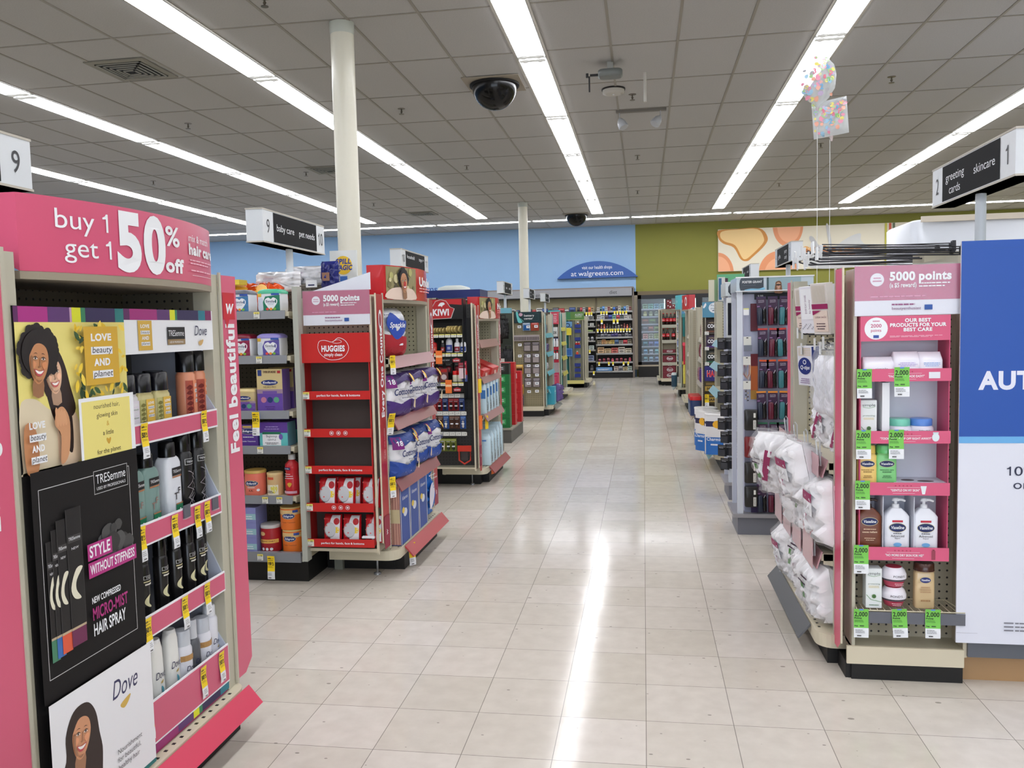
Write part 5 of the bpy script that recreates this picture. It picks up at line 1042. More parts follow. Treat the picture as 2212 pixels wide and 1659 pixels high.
# rail labels and hanging tags of the baby run
for px,k,t_ in ((509,0,'30.99'),(562,0,'29.99'),(508,1,'30.99'),(563,1,'30.99'),(557,3,'19.99'),(563,4,'30.99'),(594,4,'6.99'),(549,5,'31.99')):
    p = oY(px,900,4.31)
    q = small_label(None,'price_label',p.x,(4.309 if k == 5 else 4.3215),SHZ[k]-.018,.034,.036,t_,top=(240,226,110)); q.parent = g2; q.location = (-g2.location.x,-g2.location.y,0)
TAG39 = tagproto((248,214,28),'39','sale'); TAG19 = tagproto((248,214,28),'19','sale')
for px,py,T_,lb in ((552,890,TAG39,'yellow sale tag 39.99 on the third baby shelf'),(585,1201,TAG19,'yellow sale tag 19.99 on the lowest baby shelf'),(516,968,TAG39,'yellow sale tag beside the pink strip on the fourth baby shelf')):
    p = oY(px,py,4.30); T_.put((p.x,4.298,p.z),0,lb,'price tag','yellow sale tags on the baby shelves',sc=1.25)
# ---- red and beige end display
def red_strip(t1, h=.05):
    def g(f, i):
        f.text(t1, .93, -.026, .048, WHITE, b=2, w=.5); f.ell(1.47,0,.055,.028,WHITE); f.ell(1.47,0,.035,.018,C(150,20,30)); f.text('RED NOSE',1.435,-.006,.011,INK,b=1,w=.07); f.lines(1.40,-.012,.03,1,.01,.012,WHITE); f.text('Cada uno cuenta', .70, -.012, .02, C(236,180,180), w=.17)
        f.rect(.2,-.05,.18,.1,C(150,28,60)); f.text('w',.27,-.012,.03,WHITE,b=1,sh=.2)
    return g
def red_header(t1):
    def g(f, T, z0, z1):
        H = z1-z0; f.rect(.02,z0+.004,T*.38,H-.01,C(150,140,96)); rd = random.Random(3)
        for i in range(22): cx, cy, a = rd.uniform(.04,T*.35), rd.uniform(z0+.03,z1-.03), rd.uniform(.012,.03); f.blob([(cx+a*math.cos(b),cy+a*math.sin(b)) for b in (0,1.3,2.5,3.8,5)], C(*rd.choice([(120,110,70),(180,176,110),(206,196,150),(90,80,56)])),2)
        f.blob([(.025,z0+.006),(.05,z0+H*.3),(.16,z0+H*.38),(.24,z0+H*.36),(.32,z0+H*.3),(T*.38,z0+.006)], C(230,206,190)); portrait(f, T*.2, z0+H*.54, .064, (196,140,100), (20,14,14), curl=1, red=True, seed=8, hr=.82, tilt=.1, hairpts=None)
        f.text(t1, T*.42, z0+H*.46, H*.26, WHITE, b=2, w=T*.5); f.lines(T*.42,z0+H*.36,T*.4,2,H*.09,H*.04,C(230,150,150)); f.rect(T*.56,z0+H*.08,T*.2,.0015,C(230,150,150))
    return g
RDH = C(196,32,38,r=.22)
e2, wx2, y20, y21 = endcap('endcap_display','red and beige paper goods display stand, second on the left',-1,-1.44,4.345,(176,26,36),strip_txt=red_strip('Every One Counts'),strip_bot=.2,header=(1.585,1.78,RDH,red_header('Under $5')),kick_in=.17,shelves=((1.25,.355,.5),(.90,.36,.5),(.55,.37,.5)),railc=C(150,84,88,r=.3),peg=(186,182,156),dk=.165,deckd=.055,baserail=(C(176,60,66,r=.3),),bay=True,top=1.61)
PB = sidebay(e2,-1.885,-1.468,4.355,.125,.205,1.60,zk=.19,kick_y=4.66,lip=True,wing='')
PB('leg_post', MB().box(-1.83,-1.78,4.63,4.66,0,.2,C(150,152,140)))
PB('header_brace', MB().prism([(-1.79,4.36,1.635),(-1.46,4.36,1.635),(-1.46,4.36,1.728)],(0,.006,0),C(222,226,236)))
points_sign(e2,PB,-1.843,-1.462,4.348,1.447,1.634)
u = empty('cardboard_display',(-1.66,4.42,.222),'red cardboard wipes display with trays, second on the left','display unit')
def up(n, mb, par=u):
    o = mb.obj(n, par)
    if par is u: o.location = (1.66,-4.42,-.222)
    return o
RB = C(196,34,32,r=.4); RBD = C(176,30,30,r=.45); BRN = C(84,70,66,r=.6)
ux0, ux1, uy0, uy1 = -1.868, -1.474, 4.335, 4.475
up('back_board', MB().box(ux0,ux1,uy1-.004,uy1,.225,1.40,BRN)); up('side_wall', MB().box(ux0,ux0+.005,uy0+.005,uy1,.225,1.26,RBD)); up('side_wall', MB().box(ux1-.005,ux1,uy0+.005,uy1,.225,1.26,RBD))
hb = up('header_board', MB().box(ux0-.006,ux1+.006,uy0-.004,uy0+.10,1.242,1.402,RB)); m = MB(); f = Fr(m,o=(ux0,uy0-.004,1.242),r=(1,0,0),u=(0,0,1),eps=.001); cx = .197
pts = smooth([(cx-.088,.09),(cx-.078,.118),(cx-.045,.122),(cx-.005,.112),(cx+.03,.135),(cx+.07,.118),(cx+.088,.08),(cx+.07,.04),(cx+.03,.018),(cx-.03,.018),(cx-.075,.05)],3); f.line(pts+[pts[0]],.0025,WHITE); f.line(smooth([(cx-.005,.112),(cx+.03,.125),(cx+.05,.112),(cx+.02,.105)],3),.002,WHITE)
f.text('HUGGIES',cx,.062,.03,WHITE,'c',b=2,w=.135); f.text('simply clean',cx,.036,.016,WHITE,'c',b=1,w=.105); m.obj('header_print',hb)
TRZ = [(1.039,1.086),(.832,.879),(.629,.674),(.419,.467),(.222,.267)]
for k,(zb,zt) in enumerate(TRZ):
    dy = -.004*k
    o = up('tray', MB().box(ux0-.003,ux1+.003,uy0-.006+dy,uy0-.002+dy,zb,zt,RB).box(ux0,ux1,uy0+dy,uy1,zb+.004,zb+.008,BRN)); m = MB(); f = Fr(m,o=(ux0,uy0-.006+dy,zb),r=(1,0,0),u=(0,0,1),eps=.0008); h = zt-zb
    if k%2 == 0: f.text('perfect for hands, face & bottoms',.215,h*.38,h*.24,WHITE,'c',b=1,w=.25)
    else:
        for q in (.17,.21,.25): f.ring(q,h*.5,.012,.012,.16,WHITE,18); f.ell(q,h*.5,.006,.005,WHITE,10)
    m.obj('tray_print',o); small_label(o,'price_label',ux0+.03,uy0-.0075+dy,(zb+zt)/2,.038,.038,'1.99',top=(240,226,110))
b = pillow(MB(),.095,.165,.055,C(206,36,44,r=.15,bump=.25,sc=30),seed=2,crump=.12); m = MB(); f = pfr(m,.095,.165,.055,eps=.004); f.poly([(.002,.16),(.042,.16),(.040,.01),(-.004,.01),(-.012,.1)],C(236,232,236)); f.blob([(.02,.09),(.038,.085),(.036,.06),(.018,.06)],C(240,210,60),3); f.ell(.026,.125,.014,.02,C(190,30,40))
[f.ell(-.035+.012*(i%3),.02+.02*i,.004,.004,C(230,90,90),8) for i in range(7)]
l = MB().lath([(0,.031,.046),(.004,.031,.046),(.008,.025,.04)],C(206,208,212,r=.25),n=24); l.v = [(x-.004,-.028-z,.075+y) for x,y,z in l.v]; WP = Proto('wipes_pack',('wipes_pack',b),('lid',l),('label',m))
for k,z,pxs in ((3,.428,(696,736,791)),(4,.231,(704,746,795))):
    for i,px in enumerate(pxs): put(WP,px,z,'red and white wipes pack, %s on the %s red tray' % (('left','middle','right')[i],('fourth','lowest')[k-3]),'wipes','wipes packs in the red display',y=4.385,sc=(1.15,1,1.02 if k==3 else .95),rx=-.12)
for i,px in enumerate((712,754)): put(WP,px,.428,'red wipes pack standing behind, %s on the fourth red tray' % ('left','right')[i],'wipes','wipes packs in the red display',y=4.435,rx=-.1)
tag(MB().box(-1.545,-1.475,4.325,4.345,.271,.281,WHITE).obj('folded_leaflet'),'folded white leaflet on the lowest red tray edge','leaflet')
# products on the aisle face
def rl(px, X=-1.46): return oX(px,900,X).y
def d_sp(f,w,h): f.poly([(-w*.48,h*.02),(w*.48,h*.02),(w*.48,h*.4),(-w*.1,h*.46),(-w*.48,h*.52)],C(170,24,40)); f.blob([(0,h*.9),(w*.2,h*.75),(w*.4,h*.72),(w*.3,h*.5),(w*.1,h*.36),(-w*.05,h*.5),(-w*.15,h*.7)],C(30,70,170)); f.text('Sparkle',w*.12,h*.6,h*.1,WHITE,'c',b=1,w=w*.4,sh=.3); f.lines(-w*.4,h*.9,w*.3,2,h*.06,h*.02,C(90,90,110))
bagp('paper_towel_pack',.34,.29,.20,(226,228,234),d_sp,seed=12,crump=.12,r=.15).put((-1.53,4.68,1.252),R90-.45,'white, blue and red paper towel pack on the top beige shelf','paper towels')
def d_cot2(col):
    def g(f,w,h):
        f.poly([(-w*.48,h*.02),(w*.48,h*.02),(w*.48,h*.36),(w*.2,h*.40),(-w*.1,h*.32),(-w*.48,h*.44)],C(*col)); f.poly([(-w*.48,h*.98),(w*.48,h*.98),(w*.48,h*.74),(w*.1,h*.82),(-w*.2,h*.74),(-w*.48,h*.8)],C(*[int(v*.8) for v in col])); f.rect(-w*.46,h*.68,w*.24,h*.26,C(120,20,120)); f.text('18',-w*.34,h*.76,h*.1,WHITE,'c',b=1,w=w*.16); f.text('Cottonelle',w*.04,h*.52,h*.13,C(30,44,100),'c',b=1,w=w*.74,sh=.15); f.lines(-w*.1,h*.44,w*.4,1,.01,h*.02,C(120,120,140)); f.ell(w*.36,h*.86,w*.1,h*.1,C(232,186,60)); f.blob([(w*.3,h*.42),(w*.42,h*.36),(w*.38,h*.2),(w*.24,h*.24)],C(226,206,170))
    return g
CPu = bagp('tissue_roll_pack',.30,.265,.22,(236,234,238),d_cot2((72,44,120)),seed=3,crump=.12,r=.15); CBl = bagp('tissue_roll_pack',.30,.265,.22,(236,236,240),d_cot2((36,74,160)),seed=5,crump=.12,r=.15)
for i,(y,x) in enumerate(((4.66,-1.49),(4.95,-1.49),(5.24,-1.47))): CPu.put((x,y,.903),R90-.3,'white and purple toilet tissue pack, %s' % ('nearest of the three','middle of the three','farthest of the three')[i],'toilet tissue','purple tissue packs on the middle shelf')
for i,(y,x) in enumerate(((4.64,-1.46),(4.87,-1.53),(5.08,-1.5),(5.3,-1.47))): CBl.put((x,y,.553),R90-.3,'white and blue toilet tissue pack, %s on the lower shelf' % ('nearest','second nearest','third nearest','farthest')[i],'toilet tissue','blue tissue packs on the lower shelf',sc=(.82 if i else .8,1,1))
def d_kl(f,w,h): f.rect(0,0,w,h,C(46,80,160)); f.rect(0,0,w*.06,h,C(206,208,214)); f.rect(w*.94,0,w*.06,h,C(206,208,214)); f.text('Kleenex',w*.5,h*.72,h*.06,WHITE,'c',w=w*.6,sh=.2); f.ell(w*.5,h*.5,w*.2,h*.07,C(220,226,240)); f.ell(w*.3,h*.55,w*.14,h*.05,C(236,206,80))
KC = MB().box(-.095,.095,-.16,.12,0,.355,C(38,66,150,r=.15)); KC.box(-.0965,-.095,-.158,.12,.004,.35,C(198,150,134)); 
for i in range(17): KC.box(-.0975,-.0965,-.15+.016*i,-.147+.016*i,.004,.35,C(150,90,84))
KC.box(-.0985,-.0975,-.158,.12,.13,.21,C(206,190,150)); KC.box(-.09,.09,-.15,.1,.355,.356,C(24,44,130)); KC.box(-.05,.05,-.1,.02,.356,.357,C(90,110,150,r=.1))
m = MB(); d_kl(Fr(m,o=(-.095,-.16,0),r=(1,0,0),u=(0,0,1)),.19,.355); KP = Proto('tissue_carton',('tissue_carton',KC),('label',m))
for i,(y,w_) in enumerate(((4.66,'nearest'),(4.86,'middle'),(5.06,'farthest'))): KP.put((-1.555,y,.168),R90,'blue tissue box bundle on the base deck, '+w_,'tissue boxes','tissue bundles on the base deck')
bagp('wipes_bag',.22,.33,.12,(40,110,200),lambda f,w,h: (f.blob([(-w*.3,h*.2),(-w*.3,h*.6),(0,h*.7),(w*.2,h*.5),(0,h*.3)],C(226,226,240)), f.lines(-w*.3,h*.85,w*.5,2,h*.05,h*.02,WHITE)),seed=7,crump=.25,r=.12).put((-1.47,5.30,.168),R90,'bright blue bag standing at the far end of the base deck','bag')
for i,(px,py,lb,sc) in enumerate(((848,768,'on the top beige shelf rail',1.0),(848,893,'on the middle beige shelf rail',1.2),(848,1030,'on the lower beige shelf rail',1.1),(890,1172,'on the base rail of the red display',1.3))):
    p = oX(px,py,-1.375); TAGY.put((p.x,p.y,p.z),R90-.7,'yellow sale tag hanging '+lb,'price tag','yellow sale tags on the red display',sc=sc,rx=0 if i != 1 else .3)
# ================================================================ shoe care bay and the third end display on the left
g3, P3 = run('beige household shelf run third on the left', -6.5, -1.93, 7.12, 8.3, 1.70, [(1.4,.5),(.9,.5)])
e3, wx3, y30, y31 = endcap('endcap_display','red and beige pet pad display stand, third on the left',-1,-1.44,7.06,(176,26,36),strip_txt=red_strip('Every One Counts'),strip_bot=.15,header=(1.49,1.685,RDH,red_header('Noses')),kick_in=.2,shelves=((1.29,.33,.3),(.97,.34,.4),(.63,.36,.5)),railc=C(160,116,114,r=.3),peg=(186,182,156),dk=.165,deckd=.05,baserail=(C(150,60,66,r=.3),),bay=True,top=1.60)
PK3 = sidebay(e3,-1.93,-1.47,7.07,.12,.19,1.62,zk=.18,inner=(60,58,58),wing='',kick_y=7.3)
u = empty('shoe_care_display',(-1.69,7.12,.19),'black shoe care display with red and white bird logo sign','display unit')
def up(n, mb, par=u):
    o = mb.obj(n, par)
    if par is u: o.location = (1.69,-7.12,-.19)
    return o
BK = C(22,21,23,r=.35); up('back_board', MB().box(-1.92,-1.48,7.165,7.175,.78,1.50,BK)); up('side_wall', MB().box(-1.545,-1.535,7.04,7.17,.8,1.66,BK))
m = MB().box(-1.92,-1.535,7.045,7.055,1.49,1.665,BK); hb = up('header_board', m); m = MB(); f = Fr(m,o=(-1.92,7.045,1.49),r=(1,0,0),u=(0,0,1),eps=.0015)
f.poly([(0,.09),(.12,.10),(.28,.13),(.385,.12),(.385,.172),(0,.172)],RED); P_ = [(.105,.005),(.275,.012),(.305,.09),(.27,.105),(.235,.155),(.19,.168),(.145,.155),(.11,.1),(.085,.09)]
f.poly([((x-.19)*1.06+.19,(y-.085)*1.06+.085) for x,y in P_],C(196,190,188)); f.poly(P_,C(180,30,36)); f.text('KIWI',.19,.035,.052,WHITE,'c',b=2,w=.15); f.blob([(.165,.115),(.185,.142),(.215,.145),(.225,.13),(.205,.118),(.2,.105),(.19,.115)],WHITE,3); m.obj('header_print',hb)
def shelf_lab(zt, zb, dark=True, txt=None):
    o = up('tray', MB().box(-1.92,-1.545,7.03,7.165,zt-.006,zt,BK).box(-1.92,-1.545,7.026,7.03,zb,zt+.004,BK)); m = MB(); f = Fr(m,o=(-1.92,7.026,zb),r=(1,0,0),u=(0,0,1),eps=.001)
    for i in range(7): f.rect(.012+.053*i,.003,.047,.028,C(226,226,216)); f.rect(.012+.053*i,.024,.047,.008,C(232,222,110)); f.text('2.75' if i%2 else '4.29',.036+.053*i,.011,.011,INK,'c',w=.03)
    m.obj('price_label',o)
    if txt: o = up('tray_sign', MB().box(-1.92,-1.545,7.022,7.028,zb-.052,zb-.004,BK)); m = MB(); f = Fr(m,o=(-1.92,7.022,zb-.052),r=(1,0,0),u=(0,0,1),eps=.001); f.text(txt,.04,.018,.012,C(190,190,190),w=.22); f.poly([(.29,.006),(.35,.006),(.355,.03),(.32,.044),(.285,.03)],C(170,40,50)); f.text('KIWI',.32,.014,.012,WHITE,'c',b=1,w=.05); m.obj('tray_print',o)
shelf_lab(1.362,1.33); shelf_lab(1.20,1.165,txt='MAKE SHOES LOOK LIKE NEW'); shelf_lab(.945,.91,txt='MAKE SHOES LOOK LIKE NEW')
def k3(px, y=7.06): return oY(px,900,y).x
TIN = Proto('polish_tin',('polish_tin',(lambda l: (setattr(l,'v',[(x,z-.009,y+.034) for x,y,z in l.v]), l)[1])(MB().lath([(0,.033,.033),(.003,.035,.035),(.018,.035,.035),(.02,.033,.033)],C(190,170,110,r=.3,metal=.5),n=20))))
for i,px in enumerate((941,946,952,958,965,974,979,985,991,1000)): TIN.put((k3(px),7.07,1.364),1.1,'round gold shoe polish tin on edge, %s on the top tray' % ORD[i],'tin','polish tins on the top tray',sc=1.0 if i > 4 else .8)
def kb(name, w, h, col, cap, lab, lb, px, z, caph=.02, cat='bottle', e=2, y=7.075): sbottle(name,w,w*.8,h,col,cap,caph,w*.24,e=e,lab=lambda f,ww,hh: (f.rect(-ww*.44,hh*.1,ww*.88,hh*.45,C(*lab)), f.lines(0,hh*.35,ww*.5,2,hh*.1,hh*.04,WHITE,'c')),sh=h*.25).put((k3(px),y,z),0,lb,cat,'shoe care bottles on the second tray')
kb('shoe_shine_bottle',.055,.09,(190,30,30),(30,20,20),(220,80,60),'red shoe shine bottle at the left of the second tray',941,1.202); kb('shoe_shine_bottle',.038,.085,(30,26,28),(190,190,190),(150,30,30),'black shoe polish bottle with grey cap on the second tray',960,1.202)
kb('spray_can',.058,.12,(206,208,216),(120,122,128),(40,60,140),'silver and blue shoe spray can on the second tray',974,1.202,.03,'can'); kb('shoe_polish_bottle',.05,.09,(226,226,230),(226,226,230),(140,30,50),'white shoe polish bottle with red label',991,1.202,.03); kb('shoe_polish_bottle',.05,.09,(226,226,230),(226,226,230),(30,60,140),'white shoe polish bottle with blue label',1004,1.202,.035)
for i,px in enumerate((985,996,1006)): sbottle('spray_can',.046,.046,.06,(70,90,150) if i==2 else (206,200,180),(210,30,30),.035,.022,e=2,sh=.006).put((k3(px),7.07,.947),0,'spray can with red cap, %s of three on the third tray' % ('left','middle','right')[i],'can','red capped spray cans')
for i,px in enumerate((943,962)): boxp('insole_pack',.07,.02,.12,(110,60,60),lambda f,w,h: (f.rect(w*.1,h*.7,w*.8,h*.22,C(170,30,30)), f.ell(w*.5,h*.35,w*.35,h*.2,C(206,190,190)))).put((k3(px),7.06,.947),0,'dark red insole pack, %s on the third tray' % ('left','right')[i],'shoe care pack','insole packs on the third tray')
CLC = {}
def card(w, h, col, body, bc, d=.02):
    k = (w,h,col,body)
    if k in CLC: return CLC[k]
    b = MB().box(-w/2,w/2,-.001,.001,0,h,C(*col,r=.4)); m = MB(); f = Fr(m,o=(-w/2,-.001,0),r=(1,0,0),u=(0,0,1),eps=.001); f.rect(w*.1,h*.8,w*.8,h*.13,C(*[min(255,c+70) for c in col])); f.lines(w*.15,h*.72,w*.7,1,.01,h*.03,WHITE)
    q = MB()
    if body == 'laces': q.tube([(-w*.1,-.008,h*.62),(-w*.16,-.008,h*.2),(-w*.04,-.008,h*.08),(0,-.008,h*.6),(w*.06,-.008,h*.08),(w*.16,-.008,h*.2),(w*.1,-.008,h*.62)],.005,C(*bc),6); q.box(-w*.22,w*.22,-.015,-.003,h*.34,h*.44,WHITE)
    elif body == 'round': q.lath([(h*.12,w*.2,.010),(h*.3,w*.36,.016),(h*.5,w*.34,.014),(h*.6,w*.14,.008)],C(*bc,r=.2),n=14,c=(0,-.012,0))
    else: q.box(-w*.38,w*.38,-d,-.001,h*.06,h*.62,C(*bc,r=.15))
    CLC[k] = Proto('hanging_pack',('hanging_pack',b),('contents',q),('label',m)); return CLC[k]
def k3row(z, h, w, pxs, cols, bcs, body, nm, row, peg=True):
    for i,px in enumerate(pxs):
        card(w,h,cols[i%len(cols)],body,bcs[i%len(bcs)]).put((k3(px),7.10,z),0,'%s, %s on the %s' % (nm,ORD[i],row),'hanging pack','hanging packs on the '+row)
k3row(1.02,.10,.07,(937,953,970,990),[(40,36,36)],[(120,30,40),(120,30,40),(90,40,40),(190,170,120)],'round','dark polish sponge card','hooks under the slogan'); 
card(.075,.16,(170,40,60),'x',(226,200,206)).put((k3(1002),7.06,.965),0,'dark red glue card hanging at the right of the sponges','hanging pack')
k3row(.69,.11,.052,(937,948,960,973,984,996),[(140,20,30),(140,20,30),(40,60,120)],[(30,20,24),(226,220,220),(24,24,30)],'laces','red or blue shoelace card','upper lace row')
k3row(.53,.115,.052,(937,949,961,974,985,998),[(80,50,40),(80,50,40),(40,80,150)],[(110,70,50),(110,70,50),(230,226,226)],'laces','brown or blue shoelace card','middle lace row')
k3row(.33,.115,.055,(944,954,965,976),[(110,120,40)],[(60,70,50),(120,120,120),(230,90,60),(90,200,90)],'laces','olive green shoelace card','lowest lace row')
for z,n_ in ((.81,6),(.655,7),(.475,7)): 
    m = MB(); f = Fr(m,o=(-1.90,7.052,z),r=(1,0,0),u=(0,0,1)); [f.rect(.054*i,0,.046,.03,C(226,226,220)) for i in range(n_)]; [f.text('3.79',.023+.054*i,.01,.011,INK,'c',w=.03) for i in range(n_)]; m.box(-1.92,-1.54,7.053,7.056,z-.004,z+.034,C(170,170,168)); q = P3('price_strip',m); q.parent = e3; q.location = (-e3.location.x,-e3.location.y,0)
for z,px in ((1.19,952),(.935,971)): 
    p = k3(px,7.02); tag(MB().box(p-.028,p+.028,7.016,7.027,z-.085,z+.03,C(240,120,50)).box(p-.026,p+.026,7.0155,7.016,z-.03,z-.01,C(250,200,150)).obj('price_tag'),'orange clearance tag on the shoe care %s tray' % ('second' if z > 1 else 'third'),'price tag','orange clearance tags')
b = MB().tube([(-.05,0,.10),(-.05,0,.0),(0,-.02,-.03),(.05,0,0),(.05,0,.10)],.008,C(190,50,30),8).box(-.06,.06,-.02,.0,.08,.13,C(200,50,30)).box(-.03,.03,-.012,-.002,.0,.08,C(60,50,50)); b.v=[(x,y,z+.06) for x,y,z in b.v]
Proto('shoe_horn_rack',('shoe_horn_rack',b)).put((k3(1003),7.04,.20),0,'red wire holder with tongs hanging low beside the strip','holder')
# products on that stand
SHH = boxp('picture_frame',.16,.02,.15,(120,122,126),lambda f,w,h: f.rect(w*.08,h*.08,w*.84,h*.84,C(200,204,206,r=.1)))
for i,(y,t_) in enumerate(((7.35,-.5),(7.62,-.45))): SHH.put((-1.60,y,1.293),R90,'small clear plastic frame leaning on the upper shelf, %s' % ('near one','far one')[i],'frame','clear frames on the third stand',rx=t_)
m = MB().hexa([(-.17,-.12,0),(.17,-.12,0),(.17,.12,0),(-.17,.12,0),(-.17,-.14,.06),(.17,-.14,.06),(.17,.12,.17),(-.17,.12,.17)],C(196,40,34)); m.box(-.05,.05,-.131,-.13,.0,.055,C(226,180,170)); Proto('counter_tray',('counter_tray',m)).put((-1.53,7.78,.973),R90,'red open cardboard tray on the middle shelf, far one','tray','red cardboard trays'); Proto('counter_tray',('counter_tray',m)).put((-1.53,7.40,.973),R90,'red open cardboard tray on the middle shelf, near one','tray','red cardboard trays',sc=.9)
b = MB().lath([(0,.03,.03),(.03,.05,.05),(.08,.03,.04),(.12,.045,.045),(.17,.02,.02),(.2,.035,.03),(.24,.005,.005)],C(150,106,60,r=.3,metal=.5),e=2,n=14,jit=.18); Proto('ornament',('ornament',b)).put((-1.50,7.36,1.03),0,'small gold ornament figure above the near red tray','ornament')
def d_pet(k):
    def g(f,w,h):
        f.lines(w*.5,h*.8,w*.8,5,h*.07,h*.012,C(190,200,220),'c')
        if k: f.rect(w*.05,h*.86,w*.8,h*.05,C(90,140,210))
        else: f.rect(w*.0,h*.55,w,h*.3,C(70,130,200))
    return g
for k in range(2):
    b = MB().lath([(0,.11,.045),(.01,.115,.055),(.26,.112,.055),(.285,.10,.03),(.30,.095,.004)],C(200,224,236,r=.12,bump=.4,sc=20),e=5,n=28,jit=.02); m = MB(); d_pet(k)(Fr(m,o=(-.115,-.057,0),r=(1,0,0),u=(0,0,1)),.23,.27); f = Fr(m,o=(.1165,-.05,0),r=(0,1,0),u=(0,0,1)); f.text('pet shoppe',.065,.03,.035,C(30,60,60),b=1,rot=90,w=.2); f.blob([(.07,.03),(.095,.05),(.09,.12),(.075,.09)],C(60,50,50))
    f = Fr(m,o=(-.1165,.05,0),r=(0,-1,0),u=(0,0,1)); f.text('pet shoppe',.065,.03,.035,C(30,60,60),b=1,rot=90,w=.2)
    PD = Proto('pet_pad_pack',('pet_pad_pack',b),('label',m))
    for i in range(5):
        y = 7.36+.155*i; PD.put((-1.49 if k else -1.52, y, .168 if k else .633), 0, 'pale blue pet pad pack, %s on the %s' % (('nearest','second nearest','middle','second farthest','farthest')[i],('lower middle shelf','base deck')[k]),'pet pads','pet pad packs on the %s' % ('lower shelf','base deck')[k],sc=(1,1,.95+.03*i),rx=-.0 if k else .0)
for px,py,c_,lb in ((1034,826,(246,210,40),'yellow sale tag hanging on the upper rail of the third stand'),(1049,905,(246,210,40),'yellow sale tag hanging on the lower rail of the third stand'),(1078,990,(246,210,40),'yellow sale tag on the base rail of the third stand'),(1062,1003,(240,120,50),'orange tag on the base rail of the third stand'),(1036,905,(240,120,50),'orange tag on the lower rail of the third stand')):
    p = oX(px,py,-1.405); tag(MB().add([(p.x,p.y-.02,p.z+.03),(p.x+.02,p.y+.02,p.z+.03),(p.x+.02,p.y+.02,p.z-.09),(p.x,p.y-.02,p.z-.09)],[(0,1,2,3)],C(*c_)).add([(p.x-.001,p.y-.02,p.z+.03),(p.x+.019,p.y+.02,p.z+.03),(p.x+.019,p.y+.02,p.z-.09),(p.x-.001,p.y-.02,p.z-.09)],[(3,2,1,0)],C(*c_)).obj('price_tag'),lb,'price tag')
# dark blue canopy and beige top just behind the shoe care sign
tag(MB().box(-2.2,-1.55,7.9,8.3,1.70,1.78,C(30,44,110,r=.3)).obj('box_stack'),'dark blue flat box on top of the third run','box'); tag(MB().lath([(0,.16,.12),(.03,.15,.11),(.05,.08,.07)],C(206,210,204),e=4,n=20).obj('lid_tray'),'white lid-shaped tray on top of the dark blue box','tray'); bpy.data.objects['lid_tray'].location = (-1.85,8.1,1.78)
# ================================================================ drink carton stack, bag wall
def carton(c1, c2): return boxp('drink_carton',.20,.14,.13,c1,lambda f,w,h: (f.rect(w*.25,h*.3,w*.5,h*.5,C(*c2)), f.lines(w*.5,h*.6,w*.4,2,h*.15,h*.06,WHITE,'c'), f.rect(w*.1,h*.06,w*.35,h*.12,C(226,226,226))),side=c1)
lw = empty('low_platform',(-1.8,10.4,0),'grey low platform under the drink cartons','platform'); MB().box(-.35,.2,-.5,.5,0,.16,C(90,88,84)).obj('platform_body',lw); MB().box(-.36,.215,-.51,.51,.16,.18,C(150,146,132)).obj('top_board',lw)
for i in range(6):
    c1, c2 = ((30,34,30),(70,70,70)) if i == 5 else ((24,110,56),(60,160,90))
    carton(c1,c2).put((-1.72,10.02,.182+.131*i),0,('black' if i==5 else 'green')+' drink carton, %s in the stack' % ('bottom one','second from bottom','third from bottom','fourth from bottom','fifth from bottom','topmost')[i],'drink carton','drink cartons in the green stack')
for j in range(2):
    for i in range(6-j): carton((186,30,36),(226,226,226) if i==5-j else (220,90,90)).put((-1.70+.03*j,10.32+.33*j,.182+.131*i),0,'red drink carton, %s in the %s red stack' % (('bottom','second','third','fourth','fifth','top')[i],('nearer','farther')[j]),'drink carton','drink cartons in the red stacks')
g5, P5 = run('shelf run with hanging dark bags fourth on the left', -7.5, -2.02, 12.95, 14.1, 1.66, [], peg=(70,76,66))
P5('canopy', MB().box(-7.5,-2.04,12.80,12.95,1.62,1.70,C(110,172,190,r=.4)))
for i,(px,z,w,h,c_) in enumerate(((1066,1.25,.2,.3,(50,36,28)),(1081,1.15,.14,.36,(34,24,20)),(1093,1.22,.16,.32,(30,28,28)),(1066,1.0,.24,.3,(44,34,30)),(1098,1.3,.10,.2,(22,22,24)),(1068,.72,.2,.26,(24,22,30)),(1088,.68,.24,.34,(18,18,20)),(1102,.70,.18,.36,(26,26,30)),(1070,.36,.22,.26,(30,16,18)),(1090,.30,.24,.26,(22,18,20)))):
    b = pillow(MB(), w, h, .12, C(*c_,r=.5,bump=.4,sc=20), seed=i, crump=.25); q = MB().tube([(-w*.25,-.02,h*.9),(-w*.2,-.03,h*1.15),(w*.2,-.03,h*1.15),(w*.25,-.02,h*.9)],.012,C(*c_),6); l = MB().box(-.05,.05,-.075,-.07,h*.4,h*.4+.1,C(200,196,190)) if i in (1,6) else None
    Proto('shoulder_bag',('shoulder_bag',b),('strap',q),*([('swing_tag',l)] if l else [])).put((oY(px,900,12.9).x,12.88,z),0,'dark shoulder bag hanging, %s row, %s' % (('upper','lower')[i > 4],('left edge','left middle','centre','left low','right')[i%5]),'bag','dark bags hanging on the wall bay')
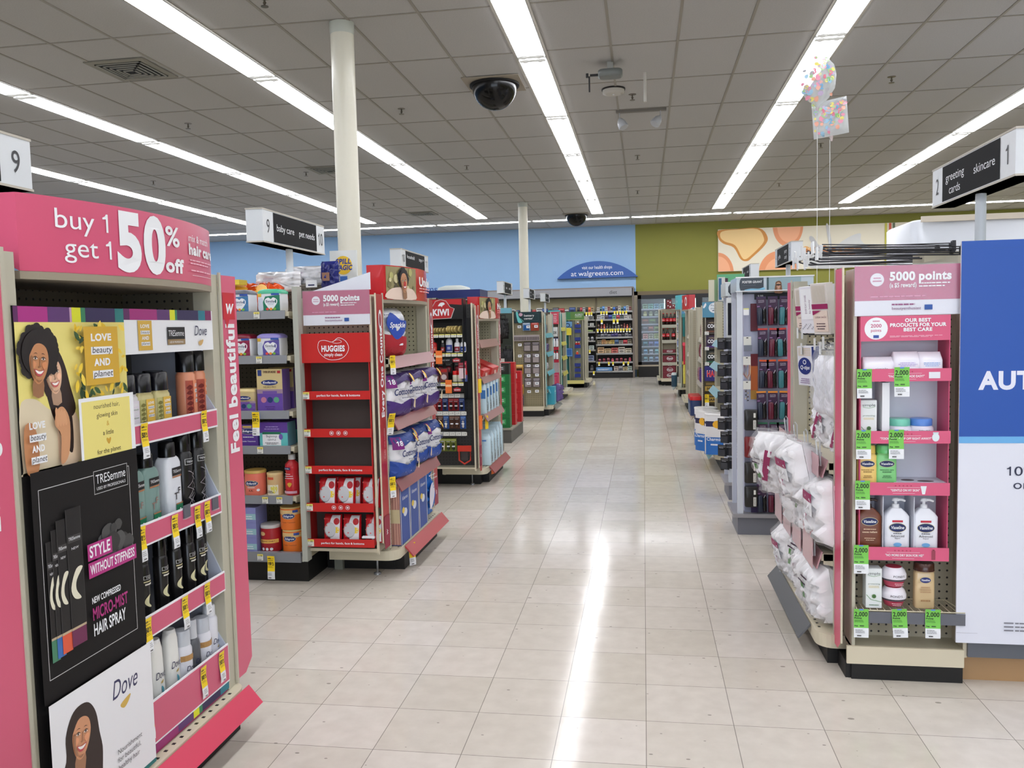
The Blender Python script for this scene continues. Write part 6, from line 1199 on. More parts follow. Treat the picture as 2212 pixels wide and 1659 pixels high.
# ================================================================ battery bay, teal display, offer stands
e5, wx5, _, _ = endcap('endcap_display','teal and beige display stand beside the battery panel',-1,-1.52,12.82,(90,176,190),strip_bot=.14,shelves=((1.28,.33,.3),(.98,.34,.4),(.68,.35,.4),(.40,.36,.4)),railc=C(90,170,186,r=.3),dk=.155,deckd=.10,baserail=(C(120,124,120),),bay=True,top=1.6)
PB5 = sidebay(e5,-2.0,-1.55,12.83,.05,.155,1.63,zk=.09,inner=(150,140,110),wing='B'); bpy.data.objects
m = MB().box(-1.985,-1.56,12.815,12.825,1.462,1.632,C(24,48,54,r=.25)); o = PB5('header_board',m); m = MB(); f = Fr(m,o=(-1.985,12.815,1.462),r=(1,0,0),u=(0,0,1),eps=.002); f.text('battery',.155,.098,.034,WHITE,w=.16); f.text('center',.155,.052,.034,WHITE,w=.14)
f.blob([(.03,.165),(.06,.165),(.07,.11),(.1,.06),(.13,.01),(.07,.005),(.045,.07)],C(100,190,190)); f.ell(.105,.13,.03,.026,C(190,150,170)); f.line([(.1,.07),(.15,.02)],.006,C(120,200,190)); f.frame(.14,.03,.24,.12,.002,C(40,90,100)); m.obj('header_print',o)
def b5(px): return oY(px,900,12.8).x
PKK = [((150,170,190),(40,90,150)),((190,60,40),(150,70,50)),((90,80,84),(160,150,150)),((200,150,60),(70,40,30))]
bl = [(1141,1.34,0),(1159,1.34,1)]+[(px,z,2) for z in (1.02,.84,.67,.46) for px in (1142,1160)]+[(1124,.67,3),(1124,.36,3),(1124,.18,2)]
for i,(px,z,k) in enumerate(bl): card(.13,.16,PKK[k][0],'x',PKK[k][1],.025).put((b5(px),12.82,z),0,'battery card hanging on the panel, %s column, %s' % ({1124:'left',1141:'middle',1142:'middle',1159:'right',1160:'right'}[px],'at height %s' % {1.34:'just under the sign',1.02:'second row',.84:'third row',.67:'fourth row',.46:'fifth row',.36:'sixth row',.18:'lowest'}[z]),'battery pack','battery cards on the panel',sc=.92)
for i,px in enumerate((1128,1155)): boxp('battery_tray_pack',.20,.06,.09,(160,150,150),lambda f,w,h: [f.rect(w*(.05+.12*j),h*.1,w*.07,h*.6,C(60,50,54)) for j in range(8)]).put((b5(px),12.79,1.185),0,'wide battery tray pack on the panel, %s one' % ('left','right')[i],'battery pack')
for i,(px,py) in enumerate(((1122,706),(1141,706),(1158,705),(1119,727),(1123,745),(1123,769),(1142,769),(1160,768),(1142,790),(1160,790),(1123,811),(1142,811),(1160,810),(1123,828),(1142,828),(1160,828),(1124,845),(1143,846),(1160,845))):
    p = oY(px,py,12.78); o = tag(MB().box(p.x-.028,p.x+.028,12.775,12.78,p.z-.02,p.z+.02,WHITE).box(p.x-.003,p.x+.003,12.78,12.881,p.z-.003,p.z+.003,HK).box(p.x-.016,p.x+.016,12.774,12.775,p.z-.004,p.z+.008,GREYM).obj('price_label'),'small white price label on the battery panel, %s down, %s' % (('first','first','first','second','third','fourth','fourth','fourth','fifth','fifth','sixth','sixth','sixth','seventh','seventh','seventh','eighth','eighth','eighth')[i],('left','middle','right')[(0 if px < 1130 else 1 if px < 1150 else 2)]) if i != 3 else 'small white price label left of the battery trays','price label','price labels on the battery panel')
bag5 = [(13.2,1.285,.14,.16,(150,150,160)),(13.5,1.285,.14,.16,(90,100,120)),(13.2,.985,.12,.14,(110,90,140)),(13.45,.985,.12,.14,(130,110,150)),(13.7,.985,.12,.14,(90,80,130)),(13.2,.685,.15,.12,(70,80,70)),(13.6,.685,.14,.13,(190,190,196)),(13.3,.405,.14,.12,(206,206,210))]
for i,(y,z,w,h,c_) in enumerate(bag5): bagp('small_pack',w,h,.08,c_,seed=i,crump=.2).put((-1.60,y,z),R90,'small pack on the teal stand, %s shelf, %s' % (('top','top','second','second','second','third','third','fourth')[i],('near','far','near','middle','far','near','far','near')[i]),'pack','small packs on the teal stand')
boxp('display_box',.26,.3,.28,(60,170,196),lambda f,w,h: (f.rect(w*.1,h*.55,w*.8,h*.3,C(90,196,214)), f.lines(w*.2,h*.7,w*.6,1,.01,h*.06,WHITE)),side=(60,170,196)).put((-1.56,13.25,.158),R90,'bright turquoise floor box at the base of the teal stand','box')
bagp('toy_bag',.2,.3,.14,(110,90,150),None,seed=4,crump=.4).put((-1.42,13.65,.158),R90,'purple and white wrapped item standing at the deck edge','bag')
e6, wx6, _, _ = endcap('endcap_display','teal display stand with pink offer panel, beyond the batteries',-1,-1.56,15.68,(110,190,190),strip_bot=.14,shelves=((1.36,.33,.3),(1.08,.34,.3),(.8,.35,.3),(.5,.36,.3)),railc=C(196,190,70,r=.3),peg=(40,130,130),dk=.155,deckd=.14,bay=True,top=1.66)
P6 = sidebay(e6,-1.86,-1.585,15.69,.06,.155,1.66,zk=.10,inner=(96,84,72),wing='B',kick_y=15.8)
def Y6(px,py,Y=15.67): q = oY(px,py,Y); return q.x, q.z
def rc(n, px0, py0, px1, py1, Y, c_, P, dr=None, d=.01):
    (xa,za),(xb,zb) = Y6(px0,py0,Y), Y6(px1,py1,Y); o = P(n, MB().box(xa,xb,Y,Y+d,zb,za,C(*c_,r=.35)))
    if dr: m = MB(); dr(Fr(m,o=(xa,Y,zb),r=(1,0,0),u=(0,0,1),eps=.002),xb-xa,za-zb); m.obj('panel_print',o)
    return o
rc('top_panel',1188,673,1207,700,15.66,(206,70,90),P6,lambda f,w,h: (f.blob([(0.003,h*.05),(w*.2,h*.2),(w*.2,h*.7),(.003,h*.95)],C(220,196,190),3), f.text('10%',w*.4,h*.7,h*.12,WHITE), f.lines(w*.4,h*.55,w*.5,4,h*.13,h*.04,WHITE))); rc('frame_panel',1184,671,1210,673,15.65,(90,186,190),P6)
rc('sign_panel',1188,707,1205,727,15.66,(206,208,206),P6,lambda f,w,h: f.text('TIDE',w*.5,h*.3,h*.26,INK,'c',b=1,w=w*.7)); rc('tray',1189,730,1206,736,15.66,(80,84,120),P6)
rc('tray',1189,750,1207,756,15.62,(176,36,60),P6); rc('tray',1190,777,1207,783,15.62,(176,36,60),P6); rc('lower_panel',1190,805,1208,832,15.66,(200,60,96),P6,lambda f,w,h: (f.frame(w*.08,h*.06,w*.84,h*.78,.006,C(230,150,170)), f.lines(w*.16,h*.6,w*.6,4,h*.12,h*.03,C(230,150,170)))); rc('mid_panel',1190,783,1208,805,15.72,(190,180,184),P6)
for i,(px,py) in enumerate(((1191,749),(1197,749),(1203,749),(1191,776),(1197,776),(1203,776))): 
    x,z = Y6(px,py,15.60); sbottle('detergent_bottle',.045,.045,.12,(226,226,230),(206,40,50) if i > 2 else (230,230,230),.03,.016,e=2,sh=.03).put((x,15.645,z),0,'small white bottle on the dark red tray, %s row, %s' % (('upper','lower')[i//3],('left','middle','right')[i%3]),'bottle','small white bottles on the offer stand')
for i,(z,y) in enumerate([(z,y) for z in (1.365,1.085,.805,.505) for y in (16.05,16.4)]): boxp('magazine_pack',.16,.03,.2,[(70,90,120),(190,190,196)][i%2],lambda f,w,h: f.rect(w*.1,h*.1,w*.3,h*.8,WHITE)).put((-1.66,y,z),R90,'thin upright pack on the teal offer stand, %s shelf, %s' % (('top','second','third','lowest')[i//2],('near','far')[i%2]),'pack','thin packs on the teal offer stand',rx=-.25)
e7, wx7, _, _ = endcap('endcap_display','green-topped allergy display stand, farthest on the left',-1,-1.30,18.55,(176,172,150),strip_bot=.18,peg=(150,150,130),dk=.17,deckd=.10,top=1.60,shelves=(),W=1.1)
P7 = sidebay(e7,-1.73,-1.34,18.58,.1,.17,1.6,zk=.15,inner=(44,130,130),wing='B',kick_y=18.7)
rc('header_board',1222,674,1262,691,18.55,(90,130,60),P7,lambda f,w,h: (f.rect(0,0,w*.25,h,C(60,130,80)), f.text('ALLERGY',w*.5,h*.5,h*.26,WHITE,w=w*.42), f.lines(w*.5,h*.34,w*.4,1,.01,h*.08,C(190,210,170)), f.rect(0,-.0,w,h*.05,C(190,190,120)))); rc('clip_post',1238,692,1241,822,18.53,(150,160,150),P7); rc('clip_back',1242,692,1254,822,18.54,(140,140,116),P7)
rc('poster',1222,695,1236,712,18.56,(110,160,206),P7,lambda f,w,h: (f.blob([(.01,h*.1),(w*.9,h*.05),(w*.9,h*.4),(w*.4,h*.2)],C(40,80,160)), f.ring(w*.3,h*.55,.05,.05,.35,NAVY))); rc('poster',1222,752,1237,770,18.56,(50,100,170),P7,lambda f,w,h: f.frame(w*.06,h*.08,w*.88,h*.84,.008,C(130,180,220)))
rc('deck_front',1222,822,1262,829,18.5,(220,208,130),P7)
for i,py in enumerate((704,715,732,748,769,788,799,811)): 
    x,z = Y6(1248,py,18.5); boxp('clip_tray',.13,.06,.075,(34,50,130),None).put((x,18.505,z-.04),0,'small dark blue clip tray, %s down the allergy stand' % ('first','second','third','fourth','fifth','sixth','seventh','lowest')[i],'tray','blue clip trays')
for i,(px,py,c_) in enumerate(((1248,700,(150,80,40)),(1245,743,(190,30,30)),(1250,743,(190,30,30)),(1247,763,(230,80,50)))): x,z = Y6(px,py,18.5); sbottle('medicine_bottle',.05,.05,.06,c_,(230,230,230),.02,.016,e=2,sh=.015).put((x,18.51,z-.03),0,('orange-brown','red left','red right','bright orange')[i]+' small bottle in a blue clip tray','bottle','small bottles in the clip trays')
for px,py,lb in ((1229,718,'yellow tag on the teal side of the allergy stand'),): p = oY(px,py,18.5); tag(MB().box(p.x-.06,p.x+.05,18.545,18.562,p.z-.06,p.z+.1,C(230,214,60)).obj('price_tag'),lb,'price tag')
# ================================================================ sunglasses towers on the right
def tower(lb, X0, X1, Y0, Y1, top):
    e = empty('sunglasses_tower', ((X0+X1)/2,(Y0+Y1)/2,0), lb, 'display stand'); ofs = (-e.location.x,-e.location.y,0)
    def P(n, mb): o = mb.obj(n,e); o.location = ofs; return o
    GP = C(112,114,124,r=.45); P('plinth', MB().box(X0-.0,X1,Y0,Y1,0,.118,GP)); P('plinth_top', MB().box(X0-.03,X1+.02,Y0-.02,Y1+.02,.118,.142,C(150,148,152,r=.4)))
    P('core', MB().box(X0+.05,X1-.02,Y0+.05,Y1-.02,.14,top-.02,C(178,182,206,r=.4))); P('corner_post', MB().box(X0+.0,X0+.035,Y0,Y0+.035,.14,top,C(212,218,228,r=.3))); P('corner_post', MB().box(X0+.0,X0+.03,Y1-.03,Y1,.14,top,C(200,204,214,r=.3)))
    return e, P
tf, TFP = tower('tall white and black sunglasses tower, nearer of the two on the right', .605, 1.04, 5.62, 5.98, 1.612)
hd = TFP('header_box', MB().box(.60,1.08,5.60,5.98,1.611,1.70,C(190,204,214,r=.15)).box(.595,1.085,5.595,5.6,1.695,1.703,WHITE).box(.595,1.085,5.595,5.6,1.607,1.613,WHITE)); m = MB(); f = Fr(m,o=(.60,5.60,1.612),r=(1,0,0),u=(0,0,1),eps=.0015)
f.blob([(.025,.003),(.02,.02),(.018,.045),(.022,.07),(.03,.084),(.06,.084),(.17,.084),(.17,.003),(.06,.003)],C(36,44,54,r=.15),1); f.text('FOSTER GRANT',.035,.05,.0135,WHITE,b=1,w=.125,sh=.1); f.rect(.04,.036,.08,.001,C(110,120,130)); f.blob([(.05,.004),(.09,.014),(.14,.012),(.17,.02),(.17,.004)],C(130,190,220)); f.rect(.19,.003,.012,.081,C(60,84,90)); f.rect(.202,.003,.2,.081,C(150,176,186))
portrait(f,.262,.03,.024,(206,160,130),(120,84,60)); f.blob([(.248,.03),(.276,.03),(.272,.038),(.252,.038)],C(30,24,26)); m.obj('header_print',hd)
o = TFP('price_band', MB().box(.72,1.02,5.655,5.66,1.555,1.60,C(24,30,40))); m = MB(); Fr(m,o=(.72,5.655,1.555),r=(1,0,0),u=(0,0,1)).text('9.99',.02,.015,.014,WHITE); m.obj('band_print',o)
for i,(za,zb,c_) in enumerate(((1.35,1.53,(90,20,40)),(1.12,1.20,(110,16,34)),(.96,1.12,(190,96,40)),(.9,.96,(176,130,50)),(.14,.2,(60,44,90)))): TFP('colour_band', MB().box(.695,.74,5.655,5.66,za,zb,C(*c_)))
CSS = ['left','middle','right']
def eyecard(case, top):
    b = MB().box(-.036,.036,-.002,.002,0,.165,C(64,40,70,r=.35)).box(-.036,.036,-.0025,.0022,.158,.168,C(*top)); m = MB(); f = Fr(m,o=(-.036,-.0025,0),r=(1,0,0),u=(0,0,1),eps=.001); f.text('FOSTER',.036,.142,.006,C(190,180,200),'c',b=1,w=.045); f.text('GRANT',.036,.133,.006,C(190,180,200),'c',b=1,w=.045); f.rect(.004,.108,.02,.007,C(150,110,160))
    q = MB().lath([(0,.016,.01),(.01,.02,.014),(.09,.02,.014),(.1,.014,.008)],C(*case,r=.3,bump=.3),e=3,n=16,c=(-.016,-.014,.004)); s_ = MB().lath([(.0,.012,.008),(.02,.016,.01),(.05,.012,.006),(.06,.016,.01),(.085,.012,.008)],C(20,18,20,r=.1),e=3,n=14,c=(.019,-.012,.01)).tube([(.012,-.022,.09),(.024,-.024,.108)],.0012,WHITE,5)
    return Proto('glasses_pack',('glasses_pack',b),('case',q),('glasses',s_),('label',m))
EC = {}
tops = [(70,50,90),(206,60,50),(230,90,40),(240,150,50),(40,110,80),(40,50,120),(90,60,110)]; cs = [(36,44,64),(96,26,50),(60,120,130)]
for r_ in range(7):
    for c in range(3):
        k = (c, r_); EC[k] = eyecard(cs[c], tops[r_]); z = 1.385-.206*r_
        EC[k].put((.764+.064*c+.004*((r_*7+c)%3), 5.635, z), 0, 'dark glasses pack with %s case, %s row of the sunglasses tower' % (('navy','wine red','teal')[c],('top','second','third','fourth','fifth','sixth','lowest')[r_]), 'glasses pack','glasses packs on the tower front', ry=.03*((r_+c)%3-1), sc=(.84,1,1.12))
for i,(z,c_) in enumerate(((1.24,(214,150,170)),(1.05,(226,170,196)),(.86,(226,160,190)),(.66,(220,150,180)),(.5,(214,150,170)))): tag(MB().box(.945,.968,5.63,5.634,z,z+.13,C(*c_)).obj('accessory_card'),'pink accessory card at the tower edge, %s' % ('topmost','second from top','middle one','second from bottom','lowest')[i],'card','pink cards at the tower edge')
def acc(kind, x, z, lb):
    e = MB().box(-.024,.024,-.004,.004,0,.055,C(216,216,210)).box(-.006,.006,-.005,-.004,.044,.05,BLACK); q = MB()
    if kind == 'cord':
        for j in range(4): q.tube([(-.02+.006*j,-.004,0),(-.024+.006*j,-.006,-.06),(-.004+.004*j,-.008,-.085-.005*j),(.012+.003*j,-.006,-.06),(.014+.003*j,-.004,0)],.0022,C(*[(190,150,120),(150,60,60),(200,190,180),(210,180,140)][j]),5)
    elif kind == 'bead':
        for j in range(6): q.lath([(-.004,.003,.003),(0,.006,.006),(.004,.003,.003)],C(*[(90,60,50),(200,180,150),(60,60,70)][j%3],r=.2),c=(-.008+.014*(j%2),-.006,-.012-.012*j),n=8)
        q.tube([(-.004,-.006,0),(0,-.006,-.08)],.001,BLACK,4)
    else: q.box(-.022,.028,-.02,-.004,-.04,0,C(120,126,140,r=.15))
    Proto('hanging_accessory',('hanging_accessory',e),('contents',q)).put((x,5.61,z),0,lb,'accessory','accessories hanging on the tower')
acc('box',.668,1.26,'white card with grey pouch hanging on the tower'); acc('cord',.665,1.13,'white card with coloured cords hanging on the tower'); acc('bead',.665,.97,'white card with bead chains hanging on the tower')
tag(MB().box(.645,.68,5.615,5.62,1.455,1.50,WHITE).box(.645,.68,5.614,5.615,1.492,1.50,C(220,220,140)).obj('price_label'),'white price label on the upper left of the tower','price label')
for i,(z,c_,n_) in enumerate(((.70,(34,34,32),'upper black'),(.52,(120,20,26),'dark red'),(.35,(36,32,30),'lower black'),(.19,(30,28,28),'lowest black'))):
    b = MB().lath([(0,.036,.022),(.006,.042,.026),(.13,.042,.026),(.136,.036,.022)],C(*c_,r=.3,bump=.3,sc=30),e=5,n=24); m = MB(); f = Fr(m,o=(-.04,-.0265,0),r=(1,0,0),u=(0,0,1)); f.rect(.052,.008,.018,.06,C(220,220,214)); f.rect(.054,.085,.014,.03,C(220,220,214)); f.text('SUNGLASSES',.066,.012,.009,INK,w=.05,rot=90)
    Proto('glasses_case',('glasses_case',b),('label',m)).put((.69,5.62,z),0,'boxy %s glasses case with white labels on the tower' % n_,'glasses case','glasses cases on the tower')
t2, T2P = tower('white and black sunglasses tower, farther of the two on the right', .655, .98, 6.72, 7.1, 1.612)
hd = T2P('header_box', MB().box(.635,1.0,6.70,7.1,1.615,1.72,C(206,214,216,r=.2)).box(.63,1.0,6.695,6.7,1.715,1.722,WHITE)); m = MB(); f = Fr(m,o=(.635,6.70,1.615),r=(1,0,0),u=(0,0,1)); f.blob([(.04,.004),(.02,.03),(.02,.07),(.04,.1),(.3,.1),(.3,.004)],C(36,42,50,r=.2),1); m.obj('header_print',hd)
T2P('mirror', MB().box(.64,.72,6.69,6.70,1.29,1.60,C(226,228,226)).box(.65,.70,6.685,6.69,1.31,1.56,C(20,20,22,r=.05)))
for r_ in range(10):
    for c in range(2):
        z = 1.20-.105*r_; card(.075,.09,(24,24,26),'x',((60,62,68),(150,152,160))[(r_+c)%2],.015).put((.60+.062*c+.02*(r_%2), 6.66+.03*c, z), -.6+.3*c, 'small black and grey eyewear card, %s side, %s row down the far tower' % (('left','right')[c],('first','second','third','fourth','fifth','sixth','seventh','eighth','ninth','tenth')[r_]),'eyewear card','eyewear cards on the far tower')
m = MB()
for s_ in (0,.03): m.tube([(.68+s_,6.64,.9),(.70+s_,6.63,.28)],.006,BLACK,6)
for i in range(26): m.box(.676,.722,6.636,6.642,.3+.023*i,.306+.023*i,C(90,92,100))
tag(m.obj('ladder_rack'),'narrow black ladder rack between the two towers','rack')
T2P('side_panel', MB().box(.70,.79,6.60,6.70,1.16,1.60,C(34,33,34)))
# ================================================================ farther end displays on the right
def rfix(lb, X, Y0, top, col, bay=None, **k):
    e, w_, a, b = endcap('endcap_display', lb, 1, X, Y0, col, top=top, bay=bool(bay), **k)
    P = sidebay(e, *bay) if bay else None
    return e, P, w_
def pap(px,Y,lx): return oY(px,900,Y).x
TL_ = C(128,176,184,r=.3)
er, PR, wr = rfix('beige paper towel display with teal price rails, right',.745,7.74,1.62,(176,172,152),strip_bot=.2,kick_in=.2,dk=.19,deckd=.1,shelves=((1.22,.34,.6),(1.0,.36,.7),(.75,.37,.7),(.45,.40,.7)),railc=TL_,baserail=(C(130,180,190),),peg=(176,170,146))
def d_char(f,w,h): f.rect(-w*.5,0,w,h*.45,C(40,110,190)); f.rect(-w*.5,h*.72,w,h*.14,C(40,40,80)); f.ell(w*.15,h*.78,w*.22,h*.1,C(240,180,40)); f.text('Charmin',0,h*.36,h*.08,WHITE,'c',b=1,w=w*.7); f.lines(0,h*.24,w*.4,1,.01,h*.04,WHITE,'c')
ch = canp('tissue_roll_pack',.10,.36,(232,230,230),(232,230,228),d_char,.02,e=4)
for i,(x,y) in enumerate(((.66,7.88),(.60,8.1),(.60,8.4))): ch.put((x,y,.195),(-.3,-.9,-1.3)[i],'white, navy and blue tissue roll pack on the deck, %s' % ('nearest','middle','farthest')[i],'toilet tissue','tissue packs on the right deck')
for i,(y,z) in enumerate(((7.95,.755),(8.3,.755),(7.95,1.005),(8.3,1.0))): bagp('small_pack',.24,.16,.06,[(120,160,130),(206,206,206)][i%2],seed=i,crump=.2).put((.86,y,z),RZ,'soft pack on the teal railed display, %s shelf, %s' % (('lower','upper')[i//2],('near','far')[i%2]),'pack','soft packs on the teal railed display')
# header boards with pictures above it
hb = empty('picture_header',(.75,7.7,1.6),'angled header board with pictures above the paper display','sign'); MB().box(-.17,-.09,-.02,.0,.0,.19,C(120,150,110)).box(-.17,-.12,-.022,-.02,.0,.19,C(206,202,180)).obj('left_board',hb); MB().box(-.09,.15,.05,.07,.1,.24,C(90,170,120,r=.3)).obj('rear_board',hb)
m = MB().box(-.09,-.03,-.06,-.05,.0,.21,C(206,206,200)); m.box(-.085,-.06,-.062,-.06,.01,.2,C(50,100,140)); m.box(-.03,-.005,-.06,-.05,.0,.2,C(60,30,50)); m.obj('front_board',hb)
e3r, P3R, w3 = rfix('candy display stand with blue points sign on the right',.745,10.85,1.62,(196,186,164),bay=(.775,1.2,10.88,.1,.23,1.62,.19,11.05,(70,60,48),'R'),strip_bot=.17,kick_in=.2,dk=.2,deckd=.09,shelves=((1.2,.3,.3),(.93,.31,.3),(.62,.33,.3)),railc=C(206,200,190,r=.2),baserail=(C(190,170,150),))
def put3(px0,py0,px1,py1,Y,n,c_,dr=None,P=P3R,d=.02):
    (xa,za),(xb,zb) = Y6(px0,py0,Y), Y6(px1,py1,Y); o = P(n, MB().box(xa,xb,Y,Y+d,zb,za,C(*c_,r=.3)))
    if dr: m = MB(); dr(Fr(m,o=(xa,Y,zb),r=(1,0,0),u=(0,0,1),eps=.002),xb-xa,za-zb); m.obj('sign_print',o)
put3(1517,653,1560,685,10.86,'points_sign',(80,140,170),lambda f,w,h: (f.blob([(.01,h*.7),(.04,h*.95),(.05,h*.8),(.02,h*.6)],WHITE,2), f.ell(w*.62,h*.62,w*.3,h*.34,C(220,226,232),24), f.text('Points',w*.62,h*.72,h*.12,C(60,100,130),'c',w=w*.4), f.text('pay off',w*.62,h*.54,h*.12,C(60,100,130),'c',w=w*.4), f.rect(w*.5,h*.42,w*.18,h*.05,NAVY)))
def d_cc(c_): return lambda f,w,h: (f.text('COOKIE',w*.5,h*.42,h*.24,WHITE,'c',b=2,w=w*.85), f.text("HERSHEY'S",w*.5,h*.74,h*.1,C(190,170,140),'c',w=w*.7), f.rect(0,0,w,h*.2,C(*c_)))
def x11(px): return oY(px,900,10.9).x
for i,(py,c1,c2,n_) in enumerate(((720,(40,30,28),(110,60,40),'brown'),(753,(50,30,60),(90,50,130),'purple'),(786,(28,34,32),(40,100,70),'green'))):
    boxp('candy_box',.22,.10,.17,c1,d_cc(c2)).put((x11(1545),10.90,oY(1535,py,10.85).z),0,'dark candy display box with %s band' % n_,'candy box','stacked candy display boxes')
    put3(1520,py-2,1560,py+1.5,10.835,'tray',(70,62,56)); small_label(None,'price_label',x11(1527),10.83,oY(1527,py,10.83).z,.05,.045,'3.29').parent = e3r; bpy.data.objects[bpy.context.scene.collection.objects[-1].name].location = (-e3r.location.x,-e3r.location.y,0)
boxp('candy_bin',.24,.1,.19,(40,36,110),lambda f,w,h: (f.text('HARIBO',w*.12,h*.3,h*.36,RED,b=2,w=w*1.1) if 0 else f.text('HAR',w*.1,h*.3,h*.4,WHITE,b=2,w=w*.55), f.text('HAR',w*.11,h*.31,h*.36,C(210,30,40),b=2,w=w*.53))).put((x11(1543),10.88,oY(1535,823,10.85).z),0,'blue candy bin with large red letters on the candy display','candy box')
for i,(py,n_) in enumerate(((848,'upper'),(872,'lower'))): boxp('candy_bin',.24,.1,.15,(60,50,24),lambda f,w,h: (f.rect(0,h*.15,w,h*.4,C(170,140,60)), f.text('HARIBO',w*.5,h*.25,h*.2,C(40,34,20),'c',b=2,w=w*.8), f.rect(w*.05,h*.65,w*.9,h*.2,C(120,100,50)))).put((x11(1543),10.88,oY(1535,py,10.85).z),0,'gold and black candy bin, %s one on the candy display' % n_,'candy box','gold candy bins')
for px,py,lb in ((1527,852,'yellow tag under the upper gold candy bin'),(1527,888,'yellow tag under the lower gold candy bin')): p = oY(px,py,10.80); TAGY.put((p.x,10.80,p.z),0,lb,'price tag','yellow tags on the candy display',sc=1.5)
for i in range(7): bagp('candy_bag',.13,.19,.04,[(90,60,130),(150,110,120),(206,206,214),(120,60,70)][i%4],seed=i,crump=.3).put((.78-.02*(i//2),11.1+.35*(i%2),(1.205,1.205,.935,.935,.625,.625,.21)[i]),RZ,'candy bag on the aisle side of the candy display, %s' % ('top near','top far','middle near','middle far','low near','low far','base')[i],'bag','candy bags on the candy display')
for i in range(3): canp('snack_jar',.075,.2,(30,50,100),(200,30,36),lambda f,w,h: f.rect(-w*.2,h*.2,w*.4,h*.6,C(190,210,226)),.05,e=4).put((.66,11.03+.19*i,.205),RZ,'blue snack jar with red lid on the deck, %s' % ('nearest','middle','farthest')[i],'jar','blue snack jars')
e4r, P4R, w4 = rfix('red-topped display stand on the right, behind the candy display',.72,13.45,1.62,(176,160,130),strip_bot=.17,kick_in=.2,dk=.18,deckd=.09,shelves=((1.2,.3,.3),(.9,.3,.3),(.6,.31,.3)),railc=C(206,200,190,r=.2),header=(1.62,1.855,RDH,lambda f,T,z0,z1: (f.ell(T*.86,z0+.13,.05,.075,WHITE), f.ell(T*.86,z0+.13,.034,.055,C(190,30,40)), f.text('sale',T*.5,z0+.12,.06,C(240,200,200),b=1))))
for i in range(6): bagp('candy_bag',.13,.19,.04,[(70,50,110),(120,40,60),(200,200,206)][i%3],seed=i+9,crump=.3).put((.76,13.75+.35*(i%2),(1.205,.905,.605)[i//2]),RZ,'bag on the red-topped stand, %s shelf, %s' % (('top','middle','lower')[i//2],('near','far')[i%2]),'bag','bags on the red-topped stand')
e5r, P5R, w5 = rfix('teal display stand with hanging coloured straws on the right',.70,15.85,1.66,(110,190,190),bay=(.72,1.1,15.88,.08,.19,1.68,.18,16.0,(196,184,140),'R'),strip_bot=.17,kick_in=.2,dk=.2,deckd=.1,shelves=((.6,.3,.3),),railc=C(90,170,186,r=.3),header=(1.66,1.93,C(90,190,200,r=.3),lambda f,T,z0,z1: f.text('new',T*.6,z0+.12,.08,C(200,230,230))),baserail=(C(150,160,160),))
(xa,za),(xb,zb) = Y6(1472,665,15.86), Y6(1500,685,15.86); o = P5R('points_sign', MB().box(xa,xb,15.86,15.87,zb,za+.14,C(90,150,190,r=.3))); m = MB(); Fr(m,o=(xa,15.86,zb),r=(1,0,0),u=(0,0,1)).ell((xb-xa)*.55,(za-zb)*.7,.08,.08,WHITE); m.obj('sign_print',o)
sc_ = [(30,110,110),(30,80,140),(90,60,120),(206,170,60),(190,40,60),(190,110,60),(60,70,120),(150,190,60),(220,206,90),(170,60,60),(200,70,80),(100,80,130)]
for i,c_ in enumerate(sc_):
    r_, k = divmod(i,4); x = oY(1479+6*k,900,15.82).x; z = (1.15,.62,.27)[r_]; m = MB().tube([(0,0,0),(0,0,.36)],.022,C(*c_,r=.3),8); q = MB().box(-.03,.03,-.01,.01,.36,.42,C(*[min(255,v+40) for v in c_]))
    Proto('straw_pack',('straw_pack',m),('header_card',q)).put((x,15.84,z),0,'slim coloured straw pack hanging, %s row, %s' % (('upper','middle','lower')[r_],ORD[k]),'straw pack','straw packs on the teal stand')
for i in range(2): canp('drink_bottle',.05,.22,(40,70,90),(220,226,226),None,.03).put((.56+.02*i,15.98+.3*i,.205),0,'small bottle on the deck of the straw stand, %s' % ('near','far')[i],'bottle','bottles on the straw stand deck')
# cola rack
e6r, P6R, w6 = rfix('beige cola and soda rack at the far right end of the aisle',.36,18.9,1.72,(170,166,150),strip_bot=.2,dk=.17,deckd=.06,kick_in=.3,bay=(.40,.72,18.93,.35,.17,1.72,.1,19.1,(196,184,150),'R'),shelves=((1.0,.3,.2),(.6,.3,.2)))
for z in (1.36,1.02,.52): P6R('wire_shelf', MB().box(.40,.72,18.93,19.25,z-.02,z,C(150,150,140)).box(.40,.72,18.915,18.93,z-.06,z+.01,C(170,168,154)))
CB_ = MB().lath([(0,.036,.036),(.01,.04,.04),(.1,.04,.04),(.16,.036,.036),(.22,.014,.014),(.25,.014,.014)],C(36,18,16,r=.1),n=16); CLb = MB().lath([(.08,.041,.041),(.15,.0395,.0395)],C(200,24,34),n=16,caps=False); m = MB(); Fr(m,lambda x,y,z: Vector((x,-.0415,y)),eps=0).text('Cola',0,.1,.022,WHITE,'c',w=.055,sh=.3)
CBP = Proto('cola_bottle',('cola_bottle',CB_),('cap',MB().lath([(.25,.016,.016),(.265,.016,.016)],C(200,30,30),n=12)),('label',CLb),('lettering',m))
for i,(x,z) in enumerate([(.44+.082*k,1.362) for k in range(4)]+[(.44,1.022),(.53,1.022),(.66,1.022)]): CBP.put((x,18.98,z),0,'cola bottle with red label, %s on the %s rack shelf' % (ORD[i if i<4 else i-4],('upper','lower')[i>3]),'bottle','cola bottles in the far rack')
DP = boxp('soda_carton',.28,.25,.125,(110,24,40),lambda f,w,h: (f.ring(w*.55,h*.5,w*.24,h*.34,.12,WHITE), f.text('Pepper',w*.55,h*.36,h*.28,WHITE,'c',b=1,w=w*.38,sh=.2)),side=(90,20,34))
